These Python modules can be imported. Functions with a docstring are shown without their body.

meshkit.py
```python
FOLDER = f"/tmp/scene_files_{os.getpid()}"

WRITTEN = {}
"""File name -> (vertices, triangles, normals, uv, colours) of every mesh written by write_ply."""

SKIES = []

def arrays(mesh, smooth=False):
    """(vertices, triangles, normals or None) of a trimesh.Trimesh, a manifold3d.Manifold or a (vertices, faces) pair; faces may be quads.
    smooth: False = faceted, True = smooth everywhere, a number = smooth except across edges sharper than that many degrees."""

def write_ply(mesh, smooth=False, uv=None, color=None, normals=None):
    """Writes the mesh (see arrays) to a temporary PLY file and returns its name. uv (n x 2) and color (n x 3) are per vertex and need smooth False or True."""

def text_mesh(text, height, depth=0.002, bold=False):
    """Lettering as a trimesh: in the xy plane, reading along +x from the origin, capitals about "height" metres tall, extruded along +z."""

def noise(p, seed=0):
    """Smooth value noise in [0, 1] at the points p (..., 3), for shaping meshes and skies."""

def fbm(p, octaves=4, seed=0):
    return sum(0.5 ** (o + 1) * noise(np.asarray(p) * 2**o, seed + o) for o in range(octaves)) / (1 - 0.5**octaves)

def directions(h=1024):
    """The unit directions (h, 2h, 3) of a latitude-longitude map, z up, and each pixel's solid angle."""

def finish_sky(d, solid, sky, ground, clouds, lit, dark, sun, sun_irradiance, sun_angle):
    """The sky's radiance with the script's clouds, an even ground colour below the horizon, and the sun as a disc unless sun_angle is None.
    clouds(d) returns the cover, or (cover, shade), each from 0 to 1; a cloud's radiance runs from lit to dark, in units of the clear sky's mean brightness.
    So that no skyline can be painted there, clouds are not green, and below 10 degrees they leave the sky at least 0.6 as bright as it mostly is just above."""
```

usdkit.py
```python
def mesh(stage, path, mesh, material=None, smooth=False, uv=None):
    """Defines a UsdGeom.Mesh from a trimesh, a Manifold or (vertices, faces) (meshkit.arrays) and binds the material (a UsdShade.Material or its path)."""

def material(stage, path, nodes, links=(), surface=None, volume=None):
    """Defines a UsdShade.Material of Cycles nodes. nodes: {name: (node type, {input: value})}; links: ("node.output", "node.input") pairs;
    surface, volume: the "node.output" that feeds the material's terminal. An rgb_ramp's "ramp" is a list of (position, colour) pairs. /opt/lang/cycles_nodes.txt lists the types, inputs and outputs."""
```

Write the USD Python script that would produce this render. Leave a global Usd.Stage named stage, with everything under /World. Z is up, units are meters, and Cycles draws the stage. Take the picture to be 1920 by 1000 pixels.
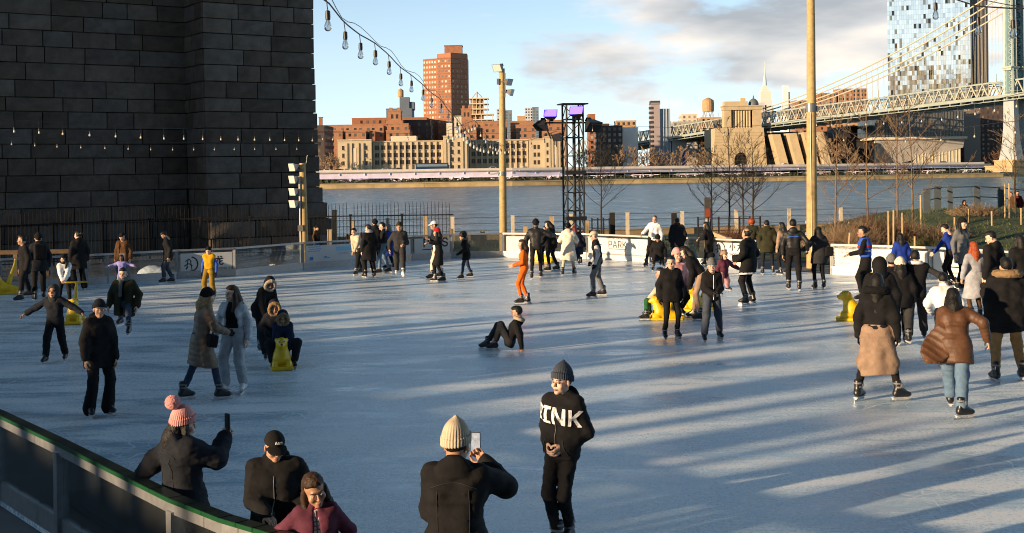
import math, random
import numpy as np, trimesh, usdkit, meshkit
from pxr import Usd, UsdGeom, UsdLux, UsdShade, Gf, Sdf, Vt

stage = Usd.Stage.CreateInMemory()
UsdGeom.SetStageUpAxis(stage, UsdGeom.Tokens.z)
UsdGeom.SetStageMetersPerUnit(stage, 1.0)
UsdGeom.Xform.Define(stage, '/World')
UsdGeom.Scope.Define(stage, '/World/Looks')
PI = math.pi

# ------------------------------------------------------------------ camera, sky, sun, exposure
F, CX, HY, CH, ROLL = 2350.0, 960.0, 318.0, 3.5, math.radians(0.75)
cam = UsdGeom.Camera.Define(stage, '/World/camera')
cr, sr = math.cos(ROLL), math.sin(ROLL)
cam.AddTransformOp().Set(Gf.Matrix4d(cr, 0, -sr, 0, sr, 0, cr, 0, 0, -1, 0, 0, 0, 0, CH, 1))
cam.CreateHorizontalApertureAttr(36.0)
cam.CreateVerticalApertureAttr(36.0 * 533 / 1024)
cam.CreateFocalLengthAttr(36.0 * F / 1920)
cam.CreateVerticalApertureOffsetAttr(-(500 - HY) / 1920 * 36.0)
cam.CreateClippingRangeAttr(Gf.Vec2f(0.1, 20000))
cam.CreateExposureAttr(0.95)

SUN_AZ, SUN_EL = math.radians(237.5), math.radians(8.5)     # azimuth of the direction towards the sun, from +Y towards +X
sun_dir = np.array([math.sin(SUN_AZ) * math.cos(SUN_EL), math.cos(SUN_AZ) * math.cos(SUN_EL), math.sin(SUN_EL)])
sun = UsdLux.DistantLight.Define(stage, '/World/sun')
sun.CreateNormalizeAttr(True)
sun.CreateIntensityAttr(1.25)
sun.CreateAngleAttr(0.5)
sun.CreateColorAttr(Gf.Vec3f(1.0, 0.72, 0.44))
zax = Gf.Vec3d(*map(float, sun_dir))
xax = Gf.Cross(Gf.Vec3d(0, 0, 1), zax).GetNormalized()
yax = Gf.Cross(zax, xax)
sun.AddTransformOp().Set(Gf.Matrix4d(*xax, 0, *yax, 0, *zax, 0, 0, 0, 50, 1))

SKY_STRENGTH = 0.12
dome = UsdLux.DomeLight.Define(stage, '/World/sky')
skym = usdkit.material(stage, '/World/Looks/sky', {
    'tc': ('texture_coordinate', {}),
    'sep': ('separate_xyz', {}),
    'sky': ('sky_texture', {'sky_type': 'single_scattering', 'sun_disc': False, 'sun_elevation': SUN_EL, 'sun_rotation': SUN_AZ, 'air_density': 0.45, 'aerosol_density': 0.0, 'ozone_density': 1.6}),
    # cloud cover: noise stretched flat, thicker over the north-east where the big bank hangs
    'map': ('mapping', {'scale': (1.0, 1.0, 3.6), 'location': (0.33, 0.1, 0.13)}),
    'n1': ('noise_texture', {'scale': 5.0, 'detail': 8, 'roughness': 0.56, 'distortion': 0.1}),
    'dotc': ('vector_math', {'math_type': 'distance', 'vector2': (0.215, 0.97, 0.33)}),
    'bank': ('map_range', {'from_min': 0.04, 'from_max': 0.27, 'to_min': 0.27, 'to_max': -0.06, 'clamp': True}),
    'map2': ('mapping', {'scale': (1.0, 1.0, 3.1)}),
    'sum': ('math', {'math_type': 'add'}),
    'cov': ('map_range', {'from_min': 0.53, 'from_max': 0.66, 'to_min': 0.0, 'to_max': 0.92, 'clamp': True, 'range_type': 'smoothstep'}),
    'map3': ('mapping', {'scale': (1.0, 1.0, 3.6), 'location': (0.35, 0.1, 0.02)}),
    'n2': ('noise_texture', {'scale': 6.0, 'detail': 5, 'roughness': 0.5}),
    'shade': ('rgb_ramp', {'ramp': [(0.40, (5.0, 4.45, 3.85)), (0.53, (3.3, 3.2, 3.12)), (0.66, (2.0, 2.1, 2.22))]}),
    'pale': ('hsv', {'saturation': 0.84, 'hue': 0.478}),
    'hz': ('map_range', {'from_min': 0.0, 'from_max': 0.25, 'to_min': 0.55, 'to_max': 0.0, 'clamp': True, 'range_type': 'smoothstep'}),
    'haze': ('mix', {'color2': (3.9, 4.05, 3.85)}),
    'mixc': ('mix', {}),
    'bg': ('background_shader', {'strength': SKY_STRENGTH}),
}, [('tc.generated', 'map.vector'), ('map.vector', 'n1.vector'), ('tc.generated', 'map2.vector'), ('map2.vector', 'dotc.vector1'), ('dotc.value', 'bank.value'),
    ('n1.fac', 'sum.value1'), ('bank.result', 'sum.value2'), ('sum.value', 'cov.value'), ('tc.generated', 'map3.vector'), ('map3.vector', 'n2.vector'),
    ('n2.fac', 'shade.fac'), ('sky.color', 'pale.color'), ('pale.color', 'haze.color1'), ('tc.generated', 'sep.vector'), ('sep.z', 'hz.value'), ('hz.result', 'haze.fac'), ('haze.color', 'mixc.color1'), ('shade.color', 'mixc.color2'), ('cov.result', 'mixc.fac'), ('mixc.color', 'bg.color')], surface='bg.background')
UsdShade.MaterialBindingAPI.Apply(dome.GetPrim()).Bind(skym)

# ------------------------------------------------------------------ finding places: a pixel of the photograph and a depth give a point
def W(px, py, Y):
    u, v = px - CX, py - HY
    return np.array([(u * cr - v * sr) * Y / F, Y, CH - (v * cr + u * sr) * Y / F])
def G(px, py, z=0.0):
    u, v = px - CX, py - HY
    Y = (CH - z) * F / (v * cr + u * sr)
    return np.array([(u * cr - v * sr) * Y / F, Y, z])

# ------------------------------------------------------------------ prims
used = {}
def numbered(path):
    n = used.get(path, 0)
    used[path] = n + 1
    return path if n == 0 else f'{path}_{n:03d}'
def tag(p, label=None, cat=None, group=None, kind=None):
    p = p.GetPrim() if hasattr(p, 'GetPrim') else p
    for k, v in (('label', label), ('category', cat), ('group', group), ('kind', kind)):
        if v: p.SetCustomDataByKey(k, v)
    return p
def thing(name, label, cat, loc=(0, 0, 0), rotz=0.0, group=None):
    x = UsdGeom.Xform.Define(stage, numbered('/World/' + name))
    x.AddTranslateOp().Set(Gf.Vec3d(*map(float, loc)))
    if rotz: x.AddRotateZOp().Set(math.degrees(rotz))
    return tag(x, label, cat, group)
def obj(name, mesh, m, parent=None, smooth=False, label=None, kind=None):
    base = str(parent.GetPath()) if parent is not None else '/World'
    if isinstance(mesh, MB): mesh = mesh.get()
    p = usdkit.mesh(stage, numbered(base + '/' + name), mesh, m, smooth)
    return tag(p.GetPrim(), label, None, None, kind)
def copy(root, loc, rotz=0.0, label=None, group=None):
    was = root.GetCustomData()
    r = thing(root.GetName(), label or was['label'], was['category'], loc, rotz, group or was.get('group'))
    r.GetReferences().AddInternalReference(root.GetPath())
    r.SetInstanceable(True)
    return r

class MB:
    'collects shapes into one mesh'
    def __init__(s): s.v, s.f, s.n = [], [], 0
    def add(s, v, f):
        v = np.asarray(v, float); f = np.asarray(f, int)
        if f.shape[1] == 4: f = np.vstack([f[:, [0, 1, 2]], f[:, [0, 2, 3]]])
        s.v.append(v); s.f.append(f + s.n); s.n += len(v)
        return s
    def mesh(s, m): return s.add(m.vertices, m.faces)
    def box(s, c, size, rz=0.0, M=None):
        v = np.array([[x, y, z] for x in (-.5, .5) for y in (-.5, .5) for z in (-.5, .5)]) * size
        if M is not None: v = v @ np.asarray(M).T
        if rz: v = v @ np.array([[math.cos(rz), math.sin(rz), 0], [-math.sin(rz), math.cos(rz), 0], [0, 0, 1]])
        return s.add(v + c, BOXF)
    def bar(s, a, b, w, h=None, up=(0, 0, 1)):
        a, b = np.asarray(a, float), np.asarray(b, float)
        d = b - a; L = np.linalg.norm(d)
        if L < 1e-9: return s
        d = d / L
        x = np.cross(d, up)
        if np.linalg.norm(x) < 1e-6: x = np.cross(d, (1, 0, 0))
        x /= np.linalg.norm(x); z = np.cross(x, d)
        return s.box((a + b) / 2, (w, L, h or w), M=np.stack([x, d, z], 1))
    def tube(s, pts, r, n=8, cap=True):
        pts = np.asarray(pts, float); k = len(pts)
        r = np.broadcast_to(r, (k,))
        t = np.gradient(pts, axis=0); t /= np.maximum(np.linalg.norm(t, axis=1, keepdims=True), 1e-9)
        ref = np.array([0, 0, 1.0]) if abs(t[0][2]) < .9 else np.array([1.0, 0, 0])
        x = np.cross(t, ref); x /= np.maximum(np.linalg.norm(x, axis=1, keepdims=True), 1e-9)
        y = np.cross(t, x)
        a = np.arange(n) / n * 2 * PI
        v = (pts[:, None] + r[:, None, None] * (np.cos(a)[None, :, None] * x[:, None] + np.sin(a)[None, :, None] * y[:, None])).reshape(-1, 3)
        f = []
        for i in range(k - 1):
            for j in range(n):
                f.append((i * n + j, (i + 1) * n + j, (i + 1) * n + (j + 1) % n, i * n + (j + 1) % n))
        f = np.array(f)
        f = np.vstack([f[:, [0, 1, 2]], f[:, [0, 2, 3]]])
        if cap:
            c = [(0, j, j + 1) for j in range(1, n - 1)] + [((k - 1) * n, (k - 1) * n + j + 1, (k - 1) * n + j) for j in range(1, n - 1)]
            f = np.vstack([f, c])
        return s.add(v, f)
    def lathe(s, prof, c=(0, 0, 0), n=12):
        'prof: (r, z) from bottom to top'
        prof = np.asarray(prof, float); a = np.arange(n) / n * 2 * PI
        v = np.stack([prof[:, None, 0] * np.cos(a), prof[:, None, 0] * np.sin(a), np.broadcast_to(prof[:, None, 1], (len(prof), n))], -1).reshape(-1, 3) + c
        f = [(i * n + j, i * n + (j + 1) % n, (i + 1) * n + (j + 1) % n, (i + 1) * n + j) for i in range(len(prof) - 1) for j in range(n)]
        return s.add(v, f)
    def prism(s, poly, z0, z1):
        'poly: ccw xy points, convex or not'
        from shapely.geometry import Polygon
        m = trimesh.creation.extrude_polygon(Polygon(poly), z1 - z0, engine='earcut')
        return s.add(np.array(m.vertices) + [0, 0, z0], m.faces)
    def quad(s, a, b, c, d): return s.add([a, b, c, d], [(0, 1, 2, 3)])
    def get(s): return trimesh.Trimesh(np.vstack(s.v), np.vstack(s.f), process=False)
BOXF = np.array([(0, 1, 3, 2), (4, 6, 7, 5), (0, 4, 5, 1), (2, 3, 7, 6), (0, 2, 6, 4), (1, 5, 7, 3)])

# ------------------------------------------------------------------ materials
mats = {}
def mat(name, col, rough=0.8, var=0.15, scale=6.0, bump=0.0, bscale=60.0, metal=0.0, spec=0.5, sheen=0.0, emit=None, detail=4, bdist=0.01, obj_space=False, coat=0.0, bdetail=3):
    'plain surface: base colour varied by noise, optional relief'
    if name in mats: return mats[name]
    c = np.array(col, float)
    nodes = {'g': ('texture_coordinate', {}) if obj_space else ('geometry', {}),
             'n': ('noise_texture', {'scale': scale, 'detail': detail, 'roughness': 0.6}),
             'r': ('rgb_ramp', {'ramp': [(0.28, tuple(c * (1 - var))), (0.72, tuple(np.minimum(c * (1 + var), 1)))]}),
             'p': ('principled_bsdf', {'roughness': rough, 'metallic': metal, 'specular_ior_level': spec, 'sheen_weight': sheen, 'coat_weight': coat})}
    pos = 'g.object' if obj_space else 'g.position'
    links = [(pos, 'n.vector'), ('n.fac', 'r.fac'), ('r.color', 'p.base_color')]
    if bump:
        nodes['bn'] = ('noise_texture', {'scale': bscale, 'detail': bdetail, 'roughness': 0.6})
        nodes['b'] = ('bump', {'strength': bump, 'distance': bdist})
        links += [(pos, 'bn.vector'), ('bn.fac', 'b.height'), ('b.normal', 'p.normal')]
    if emit:
        nodes['p'][1]['emission_color'] = emit[0]; nodes['p'][1]['emission_strength'] = emit[1]
    mats[name] = usdkit.material(stage, '/World/Looks/' + name, nodes, links, surface='p.BSDF')
    return mats[name]
def graph(name, nodes, links, surface):
    if name not in mats: mats[name] = usdkit.material(stage, '/World/Looks/' + name, nodes, links, surface=surface)
    return mats[name]
def glass(name, tint=(0.85, 0.92, 0.92), ior=1.45, dirt=0.0):
    return graph(name, {'t': ('transparent_bsdf', {'color': tint}), 'g': ('glossy_bsdf', {'roughness': 0.03, 'color': (0.9, 0.9, 0.9)}), 'f': ('fresnel', {'IOR': ior}),
                        'm': ('mix_closure', {}), 'd': ('diffuse_bsdf', {'color': (0.45, 0.47, 0.48)}), 'm2': ('mix_closure', {'fac': dirt})},
                 [('f.fac', 'm.fac'), ('t.BSDF', 'm.closure1'), ('g.BSDF', 'm.closure2'), ('m.closure', 'm2.closure1'), ('d.BSDF', 'm2.closure2')], 'm2.closure')
# ------------------------------------------------------------------ shapes from distance fields
def nets(f, lo, hi, h):
    lo, hi = np.asarray(lo, float), np.asarray(hi, float)
    n = np.ceil((hi - lo) / h).astype(int) + 1
    B = 5
    nb_ = (n + B - 1) // B
    n = nb_ * B
    cc = np.stack(np.meshgrid(*[lo[k] + h * (np.arange(nb_[k]) * B + (B - 1) / 2) for k in range(3)], indexing='ij'), -1)
    dc = f(cc.reshape(-1, 3))
    V = np.repeat(dc[:, None], B ** 3, 1)
    nearb = np.flatnonzero(np.abs(dc) < B * h * 1.25 + .012)
    o = np.stack(np.meshgrid(*[h * (np.arange(B) - (B - 1) / 2)] * 3, indexing='ij'), -1).reshape(-1, 3)
    V[nearb] = f((cc.reshape(-1, 3)[nearb][:, None] + o).reshape(-1, 3)).reshape(-1, B ** 3)
    V = V.reshape(*nb_, B, B, B).transpose(0, 3, 1, 4, 2, 5).reshape(n)
    S = V < 0
    c8 = np.array([[i, j, k] for i in (0, 1) for j in (0, 1) for k in (0, 1)])
    cnt = sum(S[a:n[0] - 1 + a, b:n[1] - 1 + b, c:n[2] - 1 + c].astype(np.int8) for a, b, c in c8)
    act = np.argwhere((cnt > 0) & (cnt < 8))
    ids = np.full(n - 1, -1); ids[tuple(act.T)] = np.arange(len(act))
    vals = np.stack([V[tuple((act + c).T)] for c in c8], 1)
    acc, num = np.zeros((len(act), 3)), np.zeros((len(act), 1))
    for i in range(8):
        for j in range(i + 1, 8):
            if np.abs(c8[i] - c8[j]).sum() != 1: continue
            a, b = vals[:, i], vals[:, j]
            m = (a < 0) != (b < 0)
            t = np.where(m, a / np.where(m, a - b, 1), 0)
            acc += np.where(m[:, None], c8[i] + (c8[j] - c8[i]) * t[:, None], 0); num += m[:, None]
    v = lo + (act + acc / np.maximum(num, 1)) * h
    faces = []
    for k in range(3):
        a, b = (k + 1) % 3, (k + 2) % 3
        s0, s1 = [slice(1, -1)] * 3, [slice(1, -1)] * 3
        s0[k], s1[k] = slice(0, -1), slice(1, None)
        A, B = S[tuple(s0)], S[tuple(s1)]
        e = np.argwhere(A != B)
        off = np.ones(3, int); off[k] = 0
        e0 = e + off
        da, db = np.eye(3, dtype=int)[a], np.eye(3, dtype=int)[b]
        q = np.stack([ids[tuple((e0 - da - db).T)], ids[tuple((e0 - db).T)], ids[tuple(e0.T)], ids[tuple((e0 - da).T)]], 1)
        flip = ~A[tuple(e.T)]
        q[flip] = q[flip][:, ::-1]
        faces.append(q)
    q = np.vstack(faces)
    q = q[(q >= 0).all(1)]
    return trimesh.Trimesh(v, np.vstack([q[:, [0, 1, 2]], q[:, [0, 2, 3]]]), process=False)
def smin(a, b, k):
    h = np.clip(0.5 + 0.5 * (b - a) / k, 0, 1)
    return b + (a - b) * h - k * h * (1 - h)
def smax(a, b, k): return -smin(-a, -b, k)
def cone(P, a, b, ra, rb, puff=None):
    a, b = np.asarray(a, float), np.asarray(b, float)
    d = b - a; L2 = d @ d + 1e-12
    t = np.clip((P - a) @ d / L2, 0, 1)
    r = ra + (rb - ra) * t
    if puff: r = r + puff[1] * (np.sqrt(np.abs(np.sin(PI * t * math.sqrt(L2) / puff[0]))) - 0.6)
    return np.linalg.norm(P - a - t[:, None] * d, axis=1) - r
def ell(P, c, r, M=None):
    q = P - np.asarray(c, float)
    if M is not None: q = q @ M
    r = np.asarray(r, float)
    k0 = np.linalg.norm(q / r, axis=1); k1 = np.linalg.norm(q / (r * r), axis=1)
    return k0 * (k0 - 1) / np.maximum(k1, 1e-9)
def field(prims, k=0.04):
    def f(P):
        d = prims[0](P)
        for p in prims[1:]: d = smin(d, p(P), k)
        return d
    return f
def rot(axis, ang):
    return trimesh.transformations.rotation_matrix(ang, axis)[:3, :3]
def unit(v): v = np.asarray(v, float); return v / max(np.linalg.norm(v), 1e-9)
def ik(a, t, l1, l2, hint):
    d = t - a; L = np.linalg.norm(d)
    if L > (l1 + l2) * 0.995: t = a + d / L * (l1 + l2) * 0.995; d = t - a; L = np.linalg.norm(d)
    x = (l1 * l1 - l2 * l2 + L * L) / (2 * L)
    h = math.sqrt(max(l1 * l1 - x * x, 0))
    u = d / L; p = hint - (hint @ u) * u
    return a + u * x + unit(p) * h, t

# ---- head (front is +Y, eyes at z = 0), hands (fingers along +X, thumb towards +Y, palm down)
def head_field(fem):
    def f(P):
        X = np.abs(P[:, 0]); Q = np.stack([X, P[:, 1], P[:, 2]], 1)
        d = ell(P, (0, -.012, .032), (.074, .094, .088))
        d = smin(d, ell(P, (0, .022, -.05), (.056 if fem else .060, .062, .068)), .03)
        d = smin(d, ell(P, (0, .068, -.094), (.022 if fem else .027, .020, .018)), .025)
        d = smin(d, ell(Q, (.042, .062, -.032), (.022, .022, .022)), .025)                     # cheeks
        d = smin(d, cone(P, (-.03, .079, .022), (.03, .079, .022), .010, .010), .018)            # brow
        d = smax(d, -ell(Q, (.032, .098, .001), (.017, .014, .011)), .012)                      # sockets
        d = smin(d, cone(P, (0, .086, .005), (0, .108, -.030), .007, .0105), .010)              # nose
        d = smin(d, ell(Q, (.010, .096, -.034), (.008, .009, .006)), .006)
        d = smin(d, ell(Q, (.032, .088, .0), (.0135, .008, .0095)), .004)                        # lids
        d = smin(d, ell(P, (0, .0845, -.061), (.022, .012, .0055)), .006)
        d = smin(d, ell(P, (0, .083, -.071), (.019, .012, .006)), .006)
        d = smin(d, ell(Q, (.078, -.008, -.012), (.009, .020, .031), rot((0, 0, 1), -.35)), .008)
        d = smin(d, cone(P, (0, -.018, -.06), (0, -.038, -.19), .050 if fem else .058, .055 if fem else .066), .03)
        return d
    return f
HEADS = {}
def head_mesh(fem, h):
    if (fem, h) not in HEADS: HEADS[fem, h] = nets(head_field(fem), (-.1, -.13, -.2), (.1, .14, .14), h)
    return HEADS[fem, h]
def hand_field(pose):
    curl = {'relaxed': (.35, .5, .4), 'grip': (1.0, 1.35, .9), 'open': (.08, .1, .1), 'hold': (.7, 1.0, .6)}[pose]
    segs = []
    for i, (y, l) in enumerate(((.030, .078), (.010, .086), (-.011, .080), (-.030, .062))):
        p = np.array([.088 - .004 * abs(i - 1), y, 0]); ang = 0
        for j, fr in enumerate((.46, .30, .24)):
            ang += curl[j] * (1 + .12 * i)
            q = p + l * fr * np.array([math.cos(ang), y * .5, -math.sin(ang)])
            segs.append((p, q, .0092 - .0008 * j, .0086 - .0008 * j)); p = q
    tb = [np.array([.018, .030, -.006]), np.array([.048, .056, -.018])]
    if pose == 'open': tb += [np.array([.076, .074, -.016]), np.array([.098, .084, -.014])]
    else: tb += [np.array([.076, .056, -.036]), np.array([.096, .040, -.046])]
    def f(P):
        d = cone(P, (-.04, 0, 0), (.01, 0, 0), .025, .026)
        pal = np.stack([P[:, 0], P[:, 1], P[:, 2] * 1.9], 1)
        d = smin(d, np.minimum(cone(pal, (.02, .018, 0), (.085, .026, 0), .024, .020), cone(pal, (.02, -.016, 0), (.08, -.026, 0), .024, .019)) * .7, .012)
        for a, b, ra, rb in segs: d = smin(d, cone(P, a, b, ra, rb), .004)
        d = smin(d, cone(P, tb[0], tb[1], .016, .0125), .008)
        d = smin(d, cone(P, tb[1], tb[2], .0115, .0105), .004); d = smin(d, cone(P, tb[2], tb[3], .0105, .009), .004)
        return d
    return f
HANDS = {}
def hand_mesh(pose, h):
    if (pose, h) not in HANDS: HANDS[pose, h] = nets(hand_field(pose), (-.07, -.07, -.10), (.19, .11, .05), h)
    return HANDS[pose, h]

# ---- skates: toe along +Y, ankle joint at the origin, ice at z = -.15
def skate_meshes():
    def boot(P):
        d = cone(P, (0, -.005, .13), (0, -.008, -.01), .051, .046)
        d = smin(d, cone(P, (0, -.035, -.045), (0, .135, -.055), .045, .036), .045)
        d = smin(d, ell(P, (0, .15, -.056), (.043, .05, .034)), .02)
        d = smin(d, cone(P, (0, .03, .02), (0, .09, -.02), .04, .036), .03)
        d = smax(d, -(P[:, 2] + .092), .004)
        return smax(d, P[:, 2] - .145, .006)
    b = nets(boot, (-.09, -.12, -.11), (.09, .23, .19), .0185)
    hold = MB()
    hold.box((0, .045, -.097), (.062, .255, .012))
    hold.box((0, -.05, -.113), (.03, .06, .024)).box((0, .125, -.113), (.03, .06, .024)).box((0, .04, -.122), (.012, .25, .008))
    bl = MB(); bl.prism([(-.0025, -.115), (.0025, -.115), (.0025, .185), (-.0025, .185)], -.147, -.124)
    bl.prism([(-.0025, .185), (.0025, .185), (.0025, .2), (-.0025, .2)], -.138, -.122)
    st = MB()
    for z, y, w in ((.095, 0, .056), (.045, .012, .056)):
        st.lathe([(w - .004, z - .012), (w + .003, z - .010), (w + .003, z + .010), (w - .004, z + .012)], (0, y - .003, 0), 14)
    st.box((.053, .03, .072), (.02, .03, .05))
    return b, hold.get(), bl.get(), st.get()
SK_BOOT, SK_HOLD, SK_BLADE, SK_STRAP = skate_meshes()

def fitted(m, R, t, s):
    return trimesh.Trimesh((np.array(m.vertices) @ np.asarray(R).T + t) * s, m.faces, process=False)

ARMS = {'down': (.25, .04, -.57), 'easy': (.30, .10, -.52), 'pocket': (.22, .15, -.44), 'out': (.60, .06, -.22), 'wide': (.62, .05, -.34), 'fwd': (.16, .42, -.26), 'belly': (.05, .28, -.40),
        'push': (.16, .40, -.42), 'phone': (.06, .36, .02), 'cross': (-.05, .26, -.34), 'chest': (.02, .26, -.22), 'bent': (.22, .28, -.36), 'back': (.22, -.16, -.50), 'knee': (.14, .36, -.46)}
SKIN = {'light': (.56, .36, .26), 'tan': (.44, .26, .17), 'mid': (.36, .20, .125), 'dark': (.13, .07, .045)}
CLOTH = {'black': (.009, .009, .010), 'ink': (.012, .014, .020), 'navy': (.012, .018, .045), 'charcoal': (.03, .03, .032), 'grey': (.12, .125, .13), 'slate': (.045, .055, .075), 'olive': (.028, .028, .014),
         'brown': (.07, .035, .016), 'rust': (.088, .039, .017), 'mustard': (.50, .26, .008), 'khaki': (.26, .16, .07), 'ochre': (.20, .125, .02), 'tan': (.27, .185, .13), 'beige': (.46, .38, .28), 'cream': (.62, .56, .46),
         'white': (.70, .70, .70), 'silver': (.40, .42, .44), 'lightgrey': (.36, .38, .40), 'orange': (.62, .115, .014), 'blue': (.012, .035, .24), 'royal': (.03, .09, .42), 'denim': (.10, .165, .245), 'darkdenim': (.03, .045, .08),
         'green': (.02, .10, .035), 'red': (.40, .02, .02), 'maroon': (.10, .012, .016), 'pink': (.62, .29, .28), 'rose': (.095, .026, .046), 'lilac': (.21, .20, .46), 'goldbrown': (.15, .10, .065), 'dove': (.30, .31, .34), 'fur': (.26, .17, .09), 'palefur': (.44, .36, .28)}
HAIR = {'black': (.008, .007, .006), 'brown': (.035, .018, .009), 'auburn': (.20, .055, .012), 'copper': (.26, .05, .012), 'blonde': (.30, .19, .085), 'grey': (.2, .2, .2), 'maroon': (.10, .012, .016)}
def cloth(c, kind='cloth'):
    rough = {'cloth': .9, 'puff': .55, 'denim': .95, 'knit': .95, 'fur': 1.0}[kind]
    bump, bs, bd = {'cloth': (.35, 13, .022), 'puff': (.45, 20, .016), 'denim': (.5, 16, .02), 'knit': (.5, 120, .01), 'fur': (.9, 85, .018)}[kind]
    return mat(f'{kind}_{c}', CLOTH[c], rough, .25, 9, bump, bs, spec=.18 if kind != 'puff' else .4, obj_space=True, bdist=bd, bdetail=5)
def skin(c): return mat('skin_' + c, SKIN[c], .48, .10, 22, .15, 160, obj_space=True)
def hairm(c): return mat('hair_' + c, HAIR[c], .5, .5, 28, .8, 90, obj_space=True, spec=.3)
eye_white, eye_dark, lip_m = mat('eye_white', (.34, .32, .30), .35, .02), mat('eye_dark', (.01, .008, .006), .15, .1), mat('lips', (.30, .12, .10), .4, .1)
boot_m = {'black': mat('skate_black', (.012, .012, .013), .35, .3, 30), 'white': mat('skate_white', (.62, .62, .60), .45, .1, 20)}
holder_m, blade_m, strap_m = mat('skate_holder', (.45, .45, .45), .5, .1), mat('blade_steel', (.6, .6, .62), .25, .05, metal=1.0), mat('skate_strap', (.16, .16, .17), .4, .2, 30)

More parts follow.
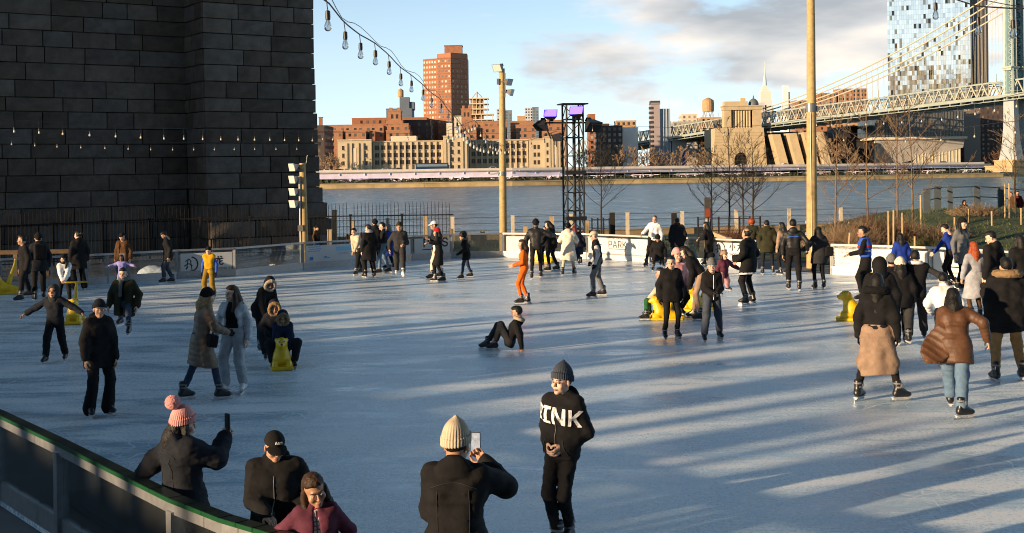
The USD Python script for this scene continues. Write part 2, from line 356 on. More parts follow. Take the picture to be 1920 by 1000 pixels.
def march(f, P, d, r0=.5, n=60):
    'from P + d * r0 inwards until the field is reached'
    t = np.full(len(P), r0)
    for _ in range(n):
        t = t - np.maximum(f(P + d * t[:, None]) - .001, 0) * .7
    return P + d * t[:, None]
def lay_line(I, path, o, U, Fd, Rg, parent, name, m, r=.006):
    c = np.array([o + z * U + x_ * Rg for x_, z in path])
    q = march(I['tops'][-1], c, np.repeat(Fd[None], len(c), 0))
    obj(name, MB().tube((q + Fd * .002) * I['s'], r * I['s'], 5), m, parent, smooth=True)
def person(label, feet, top, face=180, hipdrop=0.0, lean=4, tilt=0, twist=0, lift=(0, 0), toes=(8, 8), arms=('down', 'down'), hands=('relaxed', 'relaxed'), layers=(), legs=('trousers', 'black', 'reg'), shoes='black',
           hat=None, hair=('short', 'black'), skn='tan', fem=False, hyaw=0, hpitch=0, htilt=0, kid=0.0, gloves=None, wide=.92, extras=(), seat=None, hipfwd=0.0, fixed=None, kickpitch=(0, 0), hipside=0.0, ground=0.0, knee_out=0.0):
    'feet: left and right foot as pixels on the ice (or world points when fixed); top: the pixel row of the crown'
    fw = [np.array(q, float) if len(q) == 3 else G(q[0], q[1], ground) for q in feet]
    base = (fw[0] + fw[1]) / 2
    th = math.radians(face)
    Fw, Rt = np.array([math.sin(th), math.cos(th), 0]), np.array([math.cos(th), -math.sin(th), 0])
    loc = [np.array([(q - base) @ Rt, (q - base) @ Fw, 0]) for q in fw]
    if loc[0][0] > loc[1][0]: loc, lift, kickpitch = loc[::-1], lift[::-1], kickpitch[::-1]
    hs = 1.0 + kid
    s = 1.0
    X3, Y3, Z3 = np.eye(3)
    for it in range(4):
        ank = [np.array([loc[i][0] / s, loc[i][1] / s, .15 + lift[i]]) for i in (0, 1)]
        pel = np.array([(ank[0][0] + ank[1][0]) / 2 + hipside, (ank[0][1] + ank[1][1]) / 2 + hipfwd, .955 - hipdrop if seat is None else seat + .1])
        U = unit(rot(Y3, math.radians(tilt)) @ rot(X3, -math.radians(lean)) @ Z3)
        U1 = unit(U * .75 + Z3 * .25) if abs(lean) > 12 else U
        Rg = rot(Z3, -math.radians(twist)) @ X3; Rg = unit(Rg - (Rg @ U) * U)
        Fd = np.cross(U, Rg)
        wst, chs = pel + .14 * U1, pel + .14 * U1 + .20 * U
        nb = chs + .16 * U
        hUp = unit(U * .45 + Z3 * .55)
        hc = nb + .132 * hUp * hs ** .5 + .03 * Fd
        topz = (hc + hUp * .135 * hs)
        tw = base + s * (topz[0] * Rt + topz[1] * Fw)
        u_, v_ = None, top - HY
        x_im = CX + F * tw[0] / tw[1]
        need = CH - ground - (v_ * cr + (x_im - CX) * sr) * tw[1] / F
        s = need / topz[2] if fixed is None else fixed
    wd = wide
    sh = [nb - .06 * U - .162 * wd * Rg, nb - .06 * U + .162 * wd * Rg]
    hip = [pel - .085 * X3, pel + .085 * X3]
    knee, ankl = [], []
    for i in (0, 1):
        k, a = ik(hip[i], ank[i], .425, .425, Y3 + (-.12 - knee_out if i == 0 else .12 + knee_out) * X3 + (2.5 * Z3 if seat is not None and seat < .2 else 0))
        knee.append(k); ankl.append(a)
    elb, wri = [], []
    for i in (0, 1):
        sg = -1 if i == 0 else 1
        t = ARMS[arms[i]] if isinstance(arms[i], str) else arms[i]
        tgt = nb + sg * t[0] * Rg + t[1] * Fd + t[2] * U
        e, w = ik(sh[i], tgt, .285, .255, sg * .55 * Rg - .75 * Fd - .5 * Z3)
        elb.append(e); wri.append(w)
    near = base[1] < 18
    h0 = .0125 if base[1] < 15 else (.017 if base[1] < 24 else .0245)
    x = thing('person', label, 'person', base + [0, 0, ground], -th)
    seed = used['/World/person'] * 7.31
    def put(name, f, lo, hi, h, m, parent=x, lab=None):
        g = nets(f, lo, hi, h)
        if not len(g.faces): return None
        g.vertices = np.array(g.vertices) * s
        return obj(name, g, m, parent, smooth=True, label=lab)
    def box_of(pts, pad):
        pts = np.array(pts); return pts.min(0) - pad, pts.max(0) + pad
    def folds(P, amp, fr=8.0):
        d = amp * (meshkit.fbm(P * np.array([fr, fr, fr * .75]) + seed, 3) - .5) * 2
        if base[1] < 24: d = d - amp * .75 * ((1 - np.abs(2 * meshkit.fbm(P * np.array([5, 5, 12]) + seed * 1.7, 2) - 1)) ** 5 - .25)
        return d
    # ---- body: head and neck, hands, and the trunk and limbs under the clothes, one mesh
    mats_sk = skin(skn)
    hR = np.stack([Rg, np.cross(hUp, Rg), hUp], 1)
    hR = hR @ rot(Z3, -math.radians(hyaw)) @ rot(X3, -math.radians(hpitch)) @ rot(Y3, math.radians(htilt))
    HS = hs * 1.04
    hm = head_mesh(fem, .006 if near else (.0105 if base[1] < 30 else .0125))
    body = MB()
    g = fitted(hm, hR * HS, hc, s); body.mesh(g)
    tr = [lambda P: cone(P, pel - .05 * X3, chs - .06 * Rg, .068, .072), lambda P: cone(P, pel + .05 * X3, chs + .06 * Rg, .068, .072), lambda P: cone(P, chs, nb, .066, .05)]
    for i in (0, 1):
        tr += [lambda P, i=i: cone(P, hip[i], knee[i], .06, .045), lambda P, i=i: cone(P, knee[i], ankl[i], .045, .034), lambda P, i=i: cone(P, sh[i], elb[i], .042, .034), lambda P, i=i: cone(P, elb[i], wri[i], .036, .026)]
    lo, hi = box_of([pel, nb, hc] + knee + ankl + elb + wri + sh, .12)
    body.mesh((lambda m: trimesh.Trimesh(np.array(m.vertices) * s, m.faces, process=False))(nets(field(tr, .03), lo, hi, .03 if near else .045)))
    hand_parts = []
    for i in (0, 1):
        sg = -1 if i == 0 else 1
        d = unit(wri[i] - elb[i])
        n = -sg * Rg if d[2] < -.3 else (Z3 * -1 if abs(d[2]) < .8 else -sg * Rg)     # where the palm looks
        if isinstance(hands[i], tuple): pose, n = hands[i][0], hands[i][1][0] * Rg * sg + hands[i][1][1] * Fd + hands[i][1][2] * U
        else: pose = hands[i]
        zz = unit(-(n - (n @ d) * d)); yy = np.cross(zz, d)
        R = np.stack([d, yy, zz], 1)
        hm2 = hand_mesh(pose, .005 if near else .0095)
        up_thumb = yy @ (Fd + .3 * U)
        if up_thumb < 0: R = R @ np.diag([1, -1, 1])
        k = hs ** .3
        gm = trimesh.Trimesh(((np.array(hm2.vertices) * k) @ R.T + wri[i] + d * .02) * s, hm2.faces if np.linalg.det(R) > 0 else np.array(hm2.faces)[:, ::-1], process=False)
        if gloves: hand_parts.append(gm)
        else: body.mesh(gm)
    obj('body', body, mats_sk, x, smooth=True)
    for gm in hand_parts: obj('glove', gm, cloth(gloves, 'knit'), x, smooth=True)
    # ---- eyes, brows, mouth
    if abs(((face + hyaw + 180) % 360) - 180) > 55:
        for sg in (-1, 1):
            e = MB()
            if near:
                ico = trimesh.creation.icosphere(2)
                e.add(np.array(ico.vertices) * (.0115, .0060, .0048) + (sg * .032, .0915, .0005), ico.faces)
                ob = obj('eye', fitted(e.get(), hR * HS, hc, s), eye_white, x, smooth=True)
                e = MB().add(np.array(ico.vertices) * (.0055, .0035, .0050) + (sg * .032, .0950, .0003), ico.faces)
                obj('iris', fitted(e.get(), hR * HS, hc, s), eye_dark, ob, smooth=True)
            else:
                ico = trimesh.creation.icosphere(1)
                e.add(np.array(ico.vertices) * (.012, .006, .006) + (sg * .032, .0915, .0), ico.faces)
                obj('eye', fitted(e.get(), hR * HS, hc, s), eye_dark, x, smooth=True)
            b = MB().tube([(sg * .014, .0915, .021), (sg * .031, .0905, .0265), (sg * .050, .075, .021)], [.0038, .0042, .0025], 6)
            obj('eyebrow', fitted(b.get(), hR * HS, hc, s), hairm(hair[1] if hair else 'black'), x, smooth=True)
        lp = MB().tube([(-.023, .0855, -.066), (-.010, .0955, -.0625), (0, .0972, -.0640), (.010, .0955, -.0625), (.023, .0855, -.066)], [.002, .0045, .0042, .0045, .002], 6)
        lp.tube([(-.021, .0855, -.067), (-.009, .0945, -.0705), (0, .0958, -.0715), (.009, .0945, -.0705), (.021, .0855, -.067)], [.002, .0048, .0052, .0048, .002], 6)
        obj('lips', fitted(lp.get(), hR * HS, hc, s), lip_m, x, smooth=True)
    # ---- trousers
    if legs:
        nm, lc, fit = legs[:3]; kind = legs[3] if len(legs) > 3 else ('denim' if 'denim' in lc else 'cloth')
        r = {'slim': (.090, .060, .050), 'reg': (.096, .072, .064), 'loose': (.103, .084, .076), 'flare': (.094, .074, .095), 'snow': (.115, .095, .085)}[fit]
        zl = -.045 if fit in ('flare', 'loose') else .0
        P_ = [lambda P: cone(P, pel - .055 * X3 + .02 * Z3, pel + .055 * X3 + .02 * Z3, .118, .118)]
        for i in (0, 1):
            low = ankl[i] + unit(ankl[i] - knee[i]) * (zl - .10 if fit not in ('flare', 'loose', 'snow') else (.03 if fit == 'flare' else -.05))
            P_ += [lambda P, i=i: cone(P, hip[i] + .015 * Z3, knee[i], r[0], r[1]), lambda P, i=i, low=low: cone(P, knee[i], low, r[1], r[2])]
        ff = field(P_, .035)
        lo, hi = box_of([pel + .12 * Z3, hip[0], hip[1]] + knee + ankl, .16)
        put(nm, lambda P: ff(P) + folds(P, .011, 10), lo, hi, h0, cloth(lc, kind))
    # ---- skates
    for i in (0, 1):
        tr_ = math.radians(toes[i]) * (-1 if i == 0 else 1)
        sd = unit(ankl[i] - knee[i])
        pit = math.radians(kickpitch[i])
        R = rot(Z3, -tr_) @ rot(X3, pit)
        o = obj('skate', fitted(SK_BOOT, R, ankl[i], s), boot_m[shoes], x, smooth=True)
        obj('blade', fitted(SK_BLADE, R, ankl[i], s), blade_m, o)
        obj('blade_holder', fitted(SK_HOLD, R, ankl[i], s), holder_m, o)
        if base[1] < 60: obj('strap', fitted(SK_STRAP, R, ankl[i], s), strap_m, o)
    # ---- tops, inner to outer
    top_f = []
    for ly in layers:
        nm, lc = ly[0], ly[1]; o = dict(hem=.12, loose=.02, sleeves=True, puff=None, open=0.0, hood=False, collar=True, kind='cloth', skirt=.0, bands=(), sl=0.0)
        o.update(ly[2] if len(ly) > 2 else {})
        L, pf = o['loose'] * .72, (o['puff'], o['puff'] * .17) if o['puff'] else None
        P_ = []
        for sg in (-1, 1):
            P_ += [lambda P, sg=sg: cone(P, pel + sg * .058 * wd * X3 - .02 * U, wst + sg * .050 * wd * Rg, .092 + L, .080 + L, pf), lambda P, sg=sg: cone(P, wst + sg * .050 * wd * Rg, chs + sg * .072 * wd * Rg, .080 + L, .094 + L, pf),
                   lambda P, sg=sg: cone(P, chs + sg * .07 * wd * Rg, nb - .075 * U + sg * .085 * wd * Rg, .092 + L, .058 + L * .7)]
        P_ += [lambda P: cone(P, nb - .06 * U, nb - .005 * U, .075 + L * .4, .058 + L * .3)]
        if fem: P_ += [lambda P, sg=sg: ell(P, chs + sg * .065 * Rg + .075 * Fd - .01 * U, np.array([.055, .05, .055]) + L) for sg in (-1, 1)]
        if o['hem'] > .16:
            for i in (0, 1):
                dn = unit(knee[i] - hip[i]); dn = unit(dn * .6 - Z3 * .4)
                sk_ = o['skirt']
                P_ += [lambda P, i=i, dn=dn: cone(P, hip[i], hip[i] + dn * min(o['hem'], .46), .098 + L, .098 + L + sk_, pf)]
                if o['hem'] > .46: P_ += [lambda P, i=i, dn=dn: cone(P, hip[i] + dn * .46, hip[i] + unit(dn * .5 - Z3 * .5) * o['hem'], .098 + L + sk_, .096 + L + sk_ * 1.4, pf)]
            P_ += [lambda P: cone(P, pel, pel - Z3 * o['hem'], .10 + L, .105 + L + o['skirt'], pf)]
        torso = field(P_, .05)
        S_ = []
        if o['sleeves']:
            for i in (0, 1):
                w2 = wri[i] - unit(wri[i] - elb[i]) * (.005 + o['sl'])
                S_ += [lambda P, i=i: cone(P, sh[i], elb[i], .051 + L * .7, .047 + L * .8, pf), lambda P, i=i, w2=w2: cone(P, elb[i], w2, .048 + L * .8, .037 + L * .65, pf)]
        else:
            S_ = [lambda P, i=i: cone(P, sh[i] * .8 + nb * .2, sh[i], .066 + L, .06 + L) for i in (0, 1)]
        slv = field(S_, .03)
        Uc = unit(U * .5 + Z3 * .5) if o['hem'] > .16 else U
        hemd = o['hem'] if o['hem'] > .16 else o['hem'] + .02
        amp = .005 if pf else (.009 if base[1] < 15 else .012) + L * .12
        bl_front = o['open']
        def ff(P):
            d = torso(P)
            q = P - pel
            d = smax(d, -(q @ Uc) - hemd - (.02 * np.sin(P[:, 0] * 9 + seed) if o['hem'] > .3 else 0), .012)
            if bl_front:
                xb, yb, zb = q @ Rg, q @ Fd, q @ U
                w = bl_front * (1 - .45 * np.clip((zb - .15) / .35, 0, 1))
                d = smax(d, -np.maximum(np.abs(xb) - w, .02 - yb), .012)
            d = smin(d, slv(P), .055)
            if o['hood']:
                d = smin(d, ell(P, nb - .095 * Fd - .005 * U, ((.098 + L * .4), .055, .085), np.stack([Rg, Fd, U], 1)), .03)
                d = smin(d, cone(P, nb - .07 * Rg + .015 * U, nb + .07 * Rg + .015 * U, .03, .03), .03) if not o['open'] else d
            elif o['collar']:
                q2 = P - nb - .03 * U
                rr = np.hypot(q2 @ Rg, q2 @ Fd + .01)
                d = smin(d, np.hypot(rr - .063, np.maximum(np.abs(q2 @ U) - .016, 0)) - .012, .02)
            return d + folds(P, amp)
        top_f.append(ff)
        pts = [pel - Z3 * max(o['hem'], .05), pel, nb + .08 * U, chs] + sh + ((elb + wri) if o['sleeves'] else [])
        if o['hem'] > .16: pts += [hip[i] + (knee[i] - hip[i]) * min(o['hem'] / .42, 1.3) for i in (0, 1)]
        lo, hi = box_of(pts, .20 + L + o['skirt'])
        g = put(nm, ff, lo, hi, h0, cloth(lc, o['kind'] if not pf else 'puff'))
        if near and not bl_front and nm != 'shirt' and o['sleeves'] and base[1] < 16 and abs(((face + 180) % 360) - 180) > 90 and not o['hood']:
            lay_line(dict(tops=[ff], s=s, x=x), [(.0, z) for z in np.linspace(.02, .47, 24)], pel, U, Fd, Rg, g, 'zip', mat('zip_dull', (.10, .10, .105), .4, .2))
        if base[1] < 12 and nm in ('jacket', 'hooded_sweatshirt'):
            sm = mat('seam_dark', (.010, .010, .011), .8, .2)
            I_ = dict(tops=[ff], s=s, x=x)
            lay_line(I_, [(q, .405 - 1.6 * q * q) for q in np.linspace(-.155, .155, 15)], pel, U, -Fd, Rg, g, 'yoke_seam', sm, .0028)
            for q0 in (-.11, .11): lay_line(I_, [(q0 * (1 - .25 * abs(z - .2)), z) for z in np.linspace(-.10, .36, 16)], pel, U, -Fd, Rg, g, 'back_seam', sm, .0028)
            if not bl_front:
                lay_line(I_, [(.0, z) for z in np.linspace(-.05, .40, 20)], pel, U, Fd, Rg, g, 'front_zip', mat('zip_dull', (.10, .10, .105), .4, .2), .005)
                for q0 in (-.10, .10): lay_line(I_, [(q0 + (.035 if q0 > 0 else -.035) * k, .10 - .14 * k) for k in np.linspace(0, 1, 6)], pel, U, Fd, Rg, g, 'pocket_welt', sm, .006)
            o['bands'] = list(o['bands']) + [('hem_band', -o['hem'] - .03, -o['hem'] + .045, lc)]
        for bn, z0, z1, bc in o['bands']:
            def fb(P, z0=z0, z1=z1):
                z = (P - pel) @ U
                return np.maximum(np.maximum(torso(P) + folds(P, amp) - .005, z0 - z), z - z1)
            put(bn, fb, lo, hi, h0, cloth(bc, o['kind'] if o['kind'] != 'puff' else 'cloth'), g)
    # ---- hair and headwear, made in head space
    def hput(name, f, lo, hi, m, h=None, lab=None):
        g = nets(f, lo, hi, h or (.0075 if near else .0135))
        if not len(g.faces): return None
        return obj(name, fitted(g, hR * HS, hc, s), m, x, smooth=True, label=lab)
    def strands(P, amp):
        return amp * (meshkit.fbm(P * np.array([95, 95, 10]) + seed, 2) - .5) * 2
    style, hcol = hair if hair else (None, None)
    hooded = hat and hat[0] in ('hood', 'furhood')
    if style and not hooded:
        covered = hat is not None
        def fh(P):
            d = ell(P, (0, -.016, .036), (.082, .100, .094)) if not covered else ell(P, (0, -.02, .02), (.080, .096, .085))
            if style != 'buzz' and not covered: d = smin(d, ell(P, (0, .02, .085), (.062, .07, .045)), .03)
            cut = np.maximum(P[:, 1] - (.052 - .25 * np.abs(P[:, 0])) + np.clip(P[:, 2] - .055, 0, 1) * -2.2, -(P[:, 2] - .2))
            d = smax(d, P[:, 1] - np.where(P[:, 2] > .058, .052 + (P[:, 2] - .058) * 2.4, .03 - .3 * np.abs(P[:, 0])) , .012)
            if style in ('short', 'buzz'):
                d = smax(d, -.062 - P[:, 2] + np.where(P[:, 1] > -.01, .055, 0), .012)
                if style == 'buzz': d = d + .007
            else:
                d = smax(d, -.075 - P[:, 2], .012)
                if style in ('long', 'wavy', 'verylong'):
                    ln = {'long': .27, 'wavy': .30, 'verylong': .40}[style]
                    L_ = cone(P, (0, -.055, 0), (0, -.085, -.12), .075, .085)
                    L_ = smin(L_, cone(P, (0, -.085, -.12), (0, -.095, -ln), .085, .055), .04)
                    X = np.abs(P[:, 0]); Q = np.stack([X, P[:, 1], P[:, 2]], 1)
                    L_ = smin(L_, cone(Q, (.074, .0, -.0), (.086, -.0, -.14), .026, .036), .03)
                    L_ = smin(L_, cone(Q, (.086, -.0, -.14), (.090, .055, -ln * .95), .036, .022), .03)
                    if style == 'wavy': L_ = L_ + .012 * np.sin(P[:, 2] * 42 + P[:, 0] * 30)
                    d = smin(d, L_, .02)
                if style == 'bob':
                    X = np.abs(P[:, 0]); Q = np.stack([X, P[:, 1], P[:, 2]], 1)
                    d = smin(d, smin(cone(Q, (.072, -.01, .02), (.08, -.005, -.09), .024, .028), cone(P, (0, -.06, 0), (0, -.07, -.10), .07, .075), .04), .02)
                if style in ('bun', 'pony'):
                    d = smin(d, ell(P, (0, -.135, .055), (.042, .042, .042)), .015)
                if style == 'pony':
                    d = smin(d, cone(P, (0, -.14, .05), (0, -.17, -.22), .036, .016), .02)
                if style == 'afro': d = smin(d, ell(P, (0, -.03, .06), (.125, .125, .12)) + .01 * (meshkit.fbm(P * 30, 3) - .5), .02)
            return d + strands(P, .008 if style not in ('buzz',) else .002)
        zl = -.45 if style in ('long', 'wavy', 'verylong', 'pony') else -.16
        hput('hair', fh, (-.16, -.23, zl), (.16, .14, .2), hairm(hcol))
    if hat:
        k, hc_ = hat[0], hat[1]
        if k in ('beanie', 'pombeanie', 'slouch', 'bearhat', 'earhat'):
            tall = .032 if k in ('slouch', 'pombeanie') else .014
            def fb(P):
                d = ell(P, (0, -.016, .034 + tall * .4), (.089, .108, .100 + tall))
                if k == 'slouch': d = smin(d, cone(P, (0, -.02, .12), (.006, -.035, .185), .05, .012), .03)
                d = smax(d, .026 + P[:, 1] * .22 - P[:, 2], .008)
                az = np.arctan2(P[:, 0], P[:, 1] + .016)
                return d + .0026 * np.sin(az * 34) * np.clip((.17 - P[:, 2]) * 12, 0, 1)
            hput('knit_hat', fb, (-.13, -.16, -.06), (.13, .12, .24), cloth(hc_, 'knit'), h=.0045 if near else None)
            def fc(P):
                z = P[:, 2] - P[:, 1] * .22 - .045
                q = np.hypot(P[:, 0] * 1.18, P[:, 1] + .014)
                az = np.arctan2(P[:, 0], P[:, 1] + .016)
                return np.hypot(np.maximum(np.abs(q - .102) - .006, 0), np.maximum(np.abs(z) - .022, 0)) - .007 + .003 * np.sin(az * 34)
            hput('hat_cuff', fc, (-.14, -.16, -.06), (.14, .14, .14), cloth(hc_, 'knit'), h=.0045 if near else None)
            if k == 'pombeanie':
                hput('pompom', lambda P: ell(P, (0, -.115, .195), (.068, .068, .066)) + .016 * (meshkit.fbm(P * 60, 3) - .5), (-.1, -.22, .10), (.1, .0, .30), cloth(hat[2] if len(hat) > 2 else hc_, 'fur'))
            if k == 'bearhat':
                for sg in (-1, 1): hput('hat_ear', lambda P, sg=sg: ell(P, (sg * .07, -.01, .135), (.03, .02, .03)), (-.12, -.06, .09), (.12, .04, .18), cloth(hc_, 'fur'))
            if k == 'earhat':
                for sg in (-1, 1): hput('hat_flap', lambda P, sg=sg: ell(P, (sg * .088, .0, -.03), (.018, .045, .07)), (-.12, -.07, -.12), (.12, .07, .06), cloth(hc_, 'fur'))
        elif k == 'cap':
            def fb(P):
                d = ell(P, (0, -.014, .04), (.087, .106, .092))
                return smax(d, .034 - P[:, 2], .006)
            cp = hput('cap_crown', fb, (-.12, -.15, 0), (.12, .12, .17), cloth(hc_))
            def fv(P):
                zc = .040 - (P[:, 1] - .08) * .32 - P[:, 0] ** 2 * 3.2
                e = np.hypot(P[:, 0] / .084, (P[:, 1] - .075) / .095) - 1
                return np.maximum(np.maximum(e * .08, np.abs(P[:, 2] - zc) - .006), .055 - P[:, 1])
            hput('cap_brim', fv, (-.1, .04, -.04), (.1, .19, .07), cloth(hc_), h=.005 if near else .007)
        elif k in ('hood', 'furhood'):
            def fb(P):
                d = smin(ell(P, (0, -.03, .02), (.110, .125, .125)), cone(P, (0, -.05, -.06), (0, -.05, -.15), .10, .11), .05)
                hole = ell(P, (0, .13, -.022), (.072, .11, .098))
                return smax(d, -hole, .015) + .008 * (meshkit.fbm(P * 22 + seed, 2) - .5)
            hput('hood', fb, (-.17, -.2, -.24), (.17, .14, .18), cloth(hc_))
            if k == 'furhood':
                def fr(P):
                    q = (P - np.array([0, .072, -.015])) / np.array([1, 1, 1.22])
                    rr = np.hypot(q[:, 0], q[:, 2])
                    return np.hypot(rr - .098, q[:, 1]) - .034 + .03 * (meshkit.fbm(P * 55 + seed, 2) - .5)
                hput('fur_trim', fr, (-.18, 0, -.2), (.18, .15, .17), cloth(hat[2], 'fur'))
        elif k == 'earmuffs':
            for sg in (-1, 1): hput('ear_muff', lambda P, sg=sg: ell(P, (sg * .092, -.005, -.005), (.022, .042, .045)), (-.13, -.07, -.07), (.13, .06, .06), cloth(hc_, 'fur'))
            hb = MB(); a = np.linspace(0, PI, 13); hb.tube(np.stack([.094 * np.cos(a), np.full(13, -.005), .005 + .132 * np.sin(a)], 1), .006, 6)
            obj('head_band', fitted(hb.get(), hR * HS, hc, s), cloth(hc_), x, smooth=True)
    info = dict(x=x, s=s, pel=pel, wst=wst, chs=chs, nb=nb, U=U, Rg=Rg, Fd=Fd, hR=hR * HS, hc=hc, sh=sh, elb=elb, wri=wri, hip=hip, knee=knee, ankl=ankl, put=put, hput=hput, tops=top_f, base=base, th=th, h0=h0, Rt=Rt, Fw=Fw)
    for e in extras: e(info)
    return info
# ---- extras worn by single people
def fur_collar(col, big=1.0):
    def f(I):
        nb, U, Rg, Fd = I['nb'], I['U'], I['Rg'], I['Fd']
        def g(P):
            q = P - nb - .035 * U + .03 * Fd
            rr = np.hypot(q @ Rg / 1.1, q @ Fd)
            return np.hypot(rr - .105 * big, (q @ U)) - .045 * big + .03 * (meshkit.fbm(P * 45, 2) - .5)
        I['put']('fur_collar', g, nb - .26, nb + .26, I['h0'] * .8, cloth(col, 'fur'))
    return f
def scarf(col, tails=True):
    def f(I):
        nb, U, Rg, Fd = I['nb'], I['U'], I['Rg'], I['Fd']
        def g(P):
            q = P - nb - .03 * U
            d = np.hypot(np.hypot(q @ Rg, q @ Fd) - .085, (q @ U) * .8) - .036
            if tails: d = smin(d, cone(P, nb + .10 * Fd + .03 * Rg, nb + .15 * Fd + .04 * Rg - .3 * U, .04, .035), .02)
            return d + .008 * (meshkit.fbm(P * 30, 2) - .5)
        I['put']('scarf', g, nb - .38, nb + .25, I['h0'], cloth(col, 'knit'))
    return f
def backpack(col):
    def f(I):
        c, U, Rg, Fd = I['chs'], I['U'], I['Rg'], I['Fd']
        M = np.stack([Rg, Fd, U], 1)
        I['put']('backpack', lambda P: np.linalg.norm(np.maximum(np.abs((P - c + .19 * Fd + .06 * U) @ M) - (.11, .04, .16), 0), axis=1) - .04, c - .45, c + .4, I['h0'], cloth(col))
    return f
def bag(col, at=(.26, .08, -.55), size=(.13, .05, .09), strap=True):
    def f(I):
        nb, U, Rg, Fd = I['nb'], I['U'], I['Rg'], I['Fd']
        M = np.stack([Rg, Fd, U], 1); c = nb + at[0] * Rg + at[1] * Fd + at[2] * U
        g = I['put']('bag', lambda P: np.linalg.norm(np.maximum(np.abs((P - c) @ M) - np.array(size) * .7, 0), axis=1) - .025, c - .25, c + .25, I['h0'], cloth(col))
        if strap:
            sg = 1 if at[0] > 0 else -1
            pts = [c + .08 * U, I['pel'] + sg * .05 * Rg + .16 * Fd + .16 * U, I['chs'] + .165 * Fd, I['nb'] - sg * .11 * Rg + .05 * Fd + .03 * U]
            m = MB().tube(np.array(pts) * I['s'], .012 * I['s'], 6)
            obj('bag_strap', m, cloth(col), I['x'], smooth=True)
    return f
def badge(txt, hgt, col, up=.0, yaw=0.0, name='chest_lettering', bold=True, lat=0.0, where='chs', skew=0.0, layer=-1):
    'lettering sewn on a garment: every vertex is laid on the cloth by marching from outside towards the body'
    def f(I):
        m = meshkit.text_mesh(txt, hgt, .004, bold)
        v, fc = np.array(m.vertices), m.faces
        v[:, 0] -= v[:, 0].mean(); v[:, 1] -= v[:, 1].mean()
        v, fc = trimesh.remesh.subdivide_to_size(v, fc, hgt * .28, max_iter=12)
        R2, F2 = math.cos(yaw) * I['Rg'] - math.sin(yaw) * I['Fd'], math.cos(yaw) * I['Fd'] + math.sin(yaw) * I['Rg']
        c = I[where] + up * I['U'] - .05 * F2
        a = (-v[:, 0] + lat) / .20                             # wraps round the chest; reads from the front
        d = np.cos(a)[:, None] * F2 + np.sin(a)[:, None] * R2
        q = march(I['tops'][layer], c + (v[:, 1] + skew * v[:, 0])[:, None] * I['U'], d)
        obj(name, trimesh.Trimesh((q + d * (.001 + v[:, 2:3])) * I['s'], fc, process=False), mat('print_' + col, CLOTH[col], .8, .08, 20), I['x'])
    return f
def flap(col, at, radii, turn, kind='puff'):
    'a loose panel of a coat blown aside'
    def f(I):
        c = I['pel'] + at[0] * I['Rg'] + at[1] * I['Fd'] + at[2] * I['U']
        M = np.stack([I['Rg'], I['Fd'], I['U']], 1) @ rot((0, 1, 0), turn)
        I['put']('flying_panel', lambda P: ell(P + .03 * np.sin(P[:, :1] * 11 + P[:, 2:] * 8) * I['Fd'], c, radii, M) + .012 * np.abs(np.sin(((P - c) @ M)[:, 2] * 36)) + .02 * (meshkit.fbm(P * 9, 3) - .5), c - .55, c + .55, I['h0'], cloth(col, kind))
    return f
def phone(i, at, look, face_m=None, tiltz=0.0):
    'a phone held up in hand i: a thing of its own'
    def f(I):
        w = I['wri'][i] + unit(I['wri'][i] - I['elb'][i]) * .09
        p = (w + at[0] * I['Rg'] + at[1] * I['Fd'] + at[2] * I['U']) * I['s']
        p = I['base'] + p[0] * I['Rt'] + p[1] * I['Fw'] + p[2] * np.array([0, 0, 1])
        t = thing('phone', look, 'phone', p, -I['th'] + tiltz)
        b = nets(lambda P: np.linalg.norm(np.maximum(np.abs(P) - (.028, .001, .065), 0), axis=1) - .0085, (-.05, -.02, -.09), (.05, .02, .09), .004)
        obj('case', b, mat('phone_case', (.02, .018, .016), .35, .3), t, smooth=True)
        obj('screen', MB().box((0, -.0098, 0), (.064, .001, .138)), face_m or mat('phone_dark', (.02, .02, .02), .1, .1), t)
        l = MB()
        for dz in (.045, .022): l.add(*(lambda q: (np.array(q.vertices) * (.009, .003, .009) + (-.018, .0105, dz), q.faces))(trimesh.creation.icosphere(1)))
        obj('lens', l, mat('lens_black', (.005, .005, .005), .1, .1), t)
    return f
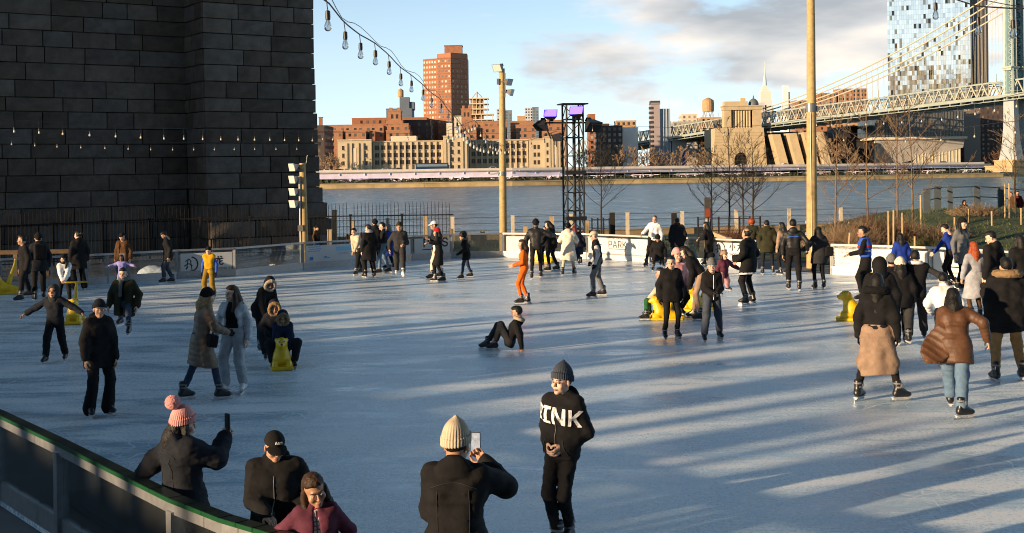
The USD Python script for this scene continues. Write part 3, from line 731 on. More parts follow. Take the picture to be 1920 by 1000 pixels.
# ------------------------------------------------------------------ the ground, the ice, the river
rng = random.Random(4)
ice_m = graph('ice', {
    'g': ('geometry', {}),
    # wide soft patches of scraped snow, lying along the skating direction
    'mp': ('mapping', {'rotation': (0, 0, -0.55), 'scale': (0.35, 1.3, 1)}), 'n1': ('noise_texture', {'scale': 0.9, 'detail': 6, 'roughness': 0.62, 'distortion': 0.6}),
    'mp2': ('mapping', {'rotation': (0, 0, 0.5), 'scale': (3.0, 26, 1)}), 'n2': ('noise_texture', {'scale': 1.0, 'detail': 4, 'roughness': 0.7, 'distortion': 1.6}),
    'mp3': ('mapping', {'rotation': (0, 0, -0.9), 'scale': (4.0, 34, 1)}), 'n3': ('noise_texture', {'scale': 1.0, 'detail': 3, 'roughness': 0.7, 'distortion': 2.4}),
    'n4': ('noise_texture', {'scale': 22, 'detail': 5, 'roughness': 0.8}),
    'v1': ('map_range', {'from_min': .36, 'from_max': .63, 'clamp': True}), 'v2': ('map_range', {'from_min': .55, 'from_max': .70, 'clamp': True}), 'v3': ('map_range', {'from_min': .57, 'from_max': .72, 'clamp': True}),
    'a': ('math', {'math_type': 'maximum'}), 'a2': ('math', {'math_type': 'multiply_add', 'value2': .6}), 'a3': ('math', {'math_type': 'multiply', 'use_clamp': True}), 'v4': ('map_range', {'from_min': .34, 'from_max': .66, 'to_min': .2, 'to_max': 1.7}),
    'c': ('rgb_ramp', {'ramp': [(0.0, (.39, .55, .67)), (.35, (.51, .65, .74)), (.8, (.80, .86, .88)), (1.0, (.92, .92, .91))]}),
    'r': ('map_range', {'to_min': .085, 'to_max': .55}),
    'mp5': ('mapping', {'scale': (.42, .6, 1)}), 'nd': ('noise_texture', {'scale': .8, 'detail': 2}), 'ds': ('vector_math', {'math_type': 'scale', 'scale': 1.6}), 'da': ('vector_math', {'math_type': 'add'}),
    'vo': ('voronoi_texture', {'feature': 'distance_to_edge', 'scale': 1.0}), 'vl': ('map_range', {'from_min': .0, 'from_max': .016, 'to_min': .75, 'to_max': .0, 'clamp': True}),
    'vo2': ('voronoi_texture', {'feature': 'distance_to_edge', 'scale': 2.3}), 'vl2': ('map_range', {'from_min': .0, 'from_max': .02, 'to_min': .55, 'to_max': .0, 'clamp': True}),
    'vm': ('math', {'math_type': 'maximum'}), 'ac': ('math', {'math_type': 'maximum'}),
    'h': ('math', {'math_type': 'multiply_add', 'value2': .5}),
    'b': ('bump', {'strength': .4, 'distance': .010}),
    'p': ('principled_bsdf', {'specular_ior_level': .55})},
    [('g.position', 'mp.vector'), ('mp.vector', 'n1.vector'), ('g.position', 'mp2.vector'), ('mp2.vector', 'n2.vector'), ('g.position', 'mp3.vector'), ('mp3.vector', 'n3.vector'), ('g.position', 'n4.vector'),
     ('n1.fac', 'v1.value'), ('n2.fac', 'v2.value'), ('n3.fac', 'v3.value'), ('v2.result', 'a.value1'), ('v3.result', 'a.value2'), ('a.value', 'a2.value1'), ('v1.result', 'a2.value3'), ('n4.fac', 'v4.value'),
     ('a2.value', 'a3.value1'), ('v4.result', 'a3.value2'), ('g.position', 'nd.vector'), ('nd.color', 'ds.vector1'), ('g.position', 'mp5.vector'), ('mp5.vector', 'da.vector1'), ('ds.vector', 'da.vector2'), ('da.vector', 'vo.vector'), ('da.vector', 'vo2.vector'), ('vo.distance', 'vl.value'), ('vo2.distance', 'vl2.value'), ('vl.result', 'vm.value1'), ('vl2.result', 'vm.value2'), ('vm.value', 'ac.value1'), ('a3.value', 'ac.value2'), ('ac.value', 'c.fac'), ('c.color', 'p.base_color'), ('ac.value', 'r.value'), ('r.result', 'p.roughness'),
     ('n4.fac', 'h.value1'), ('a3.value', 'h.value3'), ('h.value', 'b.height'), ('b.normal', 'p.normal')], 'p.BSDF')
RAIL = 0.95
far_px = [(-330, 520), (-160, 500), (0, 487), (163, 479), (331, 470), (439, 466), (567, 456), (667, 451), (771, 443), (846, 440), (940, 438), (1093, 439), (1214, 444), (1331, 448), (1440, 453), (1559, 459), (1675, 462), (1778, 466), (1835, 469), (1990, 479), (2200, 494)]
far_line = [G(x, y, RAIL) * [1, 1, 0] for x, y in far_px]
near_px = [(-420, 620), (-200, 690), (0, 775), (115, 829), (230, 886), (330, 935), (425, 972), (520, 1000), (640, 1040), (800, 1090)]
near_line = [G(x, y, RAIL) * [1, 1, 0] for x, y in near_px] + [np.array([.9, 7.3, 0]), np.array([2.6, 6.9, 0]), np.array([5, 6.8, 0]), np.array([12, 8.5, 0]), np.array([18, 14, 0])]
ring = [p[:2] for p in far_line] + [(20, 26)] + [p[:2] for p in near_line[::-1]]
obj('ice_rink', MB().prism([tuple(p) for p in ring], -.05, 0.0), ice_m, kind='structure')

asphalt = mat('asphalt', (.055, .055, .058), .9, .25, 3, .4, 120)
paving = mat('plaza_paving', (.13, .125, .12), .85, .2, 1.5, .2, 60)
turf = mat('turf', (.045, .065, .016), .95, .45, 2.2, .6, 40)
soil = mat('soil', (.05, .035, .022), .95, .3, 4, .5, 30)
bank = [(-700, 62), (-30, 66), (-5, 66), (10, 70), (24, 72), (34, 84), (60, 110), (200, 180), (900, 330)]
obj('park_ground', MB().prism([(-700, -60), (900, -60)] + bank[::-1], -3.6, -.06), paving, kind='structure')
water_m = graph('river_water', {
    'g': ('geometry', {}), 'mp': ('mapping', {'scale': (.30, .085, 1), 'rotation': (0, 0, .06)}), 'n': ('noise_texture', {'scale': 1.0, 'detail': 6, 'roughness': .68, 'distortion': .3}),
    'mp2': ('mapping', {'scale': (.010, .030, 1)}), 'n2': ('noise_texture', {'scale': 1.0, 'detail': 4, 'roughness': .55}), 'v2': ('map_range', {'from_min': .36, 'from_max': .62, 'to_min': .55, 'to_max': 1.25, 'clamp': True}),
    'vn': ('map_range', {'from_min': .34, 'from_max': .68, 'clamp': True}), 'mm': ('math', {'math_type': 'multiply'}),
    'c': ('rgb_ramp', {'ramp': [(0, (.013, .045, .066)), (.55, (.03, .09, .122)), (1, (.12, .21, .26))]}),  # palest tone: foam and wave glare put into the base colour
    'b': ('bump', {'distance': 1.6, 'strength': 1.0}), 'p': ('principled_bsdf', {'roughness': .2, 'ior': 1.2})},
    [('g.position', 'mp.vector'), ('mp.vector', 'n.vector'), ('g.position', 'mp2.vector'), ('mp2.vector', 'n2.vector'), ('n2.fac', 'v2.value'), ('n.fac', 'vn.value'), ('vn.result', 'mm.value1'), ('v2.result', 'mm.value2'), ('mm.value', 'c.fac'), ('c.color', 'p.base_color'), ('n.fac', 'b.height'), ('b.normal', 'p.normal')], 'p.BSDF')
obj('river', MB().quad((-3000, 20, -3.2), (4000, 20, -3.2), (4000, 1500, -3.2), (-3000, 1500, -3.2)), water_m, kind='structure')
shore = [(-2500, 200), (-600, 380), (-95, 494), (0, 514), (43, 531), (130, 560), (236, 604), (240, 690), (296, 700), (700, 860), (2500, 1300)]
def shore_y(x): return float(np.interp(x, [p[0] for p in shore], [p[1] for p in shore]))
obj('far_land', MB().prism(shore + [(6000, 9000), (-6000, 9000)], -3.4, -1.0), mat('city_ground', (.09, .085, .08), .95, .3, .05), kind='structure')
# seawall: courses of big blocks along the far bank
sw = thing('seawall', 'long tan stone seawall at the waterline across the river', 'seawall')
wall_m = mat('seawall_stone', (.52, .37, .17), .9, .3, .25, .3, 3)
m, cp = MB(), MB()
for (xa, ya), (xb, yb) in zip(shore[1:-2], shore[2:-1]):
    n = max(1, int(math.hypot(xb - xa, yb - ya) / 12))
    for i in range(n):
        a = np.array([xa + (xb - xa) * i / n, ya + (yb - ya) * i / n, 0]); b = np.array([xa + (xb - xa) * (i + 1) / n, ya + (yb - ya) * (i + 1) / n, 0])
        m.bar(a + [0, -.5, -2.6 + .1 * rng.random()], b + [0, -.5, -2.6 + .1 * rng.random()], 1.2 + .3 * rng.random(), 2.2)
        cp.bar(a + [0, -.6, -1.42], b + [0, -.6, -1.42], 1.8, .26)
obj('stonework', m, wall_m, sw); obj('coping', cp, mat('seawall_coping', (.55, .42, .24), .9, .2, .3), sw)

# ------------------------------------------------------------------ the stone bridge tower: courses of single rock-faced granite blocks
stone_ms = [mat(f'granite_{i}', c, .88, .28, 2.2, .7, 14, bdist=.03, spec=.3) for i, c in enumerate([(.100, .082, .068), (.084, .068, .056), (.116, .098, .083), (.092, .078, .068), (.074, .059, .048), (.100, .090, .082)])]
tw_a = math.radians(34)
TE, TN = np.array([-math.cos(tw_a), -math.sin(tw_a), 0]), np.array([math.sin(tw_a), -math.cos(tw_a), 0])
TC = np.array([-9.45, 60.0, 0])
def T(s, n, z): return TC + TE * s + TN * n + np.array([0, 0, z])
tower = thing('bridge_tower', 'massive grey granite block tower of the stone bridge at left', 'bridge tower')
core = MB()
def tbox(mb, s0, s1, n0, n1, z0, z1):
    p = [T(s0, n0, 0), T(s1, n0, 0), T(s1, n1, 0), T(s0, n1, 0)]
    v = np.array([q + [0, 0, z] for z in (z0, z1) for q in p]); mb.add(v, [(0, 1, 2, 3), (7, 6, 5, 4), (0, 4, 5, 1), (1, 5, 6, 2), (2, 6, 7, 3), (3, 7, 4, 0)])
REC = -2.3
tbox(core, .25, 5.3, -3.0, -.12, -1, 34); tbox(core, -.05, 26, -14, REC - .12, -1, 34); tbox(core, 22.2, 28, REC - .2, -.1, -1, 34)
obj('core', core, mat('mortar', (.055, .046, .039), .95, .2, 3), tower)
nstone, extra, edge = 0, MB(), MB()
srng = random.Random(11)
def block(p0, ax, nrm, w, h, z):
    'one rock-faced stone: p0 lower corner on the wall plane, ax along the wall, nrm outward'
    global nstone
    j = .022
    k, l = 4, 3
    proud = srng.uniform(.0, .05)
    rough = srng.random() ** 1.4 * .15
    V, Fc = [], []
    sx, sz = srng.uniform(0, 99), srng.uniform(0, 99)
    for b in range(l + 1):
        for a in range(k + 1):
            u, v = a / k, b / l
            e = min(u, 1 - u) * k, min(v, 1 - v) * l
            edge = min(1, e[0]) * min(1, e[1])
            d = proud + .015 + edge * (.025 + rough * (meshkit.noise(np.array([sx + u * 3, sz + v * 3, 1.0])) - .1))
            V.append(p0 + ax * (j + u * (w - 2 * j)) + np.array([0, 0, z + j + v * (h - 2 * j)]) + nrm * d)
    n = len(V)
    for b in range(l):
        for a in range(k):
            i = b * (k + 1) + a
            Fc.append((i, i + 1, i + k + 2, i + k + 1))
    rim = [b for b in range(k + 1)] + [(k + 1) * b + k for b in range(1, l + 1)] + [(k + 1) * l + a for a in range(k - 1, -1, -1)] + [(k + 1) * b for b in range(l - 1, 0, -1)]
    for i in rim: V.append(V[i] - nrm * .22)
    for q in range(len(rim)):
        Fc.append((rim[(q + 1) % len(rim)], rim[q], n + q, n + (q + 1) % len(rim)))
    V, Fc = np.array(V), np.array(Fc)
    if np.dot(np.cross(ax, (0, 0, 1)), nrm) < 0: Fc = Fc[:, ::-1]
    mb = MB().add(V, Fc)
    c = p0 + ax * w / 2
    xim = CX + F * c[0] / c[1]; yim = HY - F * (z + h / 2 - CH) / c[1]
    if nstone < 296 and -60 < xim < 640 and -25 < yim < 470:
        nstone += 1; obj('stone_block', mb, srng.choice(stone_ms), tower, smooth=40)
    else: extra.mesh(mb.get())
z, row = -.9, 0
while z < 17:
    h = srng.choice((.62, .68, .72, .76)); out = max(0, (9 - z)) * .028 + (max(0, 2.6 - z) * .20)
    # right buttress: front, with its corner stones turning on to the left return
    s = -out * .8
    while s < 5.46 - .01:
        w = srng.uniform(.9, 2.2)
        if 5.46 - (s + w) < .7: w = 5.46 - s
        block(T(s, out, 0), TE, TN, w, h, z); s += w
    s = 0.0
    while s < 2.3:
        w = min(srng.uniform(.8, 1.6), 2.32 - s)
        if 2.3 - (s + w) < .5: w = 2.32 - s
        block(T(5.46, out - s, 0), -TN, TE, w, h, z); s += w
    s = 5.46
    while s < 22.2:
        w = srng.uniform(1.0, 2.6)
        block(T(s, REC, 0), TE, TN, w, h, z); s += w
    s = 22.2
    while s < 27.5:
        w = srng.uniform(1.0, 2.3)
        block(T(s, 0, 0), TE, TN, w, h, z); s += w
    block(T(22.2, REC + .05, 0), TN, -TE, 2.2, h, z)
    s = 0
    while s < 7:                                        # the side towards the river
        w = srng.uniform(1.0, 2.3)
        block(T(-out * .8, out - s, 0), -TN, -TE, w, h, z); s += w
    tbox(edge, -out * .8 + .10, .6, -3.0, out - .10, z, z + h + .01)
    z += h; row += 1
obj('core_edge', edge, mat('mortar', (.055, .046, .039)), tower)
obj('outer_stones', extra, stone_ms[1], tower, smooth=40, kind='stuff')

# ------------------------------------------------------------------ iron picket fence round the tower, railing along the quay
iron = mat('black_iron', (.008, .008, .009), .85, .2, 8, spec=.15)
fence_px = [(-200, 413), (0, 402), (280, 392), (560, 387), (850, 383)]
FZ = 2.05
fl = [G(x, y, FZ) * [1, 1, 0] for x, y in fence_px]
fl[-1] = np.array(fl[-1])
def along(line, step):
    out = []
    for a, b in zip(line[:-1], line[1:]):
        n = max(1, int(round(np.linalg.norm(b - a) / step)))
        out += [a + (b - a) * i / n for i in range(n)]
    return out + [line[-1]]
fpts = along(fl, 2.3)
for i, (a, b) in enumerate(zip(fpts[:-1], fpts[1:])):
    xm = CX + F * ((a + b) / 2)[0] / ((a + b) / 2)[1]
    where = 'in front of the granite tower' if xm < 590 else 'against the river'
    f_ = thing('picket_fence', f'black iron picket fence bay {where}, {["first","second","third","fourth","fifth","sixth","seventh","eighth","ninth","tenth","eleventh","twelfth","thirteenth","fourteenth","fifteenth","sixteenth","seventeenth","eighteenth"][min(i,17)]} from the left', 'fence', a, group='bays of the black picket fence')
    d = b - a; n = int(np.linalg.norm(d) / .155)
    pk = MB()
    for k in range(1, n):
        p = d * k / n
        h = FZ + rng.uniform(-.03, .03)
        pk.bar(p, p + [0, 0, h], .022); pk.bar(p + [0, 0, h], p + [rng.uniform(-.03, .03), rng.uniform(-.03, .03), h + .12], .011)
    obj('pickets', pk, iron, f_, kind='stuff')
    obj('fence_post', MB().bar((0, 0, -.05), (0, 0, FZ - .42), .075).box((0, 0, FZ - .40), (.12, .12, .05)), iron, f_)
    for z in (.12, FZ - .45): obj('rail', MB().bar(np.array([0, -.01, z]), d + [0, -.01, z], .04, .05), iron, f_)
rail_wood = mat('pale_timber', (.36, .26, .14), .8, .2, 5, .3, 60)
steel_g = mat('galvanised', (.20, .21, .22), .5, .2, 8, metal=.6)
quay = [np.array([-12.5, 60.5, 0]), np.array([-3, 62.5, 0]), np.array([9, 66.5, 0]), np.array([21, 69.5, 0])]
qp = along(quay, 3.3)
ordn = ['first', 'second', 'third', 'fourth', 'fifth', 'sixth', 'seventh', 'eighth', 'ninth', 'tenth', 'eleventh', 'twelfth', 'thirteenth', 'fourteenth', 'fifteenth', 'sixteenth', 'seventeenth', 'eighteenth', 'nineteenth', 'twentieth', 'twenty-first', 'twenty-second', 'twenty-third', 'twenty-fourth', 'twenty-fifth', 'twenty-sixth', 'twenty-seventh', 'twenty-eighth', 'twenty-ninth', 'thirtieth', 'thirty-first', 'thirty-second', 'thirty-third', 'thirty-fourth', 'thirty-fifth']
for i, (a, b) in enumerate(zip(qp[:-1], qp[1:])):
    t = thing('quay_railing', f'pale post of the quay railing with thin cables along the river, {ordn[i]} from the tower', 'railing', a, group='quay railing')
    obj('post', MB().box((0, 0, .55), (.18, .13, 1.2)).box((0, 0, 1.16), (.20, .15, .04)), mat('quay_post', (.46, .40, .30), .8, .15, 5), t)
    for z in (.45, .8, 1.1): obj('cable', MB().tube([np.array([0, 0, z]), b - a + [0, 0, z]], .014, 5), steel_g, t)
# low timber kerb of the quay
obj_q = thing('quay_kerb', 'pale timber kerb along the edge of the quay', 'kerb')
for i, (a, b) in enumerate(zip(qp[:-1], qp[1:])): obj('beam', MB().bar(a + [0, .6, .1], b + [0, .6, .1], .4, .36), rail_wood, obj_q)
# lawn strips and the grassy mound on the right
def terrain(name, poly, hf, m, label=None, step=.6):
    from shapely.geometry import Polygon, Point
    from shapely import contains_xy
    pg = Polygon(poly); x0, y0, x1, y1 = pg.bounds
    xs, ys = np.arange(x0, x1 + step, step), np.arange(y0, y1 + step, step)
    X, Y = np.meshgrid(xs, ys, indexing='ij')
    Z = hf(X, Y)
    idx = np.arange(X.size).reshape(X.shape)
    q = np.stack([idx[:-1, :-1], idx[1:, :-1], idx[1:, 1:], idx[:-1, 1:]], -1).reshape(-1, 4)
    cx, cy = X.ravel()[q].mean(1), Y.ravel()[q].mean(1)
    q = q[contains_xy(pg, cx, cy)]
    return obj(name, MB().add(np.stack([X.ravel(), Y.ravel(), Z.ravel()], 1)[np.unique(q)], np.searchsorted(np.unique(q), q)), m, smooth=True, kind='structure')
def mound(X, Y):
    d = np.clip((Y - 41) / 17, 0, 1)
    e = np.clip((X - 11.5) / 9, 0, 1)
    return -.04 + 1.35 * (d * d * (3 - 2 * d)) * (e * e * (3 - 2 * e)) + .05 * meshkit.fbm(np.stack([X * .5, Y * .5, X * 0], -1), 3) - .02 - .9 * np.clip((Y - 62) / 8, 0, 1)
terrain('grass_mound', [(7, 49.5), (9, 48), (12, 44.5), (14.5, 41.2), (19, 39), (40, 34), (60, 50), (60, 78), (30, 72), (12, 66), (4, 58)], mound, turf)
terrain('lawn', [(-4, 52), (7, 50), (4.2, 58), (11, 65), (8, 66), (-4, 61)], lambda X, Y: -.03 + .0 * X + .03 * meshkit.fbm(np.stack([X, Y, X * 0], -1), 2), turf)
gr = np.random.default_rng(3)
n = 26000
gx, gy = gr.uniform(-4, 45, n), gr.uniform(38, 70, n)
keep = ((gx > 11.5 + (48 - gy).clip(0, 9) * .7) & (gy > 51 - .62 * gx)) | ((gx < 8) & (gy > 53) & (gy < 62))
gx, gy = gx[keep], gy[keep]; n = len(gx)
gz = np.where(gx < 8, 0, mound(gx, gy)); hh = gr.uniform(.05, .13, n); aa = gr.uniform(0, 2 * PI, n)
p = np.stack([gx, gy, gz], 1); dx = np.stack([np.cos(aa), np.sin(aa), 0 * aa], 1) * .02
tip = p + np.stack([gr.normal(0, .04, n), gr.normal(0, .04, n), hh], 1)
V = np.stack([p - dx, p + dx, tip], 1).reshape(-1, 3)
tag(obj('grass', MB().add(V, np.arange(3 * n).reshape(-1, 3)), mat('grass_blade', (.07, .085, .018), .9, .4, 1.4)), 'short winter grass on the sunlit mound', 'grass', None, 'stuff')
# ------------------------------------------------------------------ rink boards
alu = mat('aluminium', (.34, .35, .36), .42, .15, 12, metal=.75)
kick = mat('kickplate', (.54, .54, .53), .5, .08, 10)
rail_white = mat('rail_white', (.42, .42, .40), .5, .1, 12)
clear = glass('board_glazing', (.66, .70, .72), 1.4, .035)
panel_w = mat('sign_white', (.52, .53, .52), .55, .04, 4)
ink, bluei, redi, grn = mat('print_black', (.014, .014, .016), .6, .05), mat('print_blue', (.03, .20, .48), .6, .05), mat('print_red', (.4, .03, .02), .6, .05), mat('cap_green', (.008, .06, .022), .3, .15, 20)
greyi = mat('print_grey', (.30, .31, .33), .6, .05)
lightblue = mat('print_lightblue', (.22, .48, .66), .6, .05)
def strokes(segs, w=.02):
    m = MB()
    for s in segs:
        for a, b in zip(s[:-1], s[1:]): m.bar((a[0], a[1], .001), (b[0], b[1], .001), w, .002, up=(0, 0, 1))
    return m.get()
def glyph_small(k):      # the sign's two characters, drawn stroke by stroke in a unit box
    if k == 0: return [[(.5, 1), (.5, .05), (.38, .12)], [(.28, .68), (.10, .32)], [(.70, .68), (.90, .32)]]
    return [[(.05, .70), (.95, .70)], [(.42, 1), (.42, .62), (.05, .03)], [(.58, .68), (.58, .12), (.70, .03), (.95, .06), (.95, .22)], [(.66, .98), (.82, .84)], [(.88, .5), (.58, .26)]]
def flat_text(mb, txt, h, x, y, bold=True):
    m = meshkit.text_mesh(txt, h, .002, bold); v = np.array(m.vertices); mb.add(v + [x, y, 0], m.faces); return v[:, 0].max()
def sign(parent, kind, A, B, z0, z1, facing):
    'a printed sheet hung on the boards between A and B; content in local (along, up)'
    d = B - A; L = np.linalg.norm(d); u = d / L
    nrm = np.array([u[1], -u[0], 0])
    if nrm @ facing < 0: nrm = -nrm
    if np.cross(u, [0, 0, 1]) @ nrm < 0: A, B, u = B, A, -u        # reads left to right from the rink
    def place(m, off=.0):
        v = np.array(m.vertices)
        return trimesh.Trimesh(A + v[:, :1] * u + (z0 + v[:, 1:2]) * np.array([0, 0, 1]) + (v[:, 2:3] + off) * nrm, m.faces, process=False)
    H = z1 - z0
    sh = MB().box((L / 2, H / 2, 0), (L, H, .012))
    s_ = obj('sign_sheet', place(sh.get(), .02), panel_w, parent)
    def put(name, m, c):
        obj(name, place(m.get() if isinstance(m, MB) else m, .028), c, s_)
    if kind == 'pulse':
        c = L / 2 - .42; h = .34; y = .30
        m = MB(); w = flat_text(m, 'P', h, c, y)
        put('letter_p', m, ink)
        m = MB().box((c + w + .07, y + h - .05, .001), (.05, .12, .002)).box((c + w + .16, y + h - .05, .001), (.05, .12, .002)); put('quote_marks', m, ink)
        m = MB().prism([(c + w + .02, y), (c + w + .25, y), (c + w + .12, y + .15)], 0, .002); put('blue_mark', m, lightblue)
        m = MB(); w2 = flat_text(m, 'LS', h, c + w + .26, y); put('letters_ls', m, ink)
        put('underline', MB().box((L / 2, .20, .001), (.86, .035, .002)), ink)
    elif kind == 'park':
        m = MB(); w = flat_text(m, 'BROOKLYN BRIDGE', .085, 0, 0, False); m.v = [v + [L / 2 - w / 2, .60, 0] for v in m.v]; put('small_line', m, ink)
        m = MB(); w = flat_text(m, 'PARK', .27, 0, 0, False); m.v = [v + [L / 2 - w / 2, .27, 0] for v in m.v]; put('big_line', m, ink)
        put('underline', MB().box((L / 2, .23, .001), (.85, .022, .002)), ink)
    elif kind == 'shoo':
        c = L * .16; m = MB(); a = np.linspace(-1.2, 1.9, 14)
        for q0, q1 in zip(a[:-1], a[1:]): m.bar((c + .24 * math.cos(q0 - .5) + .05, .42 + .24 * math.sin(q0 - .5), .001), (c + .24 * math.cos(q1 - .5) + .05, .42 + .24 * math.sin(q1 - .5), .001), .045, .002)
        m.add(*(lambda q: (np.array(q.vertices), q.faces))(strokes([[(c - .12, .5), (c, .6), (c + .08, .5)], [(c - .16, .36), (c, .44), (c + .12, .36)], [(c - .1, .26), (c - .02, .34)], [(c - .02, .60), (c - .08, .24)], [(c + .05, .55), (c + .1, .22)]], .03)))
        put('round_emblem', m, ink)
        m = MB()
        for k in (0, 1):
            for st_ in glyph_small(k):
                for p, q in zip(st_[:-1], st_[1:]): m.bar((c + .48 + k * .36 + p[0] * .30, .36 + p[1] * .30, .001), (c + .48 + k * .36 + q[0] * .30, .36 + q[1] * .30, .001), .042, .002)
        put('characters', m, ink)
        m = MB(); flat_text(m, 'SHOO LOONG KAN', .085, c + .48, .20); put('latin_line', m, ink)
    elif kind == 'blue':
        m = MB()
        for r in range(4):
            for k in range(5): m.box((.12 + k * .10 + .03 * ((r * 7 + k * 3) % 3), .66 - r * .075, .001), (.07 + .02 * ((r + k) % 2), .022, .002))
        put('text_lines', m, bluei)
        put('small_marks', MB().box((.22, .17, .001), (.14, .12, .002)).box((.85, .17, .001), (.26, .03, .002)).box((.80, .22, .001), (.12, .03, .002)), bluei)
        put('blue_block', MB().box((L - .55, .48, .001), (.62, .15, .002)), lightblue)
        m = MB(); flat_text(m, 'THE RINK', .07, L - .80, .27, False); put('faint_line', m, greyi)
    elif kind == 'prepared':
        for k, (tx, y, cc) in enumerate((("YOU'RE PREPARED", .58, ink), ('FOR THE ICE.', .485, ink), ('WHAT ABOUT', .37, greyi), ('EVERYTHING ELSE?', .28, greyi))):
            m = MB(); flat_text(m, tx, .062, .12, y, False); put('text_line', m, cc)
        put('fine_print', MB().box((.20, .17, .001), (.16, .05, .002)).box((.42, .17, .001), (.2, .03, .002)), greyi)
        m = MB(); a = np.linspace(0, 2 * PI, 15)
        for q0, q1 in zip(a[:-1], a[1:]): m.bar((.92 + .055 * math.cos(q0), .18 + .055 * math.sin(q0), .001), (.92 + .055 * math.cos(q1), .18 + .055 * math.sin(q1), .001), .018, .002)
        m.box((1.08, .17, .001), (.16, .025, .002)); put('logo', m, bluei)
def lerp_line(line, px):
    'point of the board line above image column px'
    xs = [q[0] for q in far_px]; px = min(max(px, xs[0]), xs[-1])
    for i in range(len(line) - 1):
        if xs[i] <= px <= xs[i + 1]:
            t = (px - xs[i]) / (xs[i + 1] - xs[i])
            return line[i] + (line[i + 1] - line[i]) * t
mods = [(-330, -160, '', 'of plain glazing far outside the left edge'), (-160, 0, '', 'of plain glazing just outside the left edge'), (0, 163, '', 'of plain glazing behind the bearded man at far left'), (163, 200, '', 'short and plain, right of the long black coat'), (200, 331, '', 'of plain glazing behind the girl in lilac and the snow heap'), (331, 439, 'shoo', 'with the round emblem sign behind the yellow vest marshal'), (439, 567, '', 'of bare glazing in front of the tower foot'), (567, 671, 'blue', 'with the pale sign with a blue block'),
        (671, 771, 'plain', 'with a blank pale sheet behind the group of dark skaters'), (771, 846, 'pulse', 'with the black lettered sign left of the small child'), (846, 943, '', 'of bare glazing below the tall timber pole'), (943, 1010, 'plain', 'with a blank sheet behind the man in the shiny puffer'), (1010, 1100, '', 'of bare glazing behind the long cream coat'), (1100, 1218, 'park', 'with the PARK sign right of the old man in the vest'),
        (1285, 1331, '', 'short and plain, left of the long black coat at the gate'), (1331, 1420, 'shoo', 'with the sign of a round emblem, right half of the rink'), (1559, 1680, 'prepared', 'with the text-filled white notice behind the steward'), (1680, 1745, 'plain', 'with a blank white sheet behind the woman in blue'), (1745, 1840, 'pulse', 'with the black lettered sign behind the grey coat'), (1840, 1990, '', 'of plain glazing at the right picture edge'), (1990, 2200, '', 'of plain glazing outside the right edge')]
for mi, (xa, xb, kind, lab) in enumerate(mods):
    A, B = lerp_line(far_line, xa + .01), lerp_line(far_line, xb - .01)
    d = B - A; u = d / np.linalg.norm(d)
    t = thing('rink_board', 'rink board bay ' + lab, 'rink barrier', (0, 0, 0), group='boards round the rink')
    white = xa > 1500
    obj('frame_post', MB().bar(A + [0, 0, 0], A + [0, 0, RAIL - .03], .09), rail_white if white else alu, t)
    obj('top_rail', MB().bar(A + [0, 0, RAIL], B + [0, 0, RAIL], .13, .06), rail_white if (white or 1100 <= xa < 1420) else alu, t)
    obj('kick_plate', MB().bar(A + [0, 0, .10], B + [0, 0, .10], .07, .20), kick if xa > 900 else alu, t)
    obj('mid_rail', MB().bar(A + [0, 0, .225], B + [0, 0, .225], .085, .05), alu, t)
    obj('glazing', MB().bar(A + u * .05 + [0, 0, .585], B - u * .05 + [0, 0, .585], .012, .66), clear, t)
    if kind:
        m = .12 if kind != 'plain' else .15
        sign(t, kind, A + u * m, B - u * .08, .06 if kind == 'shoo' and xa < 900 else .2, .84, np.array([0, -1.0, 0]))
# gate opening between the boards at right and the short leg of the boards
# near boards with the green capped rail, curving through the lower left corner
for mi, (a, b) in enumerate(((0, 2), (2, 3), (3, 5), (5, 7), (7, 9), (9, 11), (11, 13))):
    pts = near_line[a:b + 1]
    t = thing('rink_board', ['near rink board bay beyond the left edge', 'near rink board bay at the left edge, dark cap rail and sunlit glazing', 'near rink board bay that the pink hat leans on, green edged cap rail', 'near rink board bay below the man in the black cap', 'near rink board bay hidden below the girl', 'near rink board bay under the camera', 'near rink board bay at lower right'][mi], 'rink barrier', (0, 0, 0), group='near boards')
    top, edge, low, kickm, gl = MB(), MB(), MB(), MB(), MB()
    sm = [pts[0]]
    for p, q in zip(pts[:-1], pts[1:]): sm += [p + (q - p) * k / 3 for k in (1, 2, 3)]
    for p, q in zip(sm[:-1], sm[1:]):
        e = (q - p) / np.linalg.norm(q - p) * .008
        o = np.array([q[1] - p[1], p[0] - q[0], 0]); o /= np.linalg.norm(o)
        if o[1] > 0: o = -o
        top.bar(p - e + [0, 0, RAIL], q + e + [0, 0, RAIL], .115, .028)
        edge.bar(p - e + o * .062 + [0, 0, RAIL - .002], q + e + o * .062 + [0, 0, RAIL - .002], .012, .034)
        low.bar(p - e + o * .02 + [0, 0, RAIL - .07], q + e + o * .02 + [0, 0, RAIL - .07], .05, .085)
        kickm.bar(p - e + [0, 0, .13], q + e + [0, 0, .13], .06, .20)
        gl.bar(p + [0, 0, .54], q + [0, 0, .54], .012, .64)
    obj('cap_rail', top, mat('cap_black', (.012, .018, .015), .22, .3, 14), t); obj('green_edge', edge, grn, t)
    obj('under_rail', low, alu, t); obj('kick_plate', kickm, alu, t); obj('glazing', gl, glass('near_glazing', (.55, .60, .62), 1.45, .025), t)
    p = pts[-1]; o = np.array([pts[-1][1] - pts[-2][1], pts[-2][0] - pts[-1][0], 0]); o /= np.linalg.norm(o)
    if o[1] > 0: o = -o
    obj('frame_post', MB().box(p + o * .03 + [0, 0, .44], (.10, .07, .84), math.atan2(p[1] - pts[-2][1], p[0] - pts[-2][0])), alu, t)
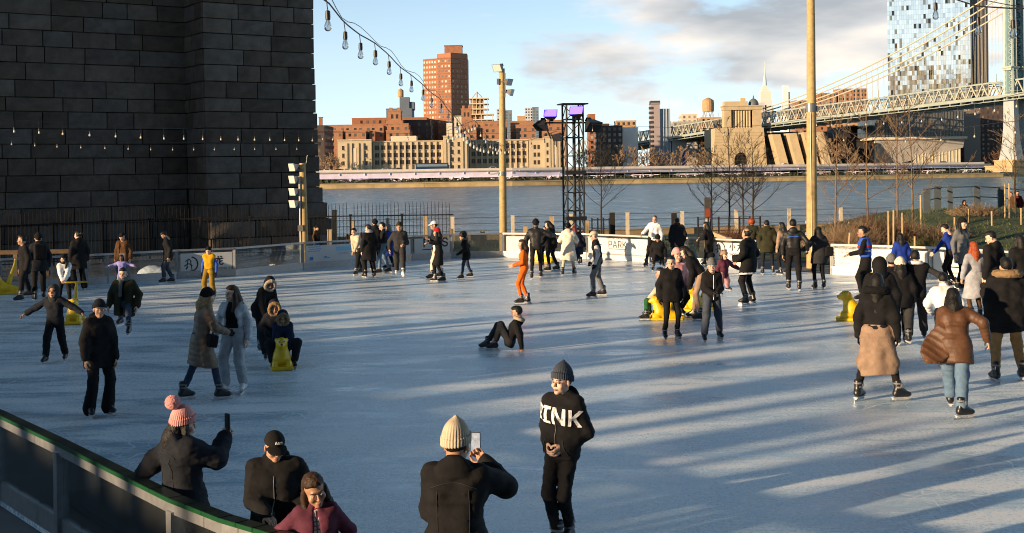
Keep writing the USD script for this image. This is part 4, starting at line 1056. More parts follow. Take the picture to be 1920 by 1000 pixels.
obj('near_walkway', MB().prism([(-8, 3), (-8, 11.5)] + [tuple(p[:2] + np.array([-.35, -.45])) for p in near_line[2:10]] + [(0.5, 6.2), (0.5, 3)], -.055, .012), mat('rubber_mat', (.02, .02, .022), .9, .4, 30, .6, 200), kind='structure')
# ------------------------------------------------------------------ the far bank: viaduct, buildings, the suspension bridge
brick = lambda n, c: mat('brick_' + n, c, .92, .18, .6, .15, 5)
br_or, br_red, br_shaded, br_tan = brick('orange', (.31, .150, .080)), brick('red', (.27, .105, .05)), brick('dark', (.06, .042, .036)), brick('tan', (.40, .25, .13))  # dark brick has the shade of neighbouring blocks put into its colour
limestone, conc, creamw = mat('limestone', (.44, .36, .24), .9, .10, .4, .1, 4), mat('concrete', (.34, .32, .29), .9, .12, .3), mat('cream_wall', (.56, .48, .36), .9, .1, .3)
win_m, win_pale, win_dark = 'window_glass', 'window_pale', 'window_dark'
win_solid = mat('window_pane_dark', (.045, .03, .022), .2, .2, 2)
class WinSet:
    'windows of one wall in three tones: dark glass, half drawn, pale blinds'
    def __init__(s): s.m, s.r = [MB(), MB(), MB()], random.Random(21)
    def box(s, *a, **k): s.m[s.r.choices((0, 1, 2), (.62, .25, .13))[0]].box(*a, **k); return s
WTONES = {'window_glass': [(.02, .022, .025), (.09, .08, .07), (.34, .29, .23)], 'window_dark': [(.03, .02, .015), (.06, .04, .03), (.16, .11, .07)], 'window_pale': [(.12, .10, .085), (.26, .21, .16), (.42, .37, .29)]}
def put_windows(ws, kind, parent):
    for k, mb in enumerate(ws.m):
        if mb.v: obj('windows', mb, mat(f'{kind}_{k}', WTONES[kind][k], .15 if k == 0 else .45, .06), parent, kind='stuff')
white_m, steel_blue, green_cu = mat('white_paint', (.72, .70, .66), .6, .05), mat('bridge_steel', (.26, .31, .30), .6, .15, .3), mat('copper_green', (.10, .22, .15), .7, .2)
def frame_of(x0, x1, ytop, Y, depth, turn=0.0, zb=-1.2):
    'a building whose front spans columns x0..x1 at distance Y; turn swings it about its front left corner'
    ym = ytop
    A = W(x0, ym, Y); B = W(x1, ym, Y)
    return A, B, A[2]
def slab(name, label, x0, x1, ytop, Y, depth=25, m=br_or, wins=None, wm=None, group=None, cat='building', turn=0.0, zb=-1.2, roof=True, parent=None, floor=3.2, bay=3.4, wsize=(1.3, 1.7), start=2.2, side=True):
    A, B, zt = frame_of(x0, x1, ytop, Y, depth)
    L = B[0] - A[0]
    b = parent or thing(name, label, cat, (A[0], Y, 0), turn, group)
    o = np.array([A[0], Y, 0]) if parent is not None and parent in origins else np.zeros(3)
    obj('wall', MB().box((L / 2, depth / 2, (zt + zb) / 2), (L, depth, zt - zb)), m, b)
    if roof:
        p = MB()
        p.box((L / 2, .2, zt + .35), (L + .3, .5, .7)).box((L / 2, depth - .2, zt + .35), (L + .3, .5, .7)).box((.2, depth / 2, zt + .35), (.5, depth - .6, .7)).box((L - .2, depth / 2, zt + .35), (.5, depth - .6, .7))
        obj('parapet', p, m, b)
    if wins:
        w = WinSet(); cols = max(1, int(L / bay)); rows = max(1, int((zt - zb - start - .8) / floor))
        for r in range(rows):
            z = zt - 1.6 - r * floor
            for c in range(cols):
                if wins == 'gaps' and (c * 7 + r * 3) % 11 == 0: continue
                x = (c + .5) * L / cols
                if wins == 'pairs': x += (.28 if c % 2 == 0 else -.28) * bay
                w.box((x, .0, z), (wsize[0], .16, wsize[1]))
            if side:
                for c in range(max(1, int(depth / bay))):
                    y = (c + .5) * depth / max(1, int(depth / bay))
                    w.box((L, y, z), (.16, wsize[0], wsize[1])); w.box((0, y, z), (.16, wsize[0], wsize[1]))
        put_windows(w, wm if isinstance(wm, str) else 'window_glass', b)
    return b, L, zt
origins = {}
# far left dark block and the orange brick estate behind the cream building
b, L, zt = slab('brick_block', 'brown brick block with shade put into its colour beside the stone tower', 588, 608, 238, 590, 30, br_shaded, 'gaps', win_m)
obj('chimney', MB().box((2.2, 8, zt + 2.3), (1.6, 1.6, 4.6)).box((2.2, 8, zt + 4.7), (2.0, 2.0, .4)), br_red, b)
def estate(label, x0, x1, ytop, Y, parts, m=br_or, tower=None):
    'stepped estate block: wings in front with dark courts between them, penthouse storeys set back'
    A, B, zt = frame_of(x0, x1, ytop, Y, 20)
    b = thing('estate_block', label, 'building', (A[0], Y, 0), 0, 'brick estate blocks')
    s = Y / F
    for (xa, xb, yt, back) in parts:
        X0, X1 = W(xa, yt, Y)[0] - A[0], W(xb, yt, Y)[0] - A[0]
        z = W((xa + xb) / 2, yt, Y)[2]
        obj('wing', MB().box(((X0 + X1) / 2, back + 9, (z - 1.2) / 2), (X1 - X0, 18, z + 1.2)).box(((X0 + X1) / 2, back + .1, z + .3), (X1 - X0 + .3, .5, .6)), m, b)
        w = WinSet(); cols = max(1, int((X1 - X0) / 3.0))
        r = 0
        while z - 2 - 3.1 * r > 1:
            for c in range(cols):
                x = X0 + (c + .5) * (X1 - X0) / cols + (.35 if c % 2 == 0 else -.35)
                w.box((x, back, z - 2 - 3.1 * r), (1.25, .16, 1.5))
            r += 1
        put_windows(w, 'window_glass', b)
    if tower:
        xa, xb, yt, yb = tower
        X0, X1 = W(xa, yt, Y)[0] - A[0], W(xb, yt, Y)[0] - A[0]; z1, z0 = W(xa, yt, Y)[2], W(xa, yb, Y)[2]
        xc, w_ = (X0 + X1) / 2, X1 - X0
        obj('water_tower', MB().box((xc, 14, (z0 + z1) / 2), (w_, w_, z1 - z0)).box((xc, 14, z1 + .3), (w_ * 1.08, w_ * 1.08, .7)).box((xc - w_ * .3, 14, z1 + 1.4), (w_ * .25, w_ * .3, 1.6)).box((xc + w_ * .3, 14, z1 + 1.4), (w_ * .25, w_ * .3, 1.6)).box((xc, 14, z0 + 1), (w_ * 1.3, w_ * 1.3, 2)), m, b)
        obj('arch_openings', MB().box((xc - w_ * .17, 14 - w_ / 2, z1 - (z1 - z0) * .38), (w_ * .16, .2, (z1 - z0) * .34)).box((xc + w_ * .2, 14 - w_ / 2, z1 - (z1 - z0) * .38), (w_ * .16, .2, (z1 - z0) * .34)), win_solid, b)
    return b
estate('orange brick estate block behind the left end of the cream building, lower roofline', 605, 722, 234, 640, [(607, 642, 246, 0), (648, 686, 246, 0), (692, 702, 246, 2), (606, 716, 235, 8)])
estate('stepped orange brick block with a square roof tower and a green canopy', 723, 768, 234, 640, [(724, 768, 246, 0), (726, 764, 233, 6)], tower=(723, 748, 208, 232))
estate('orange brick block with a roof tower right of the brick high-rise', 858, 912, 234, 640, [(860, 893, 238, 0), (905, 946, 238, 0), (858, 950, 228, 9)], tower=(863, 882, 204, 228))
estate('orange brick block behind the tall timber pole', 950, 1010, 228, 645, [(967, 1004, 236, 0), (957, 1000, 228, 8)])
estate('orange brick block behind the left floodlights of the truss mast', 1012, 1064, 226, 645, [(1016, 1062, 234, 0), (1012, 1058, 226, 9)])
slab('brick_block', 'long low dark red brick block on the skyline above the orange estate', 660, 800, 224, 700, 30, br_red, 'gaps', win_m)
b, L, zt = slab('shaded_brick_block', 'brick block with shade put into its colour left of the brick high-rise', 748, 808, 228, 660, 20, br_shaded, 'gaps', win_m)
b, L, zt = slab('grey_slab', 'blue grey slab building with a round water tank above the orange roofs', 724, 772, 206, 780, 20, mat('blue_grey_wall', (.10, .13, .17), .8, .1, .3))
obj('penthouse', MB().box((11, 8, zt + 4), (6, 6, 8)).box((14, 10, zt + 2.5), (6, 8, 5)), mat('blue_grey_wall', None or (.1, .13, .17)), b)
obj('water_tank', MB().lathe([(0, 0), (1.9, 0), (1.9, 4), (1.2, 4.6), (0, 5.4)], (8.6, 6, zt + 8.2), 12), br_tan, b)
# ---- the tall brick high-rise: two wings meeting at an obtuse corner
Yh = 720
A = W(792, 110, Yh); C = W(846, 104, Yh); D = W(876, 100, Yh)
hr = thing('brick_high_rise', 'tall red brick high-rise with two wings and rooftop box', 'building', (A[0], Yh, 0))
zt = A[2]
def wallpts(mb, p, z0, z1): mb.prism(p, z0, z1)
L1, L2 = C[0] - A[0], D[0] - C[0]
foot = [(0, 5), (L1 * .48, 0.5), (L1 * .52, -3.0), (L1, -6), (L1 + L2, 1.5), (L1 + L2, 20), (0, 22)]
obj('wall', MB().prism(foot, -1, zt), brick('rise', (.29, .125, .066)), hr)
obj('wing_top', MB().prism([(L1 * .5, 2), (L1, -5.7), (L1 + L2 - .2, 1.6), (L1 + L2 - .2, 14), (L1 * .5, 14)], zt - .2, zt + 2.6), brick('rise', (.29, .125, .066)), hr)
xa, xb = W(833, 90, Yh)[0] - A[0], W(866, 90, Yh)[0] - A[0]
zp = W(845, 86, Yh)[2]
obj('penthouse', MB().box(((xa + xb) / 2, 6, (zt + zp) / 2), (xb - xa, 9, zp - zt)).box(((xa + xb) / 2, 6, zp + .25), (xb - xa + .5, 9.5, .5)), brick('rise', (.29, .125, .066)), hr)
wv, sl_ = WinSet(), MB()
for (p, q), n in (((foot[0], foot[1]), 5), ((foot[2], foot[3]), 4), ((foot[3], foot[4]), 4)):
    p, q = np.array([*p, 0.]), np.array([*q, 0.]); d = q - p; u = d / np.linalg.norm(d); a = math.atan2(u[1], u[0])
    nz = int((zt - 3) / 2.9)
    for r in range(nz + 1):
        z = zt - 2 - r * 2.9
        sl_.box((p + q) / 2 + [0, 0, z + 1.45], (np.linalg.norm(d) + .05, .24, .22), a)
        for c in range(n):
            wv.box(p + d * (c + .5) / n + [0, 0, z], (1.0, .2, 1.15), a)
put_windows(wv, 'window_pale', hr); obj('floor_bands', sl_, mat('brick_band', (.22, .075, .03), .9, .1), hr, kind='stuff')
# ---- concrete frame under construction
A, B, zt = frame_of(868, 925, 182, 800, 20)
uc = thing('unfinished_tower', 'pale concrete frame of a tower under construction', 'building', (A[0], 800, 0))
L = B[0] - A[0]
for r in range(11):
    z = zt - 1 - r * 3.4; inn = 3.2 if r < 3 else 0
    obj('floor_slab', MB().box((L / 2, 8, z), (L - 2 * inn, 16, .7)), creamw, uc)
    if r < 10: obj('columns', (lambda m: [m.box((inn + .6 + (L - 2 * inn - 1.2) * k / 5, .8, z - 1.7), (.5, .5, 2.8)) for k in range(6)] and m)(MB()), creamw, uc)
obj('core', MB().box((L * .45, 9, zt / 2 - 1), (L * .42, 10, zt - 1)), brick('core', (.28, .17, .09)), uc)
obj('crane_tip', MB().tube([(L * .45, 8, zt), (L * .45, 8, zt + 3.5)], .5, 6).tube([(L * .3, 8, zt), (L * .45, 8, zt + 3.6), (L * .62, 8, zt)], .3, 5), conc, uc)
# ---- more skyline blocks
pale_g, glassy = mat('pale_tower', (.46, .48, .50), .6, .06, .05), mat('tower_glass', (.14, .19, .24), .25, .12, .3)
for (lab, x0, x1, yt, Y, m, wn, wm) in [
    ('pale glass tower peeping over the estate right of the unfinished frame', 931, 948, 205, 1500, pale_g, 'all', 'window_glass'), ('second pale glass tower beside the tall timber pole', 946, 960, 208, 1500, glassy, 'all', 'window_pale'),
    ('low tan tower block left of two pale glass towers', 970, 985, 219, 1200, br_tan, None, None), ('pale slim tower behind the estate with a blank lit face', 984, 999, 203, 1600, pale_g, 'all', 'window_glass'), ('blue glass tower beside the slim pale one', 998, 1010, 202, 1500, glassy, 'all', 'window_pale'),
    ('narrow red brick tower just right of the truss mast', 1103, 1116, 216, 900, br_red, 'gaps', win_m), ('dark low rooftop block right of the truss mast', 1118, 1167, 238, 800, br_shaded, 'gaps', win_m), ('small dark roof house on the low dark block', 1128, 1142, 234, 830, br_shaded, None, None),
    ('two-tone tan and brown block with glass end on the skyline', 1155, 1193, 228, 900, br_tan, 'all', win_dark), ('plain white windowless block before the bridge approach', 1167, 1196, 241, 820, white_m, None, None),
    ('cream stepped block with a flat top right of the grey tower', 1278, 1307, 216, 1000, creamw, 'all', win_pale), ('low pale block at the foot of the cream stepped block', 1262, 1312, 230, 980, conc, 'all', win_pale),
    ('orange block below the round water tank beside the arch', 1314, 1352, 222, 900, br_tan, 'all', win_dark), ('orange brick block behind the truss at the timber pole', 1490, 1548, 190, 1100, br_or, 'gaps', win_m), ('taller orange brick block right of the timber pole', 1530, 1568, 176, 1150, br_or, 'gaps', win_m), ('orange brick block rising behind the cables left of the glass tower', 1572, 1626, 168, 1150, br_or, 'gaps', win_m)]:
    slab('skyline_block', lab, x0, x1, yt, Y, 18, m, wn, wm, floor=3.6, bay=3.2, wsize=(1.7, 2.0))
b, L, zt = slab('grey_tower', 'slim grey tower with a dark balcony edge above the bridge approach', 1221, 1237, 195, 900, 14, mat('mauve_wall', (.30, .25, .25), .8, .05))
bal = MB()
for r in range(9): bal.box((-.2, 2, zt - 3 - r * 3.4), (2.4, 5, 1.7))
obj('balconies', bal, mat('balcony_dark', (.04, .04, .045), .6), b); obj('crown', MB().box((L / 2, 5, zt + .9), (L + .6, 10, 2.6)), mat('balcony_dark', (.04, .04, .045)), b)
A, B, z2 = frame_of(1237, 1257, 204, 900, 14)
obj('glass_wing', MB().box((L + (B[0] - A[0]) / 2, 8, z2 / 2), (B[0] - A[0], 12, z2)), glassy, b)
st = MB()
for k in range(4): st.box((L + .4 + k * (B[0] - A[0] - .6) / 3, 1.8, z2 / 2), (.5, .5, z2))
obj('white_fins', st, pale_g, b)
# the round rooftop tank on the orange block
A = W(1330, 222, 900)
tk = thing('water_tank', 'round tan rooftop water tank on a frame beside the arch', 'water tank', (A[0], 905, A[2]))
obj('drum', MB().lathe([(0, 5), (4.2, 5), (4.4, 9), (4.2, 13), (2.5, 14.2), (.8, 15)], n=16), br_tan, tk)
lg = MB()
for k in range(6): lg.bar((3.6 * math.cos(k), 3.6 * math.sin(k), .5), (3.6 * math.cos(k + .3), 3.6 * math.sin(k + .3), 5.2), .4)
obj('frame', lg, conc, tk)
# ---- the cream public building along the river road
Yc = 575
A = W(635, 268, Yc); E = W(1058, 258, Yc)
cb = thing('cream_building', 'long cream stone school building with pilasters and rows of windows', 'building', (A[0], Yc, 0))
def X(px): return W(px, 268, Yc)[0] - A[0]
zc = W(740, 266, Yc)[2]
blocks = [(635, 698, 264, 3.5), (698, 832, 266, 0), (832, 878, 257, 4.5), (878, 992, 263, -7.0), (992, 1020, 262, 0), (1020, 1058, 258, 3.0)]
wcount = 0
def window(px, z, w, h, y):
    global wcount
    wcount += 1
    x = px if isinstance(px, float) else X(px)
    f_ = obj('window', MB().box((x, y - .05, z), (w, .24, h)), win_solid, cb)
    if wcount <= 140: obj('sill', MB().box((x, y - .16, z - h / 2 - .14), (w + .25, .4, .22)), limestone, f_)
for xa, xb, yt, out in blocks:
    z = W((xa + xb) / 2, yt, Yc)[2]; y = -out
    obj('wall', MB().box(((X(xa) + X(xb)) / 2, y + 10, (z - 1) / 2), (X(xb) - X(xa), 20, z + 1)), limestone, cb)
    obj('cornice', MB().box(((X(xa) + X(xb)) / 2, y - .1, z + .2), (X(xb) - X(xa) + .2, 1.0, .55)), limestone, cb)
    wl = X(xb) - X(xa)
    if xa in (698, 878):
        n = 11 if xa == 698 else 10
        for k in range(n + 1):
            x = X(xa) + .8 + (wl - 1.6) * k / n
            obj('pilaster', MB().box((x, y - .35, z * .56), (.8, .8, z * .86)), limestone, cb)
            if k < n:
                for r, zz in enumerate((z - 2.6, z - 6.1, z - 9.4)):
                    for q in ((-.9, .9) if r == 0 or k % 2 else (-.9, .9)):
                        window(float(x + (wl - 1.6) / n / 2 + q * .62), zz, .95, 2.0, y)
        obj('ground_canopy', MB().box(((X(xa) + X(xb)) / 2, y - 1.2, 2.4), (wl * .82, 2.6, .5)), white_m, cb)
        obj('shopfront', MB().box(((X(xa) + X(xb)) / 2, y - .1, 1.2), (wl * .8, .3, 1.8)), glassy, cb)
    else:
        for q in ((.16, .84) if xa not in (832, 992) else (.36, .62)):
            for r in range(4): window(float(X(xa) + wl * q), z - 3.4 - r * 3.5, .95, 1.9, y)
        if xa in (635, 1020):
            for q in (.26, .40, .60, .74): obj('pilaster', MB().box((X(xa) + wl * q, y - .3, z * .48), (.9, .7, z * .9)), limestone, cb)
            obj('panel', MB().box((X(xa) + wl * .5, y - .12, z * .55), (wl * .1, .3, z * .5)), creamw, cb)
        if xa == 832:
            for q in (.08, .22, .76, .92): obj('pilaster', MB().box((X(xa) + wl * q, y - .3, z * .48), (1.0, .7, z * .92)), limestone, cb)
            z9 = W(850, 218, Yc)[2]
            obj('roof_pylon', MB().box((X(838) + 1, 6, (z + z9) / 2 - 2), (2.6, 6, z9 - z - 2)), creamw, cb)
            obj('roof_pylon', MB().box((X(852) + 1.6, 6, (z + z9) / 2), (3.4, 6, z9 - z)), creamw, cb)
            obj('pylon_cap', MB().box((X(852) + 1.6, 6, z9 + .2), (3.8, 6.4, .5)), green_cu, cb)
obj('roof_house', MB().box((X(755), 9, zc + 1.1), (X(778) - X(730), 8, 3.2)).box((X(668), 8, zc + .8), (8, 8, 1.4)), creamw, cb)
# ---- the elevated river drive
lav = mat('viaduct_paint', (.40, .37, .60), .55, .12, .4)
lav2 = mat('viaduct_sunlit', (.74, .67, .78), .55, .10, .4)  # paler copy: sunlight on the right stretch put into the paint colour
vz = 3.3
vline = [np.array([x, shore_y(x) + 9, 0]) for x in np.arange(-330, 236, 10.0)]
vd = thing('elevated_road', 'long lavender painted elevated road along the far shore', 'elevated road')
dk, pr, fl_, rb = MB(), MB(), MB(), MB()
for a, b in zip(vline[:-1], vline[1:]):
    up = np.array([0, 0, 1.0]); n_ = np.array([0, 1.0, 0])
    dk.bar(a + 9 * n_ + [0, 0, vz - .3], b + 9 * n_ + [0, 0, vz - .3], 18.3, .5)
    pr.bar(a + [0, 0, vz + .35], b + [0, 0, vz + .35], .35, 1.0)
    low = a[0] > 25
    fl_.bar(a + [0, .35, vz - (1.5 if not low else .9)], b + [0, .35, vz - (1.5 if not low else .9)], .4, 2.5 if not low else .7)
    rb.bar(a + [0, -.05, vz - 1.5], a + [0, -.05, vz + .6], .22, .2)
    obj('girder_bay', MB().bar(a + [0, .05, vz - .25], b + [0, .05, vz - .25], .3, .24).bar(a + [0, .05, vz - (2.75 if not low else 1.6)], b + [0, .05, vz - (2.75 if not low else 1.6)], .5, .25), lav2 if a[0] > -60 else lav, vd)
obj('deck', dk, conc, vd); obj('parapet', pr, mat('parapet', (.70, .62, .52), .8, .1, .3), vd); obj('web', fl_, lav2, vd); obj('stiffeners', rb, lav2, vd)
def pier(x):
    p = np.array([x, shore_y(x) + 9, 0]); h = vz - 2.7
    m = MB().box(p + [0, .4, (h - 1.2) / 2], (1.6, 1.6, h + 1.2)).box(p + [0, .4, -.6], (2.3, 2.3, .8))
    for sg in (-1, 1):
        m.bar(p + [0, .4, h - 2.0], p + [sg * 5.2, .4, h - .1], 1.0, .5).bar(p + [0, .4, h - .15], p + [sg * 7.5, .4, h - .15], 1.0, .35)
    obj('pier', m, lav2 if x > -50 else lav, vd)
    obj('pier', MB().box(p + [0, 16, (h - 1) / 2], (1.6, 1.6, h + 1)), lav, vd)
for k in range(-6, 15): pier(-66 + 20.4 * k)
back = thing('retaining_wall', 'concrete wall under the elevated road with shade put into its colour', 'wall')
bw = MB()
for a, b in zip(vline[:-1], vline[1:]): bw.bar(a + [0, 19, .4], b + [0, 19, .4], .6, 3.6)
obj('wall', bw, mat('painted_shade_wall', (.035, .032, .03), .9, .4, .6), back)  # wall darkened: the shade under the deck is put into its colour
sh_ = MB(); hr_ = np.random.default_rng(9)
for x in np.arange(-92, 232, .55):
    y = shore_y(x) + 4.5 + hr_.uniform(-1, 1.6); q = np.array([x, y, -1.05])
    for _ in range(3):
        e = q + [hr_.normal(0, .5), hr_.normal(0, .3), hr_.uniform(.5, 1.7)]; sh_.add([q + [-.25, 0, 0], q + [.25, 0, 0], e, e + [hr_.uniform(-.5, .5), 0, -.3]], [(0, 1, 2, 3)])
tag(obj('shore_planting', sh_, mat('shore_green', (.055, .06, .025), .95, .5, .8)), 'ragged low green brown planting along the far promenade', 'planting', None, 'stuff')
# chain fence and parked things along the shore
sf = thing('shore_fence', 'grey wire fence on the far promenade', 'fence')
fm = MB()
for x in np.arange(20, 230, 4.0):
    y = shore_y(x) + 3
    fm.box((x, y, .2), (.14, .14, 2.4))
    y2 = shore_y(x + 4) + 3
    for z in (.4, 1.3): fm.bar((x, y, z), (x + 4, y2, z), .07)
obj('posts_and_rails', fm, mat('fence_green', (.12, .16, .13), .7), sf, kind='stuff')
car_cols = [('white', (.6, .6, .6)), ('black', (.02, .02, .022)), ('silver', (.35, .36, .38)), ('dark blue', (.02, .04, .1)), ('red', (.3, .02, .02))]
def car(cname, c, x, where, yoff=5.0, z=None, cat='car'):
    y = shore_y(x) + 9 + yoff
    z = vz - .05 if z is None else z
    t = thing('car', f'{cname} car {where}', 'car', (x, y, z), math.atan2(shore_y(x + 1) - shore_y(x - 1), 2))
    pm = mat('car_' + cname.replace(' ', '_'), c, .3, .03, coat=.5)
    prof = [(-2.2, .35), (2.2, .35), (2.25, .8), (1.2, .95), (.6, 1.45), (-1.2, 1.5), (-1.9, 1.0), (-2.25, .9)]
    from shapely.geometry import Polygon
    e = trimesh.creation.extrude_polygon(Polygon(prof), 1.7, engine='earcut'); v = np.array(e.vertices)
    obj('body', trimesh.Trimesh(np.stack([v[:, 0], .85 - v[:, 2], v[:, 1]], 1), np.array(e.faces)[:, ::-1], process=False), pm, t)
    obj('windows', MB().box((-.35, 0, 1.2), (1.8, 1.74, .38)), win_solid, t)
    for sx in (-1.35, 1.35):
        for sy in (-.8, .8): obj('wheel', MB().tube([(sx, sy - .1, .33), (sx, sy + .1, .33)], .33, 10), mat('tyre', (.015, .015, .015), .8), t)
for i, (px, ci, w_) in enumerate([(612, 0, 'on the elevated road beside the stone tower'), (634, 1, 'on the elevated road left of the cream building'), (650, 0, 'on the elevated road at the left end of the cream building'), (722, 2, 'on the elevated road below the second window bay'), (748, 1, 'on the elevated road left of the blue bus'), (985, 0, 'on the elevated road just left of the truss mast'), (925, 2, 'on the elevated road left of the tall timber pole'), (1395, 0, 'on the elevated road below the arch'), (1475, 0, 'on the elevated road left of the right timber pole'), (1222, 4, 'on the elevated road below the golden trees'), (1330, 1, 'on the elevated road left of the arch'), (1780, 1, 'on the elevated road by the glass podium')]):
    q = W(px, 310, 560); xx = q[0] * (shore_y(q[0]) + 12) / 560
    car(*car_cols[ci], xx, w_)
bx = W(812, 315, 527)[0]
bus = thing('bus', 'dark blue coach on the elevated road before the cream building', 'bus', (bx, shore_y(bx) + 14, vz - .05))
obj('body', MB().box((0, 0, 1.9), (13.5, 2.5, 2.9)).box((6.9, 0, 1.5), (.5, 2.4, 2.0)), mat('bus_blue', (.012, .03, .07), .3, .05), bus)
obj('windows', MB().box((0, 0, 2.4), (12.6, 2.54, 1.0)), glassy, bus)
for sx in (-4.4, 4.2): obj('wheel', MB().tube([(sx, -1.3, .5), (sx, 1.3, .5)], .5, 12), mat('tyre', (.015, .015, .015)), bus)
# ---- the suspension bridge
bs = mat('bridge_truss', (.25, .29, .26), .6, .12, .3)
TWR, ANC = np.array([271.0, 656.0, 0]), np.array([163.0, 849.0, 0])
ax = (ANC - TWR) / np.linalg.norm(ANC - TWR); pp = np.array([ax[1], -ax[0], 0]); pp = pp if pp[0] > 0 else -pp          # across the bridge, towards the right
mb_ = thing('suspension_bridge', 'pale steel suspension bridge with trussed deck and four cables', 'bridge')
def Bp(t, n, z): return TWR + ax * t + pp * n + np.array([0, 0, z])
LB = np.linalg.norm(ANC - TWR)
def dz(t): return 39.0 - .042 * t if t <= LB + 12 else 39.0 - .042 * (LB + 12) - .062 * (t - LB - 12)
step = 7.4
dkm, fb, ch = MB(), MB(), MB()
t = -60.0
while t < 420:
    z0, z1 = dz(t), dz(t + step)
    dkm.bar(Bp(t, 0, z0 - .9), Bp(t + step, 0, z1 - .9), 35, .5)
    fb.bar(Bp(t, -18, z0 - 2.0), Bp(t, 18, z0 - 2.0), .5, 1.6)
    for n_ in (-14, 14):
        ch.bar(Bp(t, n_, z0), Bp(t + step, n_, z1), .7, .9); ch.bar(Bp(t, n_, z0 + 7.2), Bp(t + step, n_, z1 + 7.2), .7, .8)
        p = MB()
        p.bar(Bp(t, n_, z0), Bp(t, n_, z0 + 7.2), .45, .45)
        p.bar(Bp(t, n_, z0), Bp(t + step / 2, n_, (z0 + z1) / 2 + 7.0), .6, .6); p.bar(Bp(t + step / 2, n_, (z0 + z1) / 2 + 7.0), Bp(t + step, n_, z1), .6, .6)
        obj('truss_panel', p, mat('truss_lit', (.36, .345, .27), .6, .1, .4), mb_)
    ch.bar(Bp(t, -18.2, z0 - 1.0), Bp(t + step, -18.2, z1 - 1.0), .5, 1.4)
    ch.bar(Bp(t, -18.2, z0 - 3.0), Bp(t + step, -18.2, z1 - 3.0), .5, .4)
    ch.bar(Bp(t, -18.3, z0 + 1.2), Bp(t + step, -18.3, z1 + 1.2), .12, .1)
    fb.bar(Bp(t, -14, z0 + 7.6), Bp(t, 14, z0 + 7.6), .4, .5)
    t += step
obj('deck', dkm, mat('bridge_deck', (.12, .13, .12), .9), mb_); obj('floor_beams', fb, steel_blue, mb_); obj('chords', ch, bs, mb_, kind='stuff')
cab_m = mat('main_cable', (.46, .41, .29), .6, .05)
hang = MB()
for n_ in (-14, -5, 5, 14):
    pts = []
    for k in range(25):
        u = k / 24
        z = 97 + (37.5 - 97) * u - 4 * 9.0 * u * (1 - u)
        pts.append(Bp(LB * u, n_, z))
        if 1 < k < 22:
            for uu in (u, u + 1 / 48): 
                zz = 97 + (37.5 - 97) * uu - 4 * 9.0 * uu * (1 - uu)
                hang.bar(Bp(LB * uu, n_, dz(LB * uu) + 7), Bp(LB * uu, n_, zz), .10)
    obj('main_cable', MB().tube(pts, .42, 8), cab_m, mb_, smooth=True)
    pts = [Bp(-k * 8, n_, 97 - k * 8 * .42) for k in range(9)]
    obj('main_cable', MB().tube(pts, .42, 8), cab_m, mb_, smooth=True)
obj('hangers', hang, cab_m, mb_, kind='stuff')
lp_ = MB()
for k in range(34):
    t = -10 + k * 9.2; lp_.bar(Bp(t, -14.5, dz(t) + 7.4), Bp(t, -14.5, dz(t) + 11.6), .26)
obj('lamp_posts', lp_, bs, mb_, kind='stuff')
# steel tower on its stone pier
blue_st = mat('tower_steel', (.19, .30, .32), .55, .12, .3)
pale_st = mat('tower_steel_pale', (.34, .38, .33), .6, .1, .3)
tws = thing('bridge_steel_tower', 'blue green steel tower of the suspension bridge at the right edge', 'bridge tower')
for n_ in (-14, -5, 5, 14):
    m = MB()
    prof = [(4.5, 3.8), (8, 3.3), (14, 2.7), (22, 2.3), (36, 2.15)]
    for (za, wa), (zb_, wb) in zip(prof[:-1], prof[1:]):
        v = []
        for zz, w in ((za, wa), (zb_, wb)):
            for sa, sb in ((-1, -1), (1, -1), (1, 1), (-1, 1)): v.append(Bp(sa * w * 1.5, n_ + sb * w * .8, zz))
        m.add(v, [(0, 1, 5, 4), (1, 2, 6, 5), (2, 3, 7, 6), (3, 0, 4, 7), (4, 5, 6, 7)])
    obj('leg_base', m, mat('leg_base_paint', (.30, .33, .33), .6, .08, .3), tws)
    m = MB()
    for sa in (-1, 1):
        for sb in (-1, 1): m.bar(Bp(sa * 2.6, n_ + sb * 1.5, 36), Bp(sa * 2.2, n_ + sb * 1.3, 102), .9, .9)
    obj('column_corners', m, pale_st, tws)
    obj('column_web', MB().bar(Bp(0, n_, 36), Bp(0, n_, 102), 2.2, 4.4), blue_st, tws)
    obj('cornice', MB().box(Bp(0, n_, 52), (5.6, 5.6, 1.0), .5).box(Bp(0, n_, 53), (6.6, 6.6, .8), .5).box(Bp(0, n_, 38.5), (6, 6, 1.2), .5), pale_st, tws)
    lc = MB()
    for k in range(20):
        z = 37 + k * 3.2
        for a, b in ((z, z + 3.2), (z + 3.2, z)):
            lc.bar(Bp(-2.4, n_ - 1.5, a), Bp(2.4, n_ - 1.5, b), .25); lc.bar(Bp(2.7, n_ - 1.3, a), Bp(2.7, n_ + 1.3, b), .25)
    obj('lacing', lc, pale_st, tws)
xb_ = MB()
for na, nb2 in ((-14, -5), (-5, 5), (5, 14)):
    for k in range(11):
        z = 54 + k * 4.4
        xb_.bar(Bp(0, na, z), Bp(0, nb2, z + 4.4), .9, .7); xb_.bar(Bp(0, na, z + 4.4), Bp(0, nb2, z), .9, .7); xb_.bar(Bp(0, na, z), Bp(0, nb2, z), .8, .7)
obj('cross_bracing', xb_, mat('brace_dark', (.05, .065, .08), .6), tws)
pr_ = thing('bridge_pier', 'golden stone pier in the water under the steel tower', 'bridge pier')
pst = mat('pier_stone', (.38, .28, .15), .9, .25, .5, .3, 3)
aa = math.atan2(pp[1], pp[0])
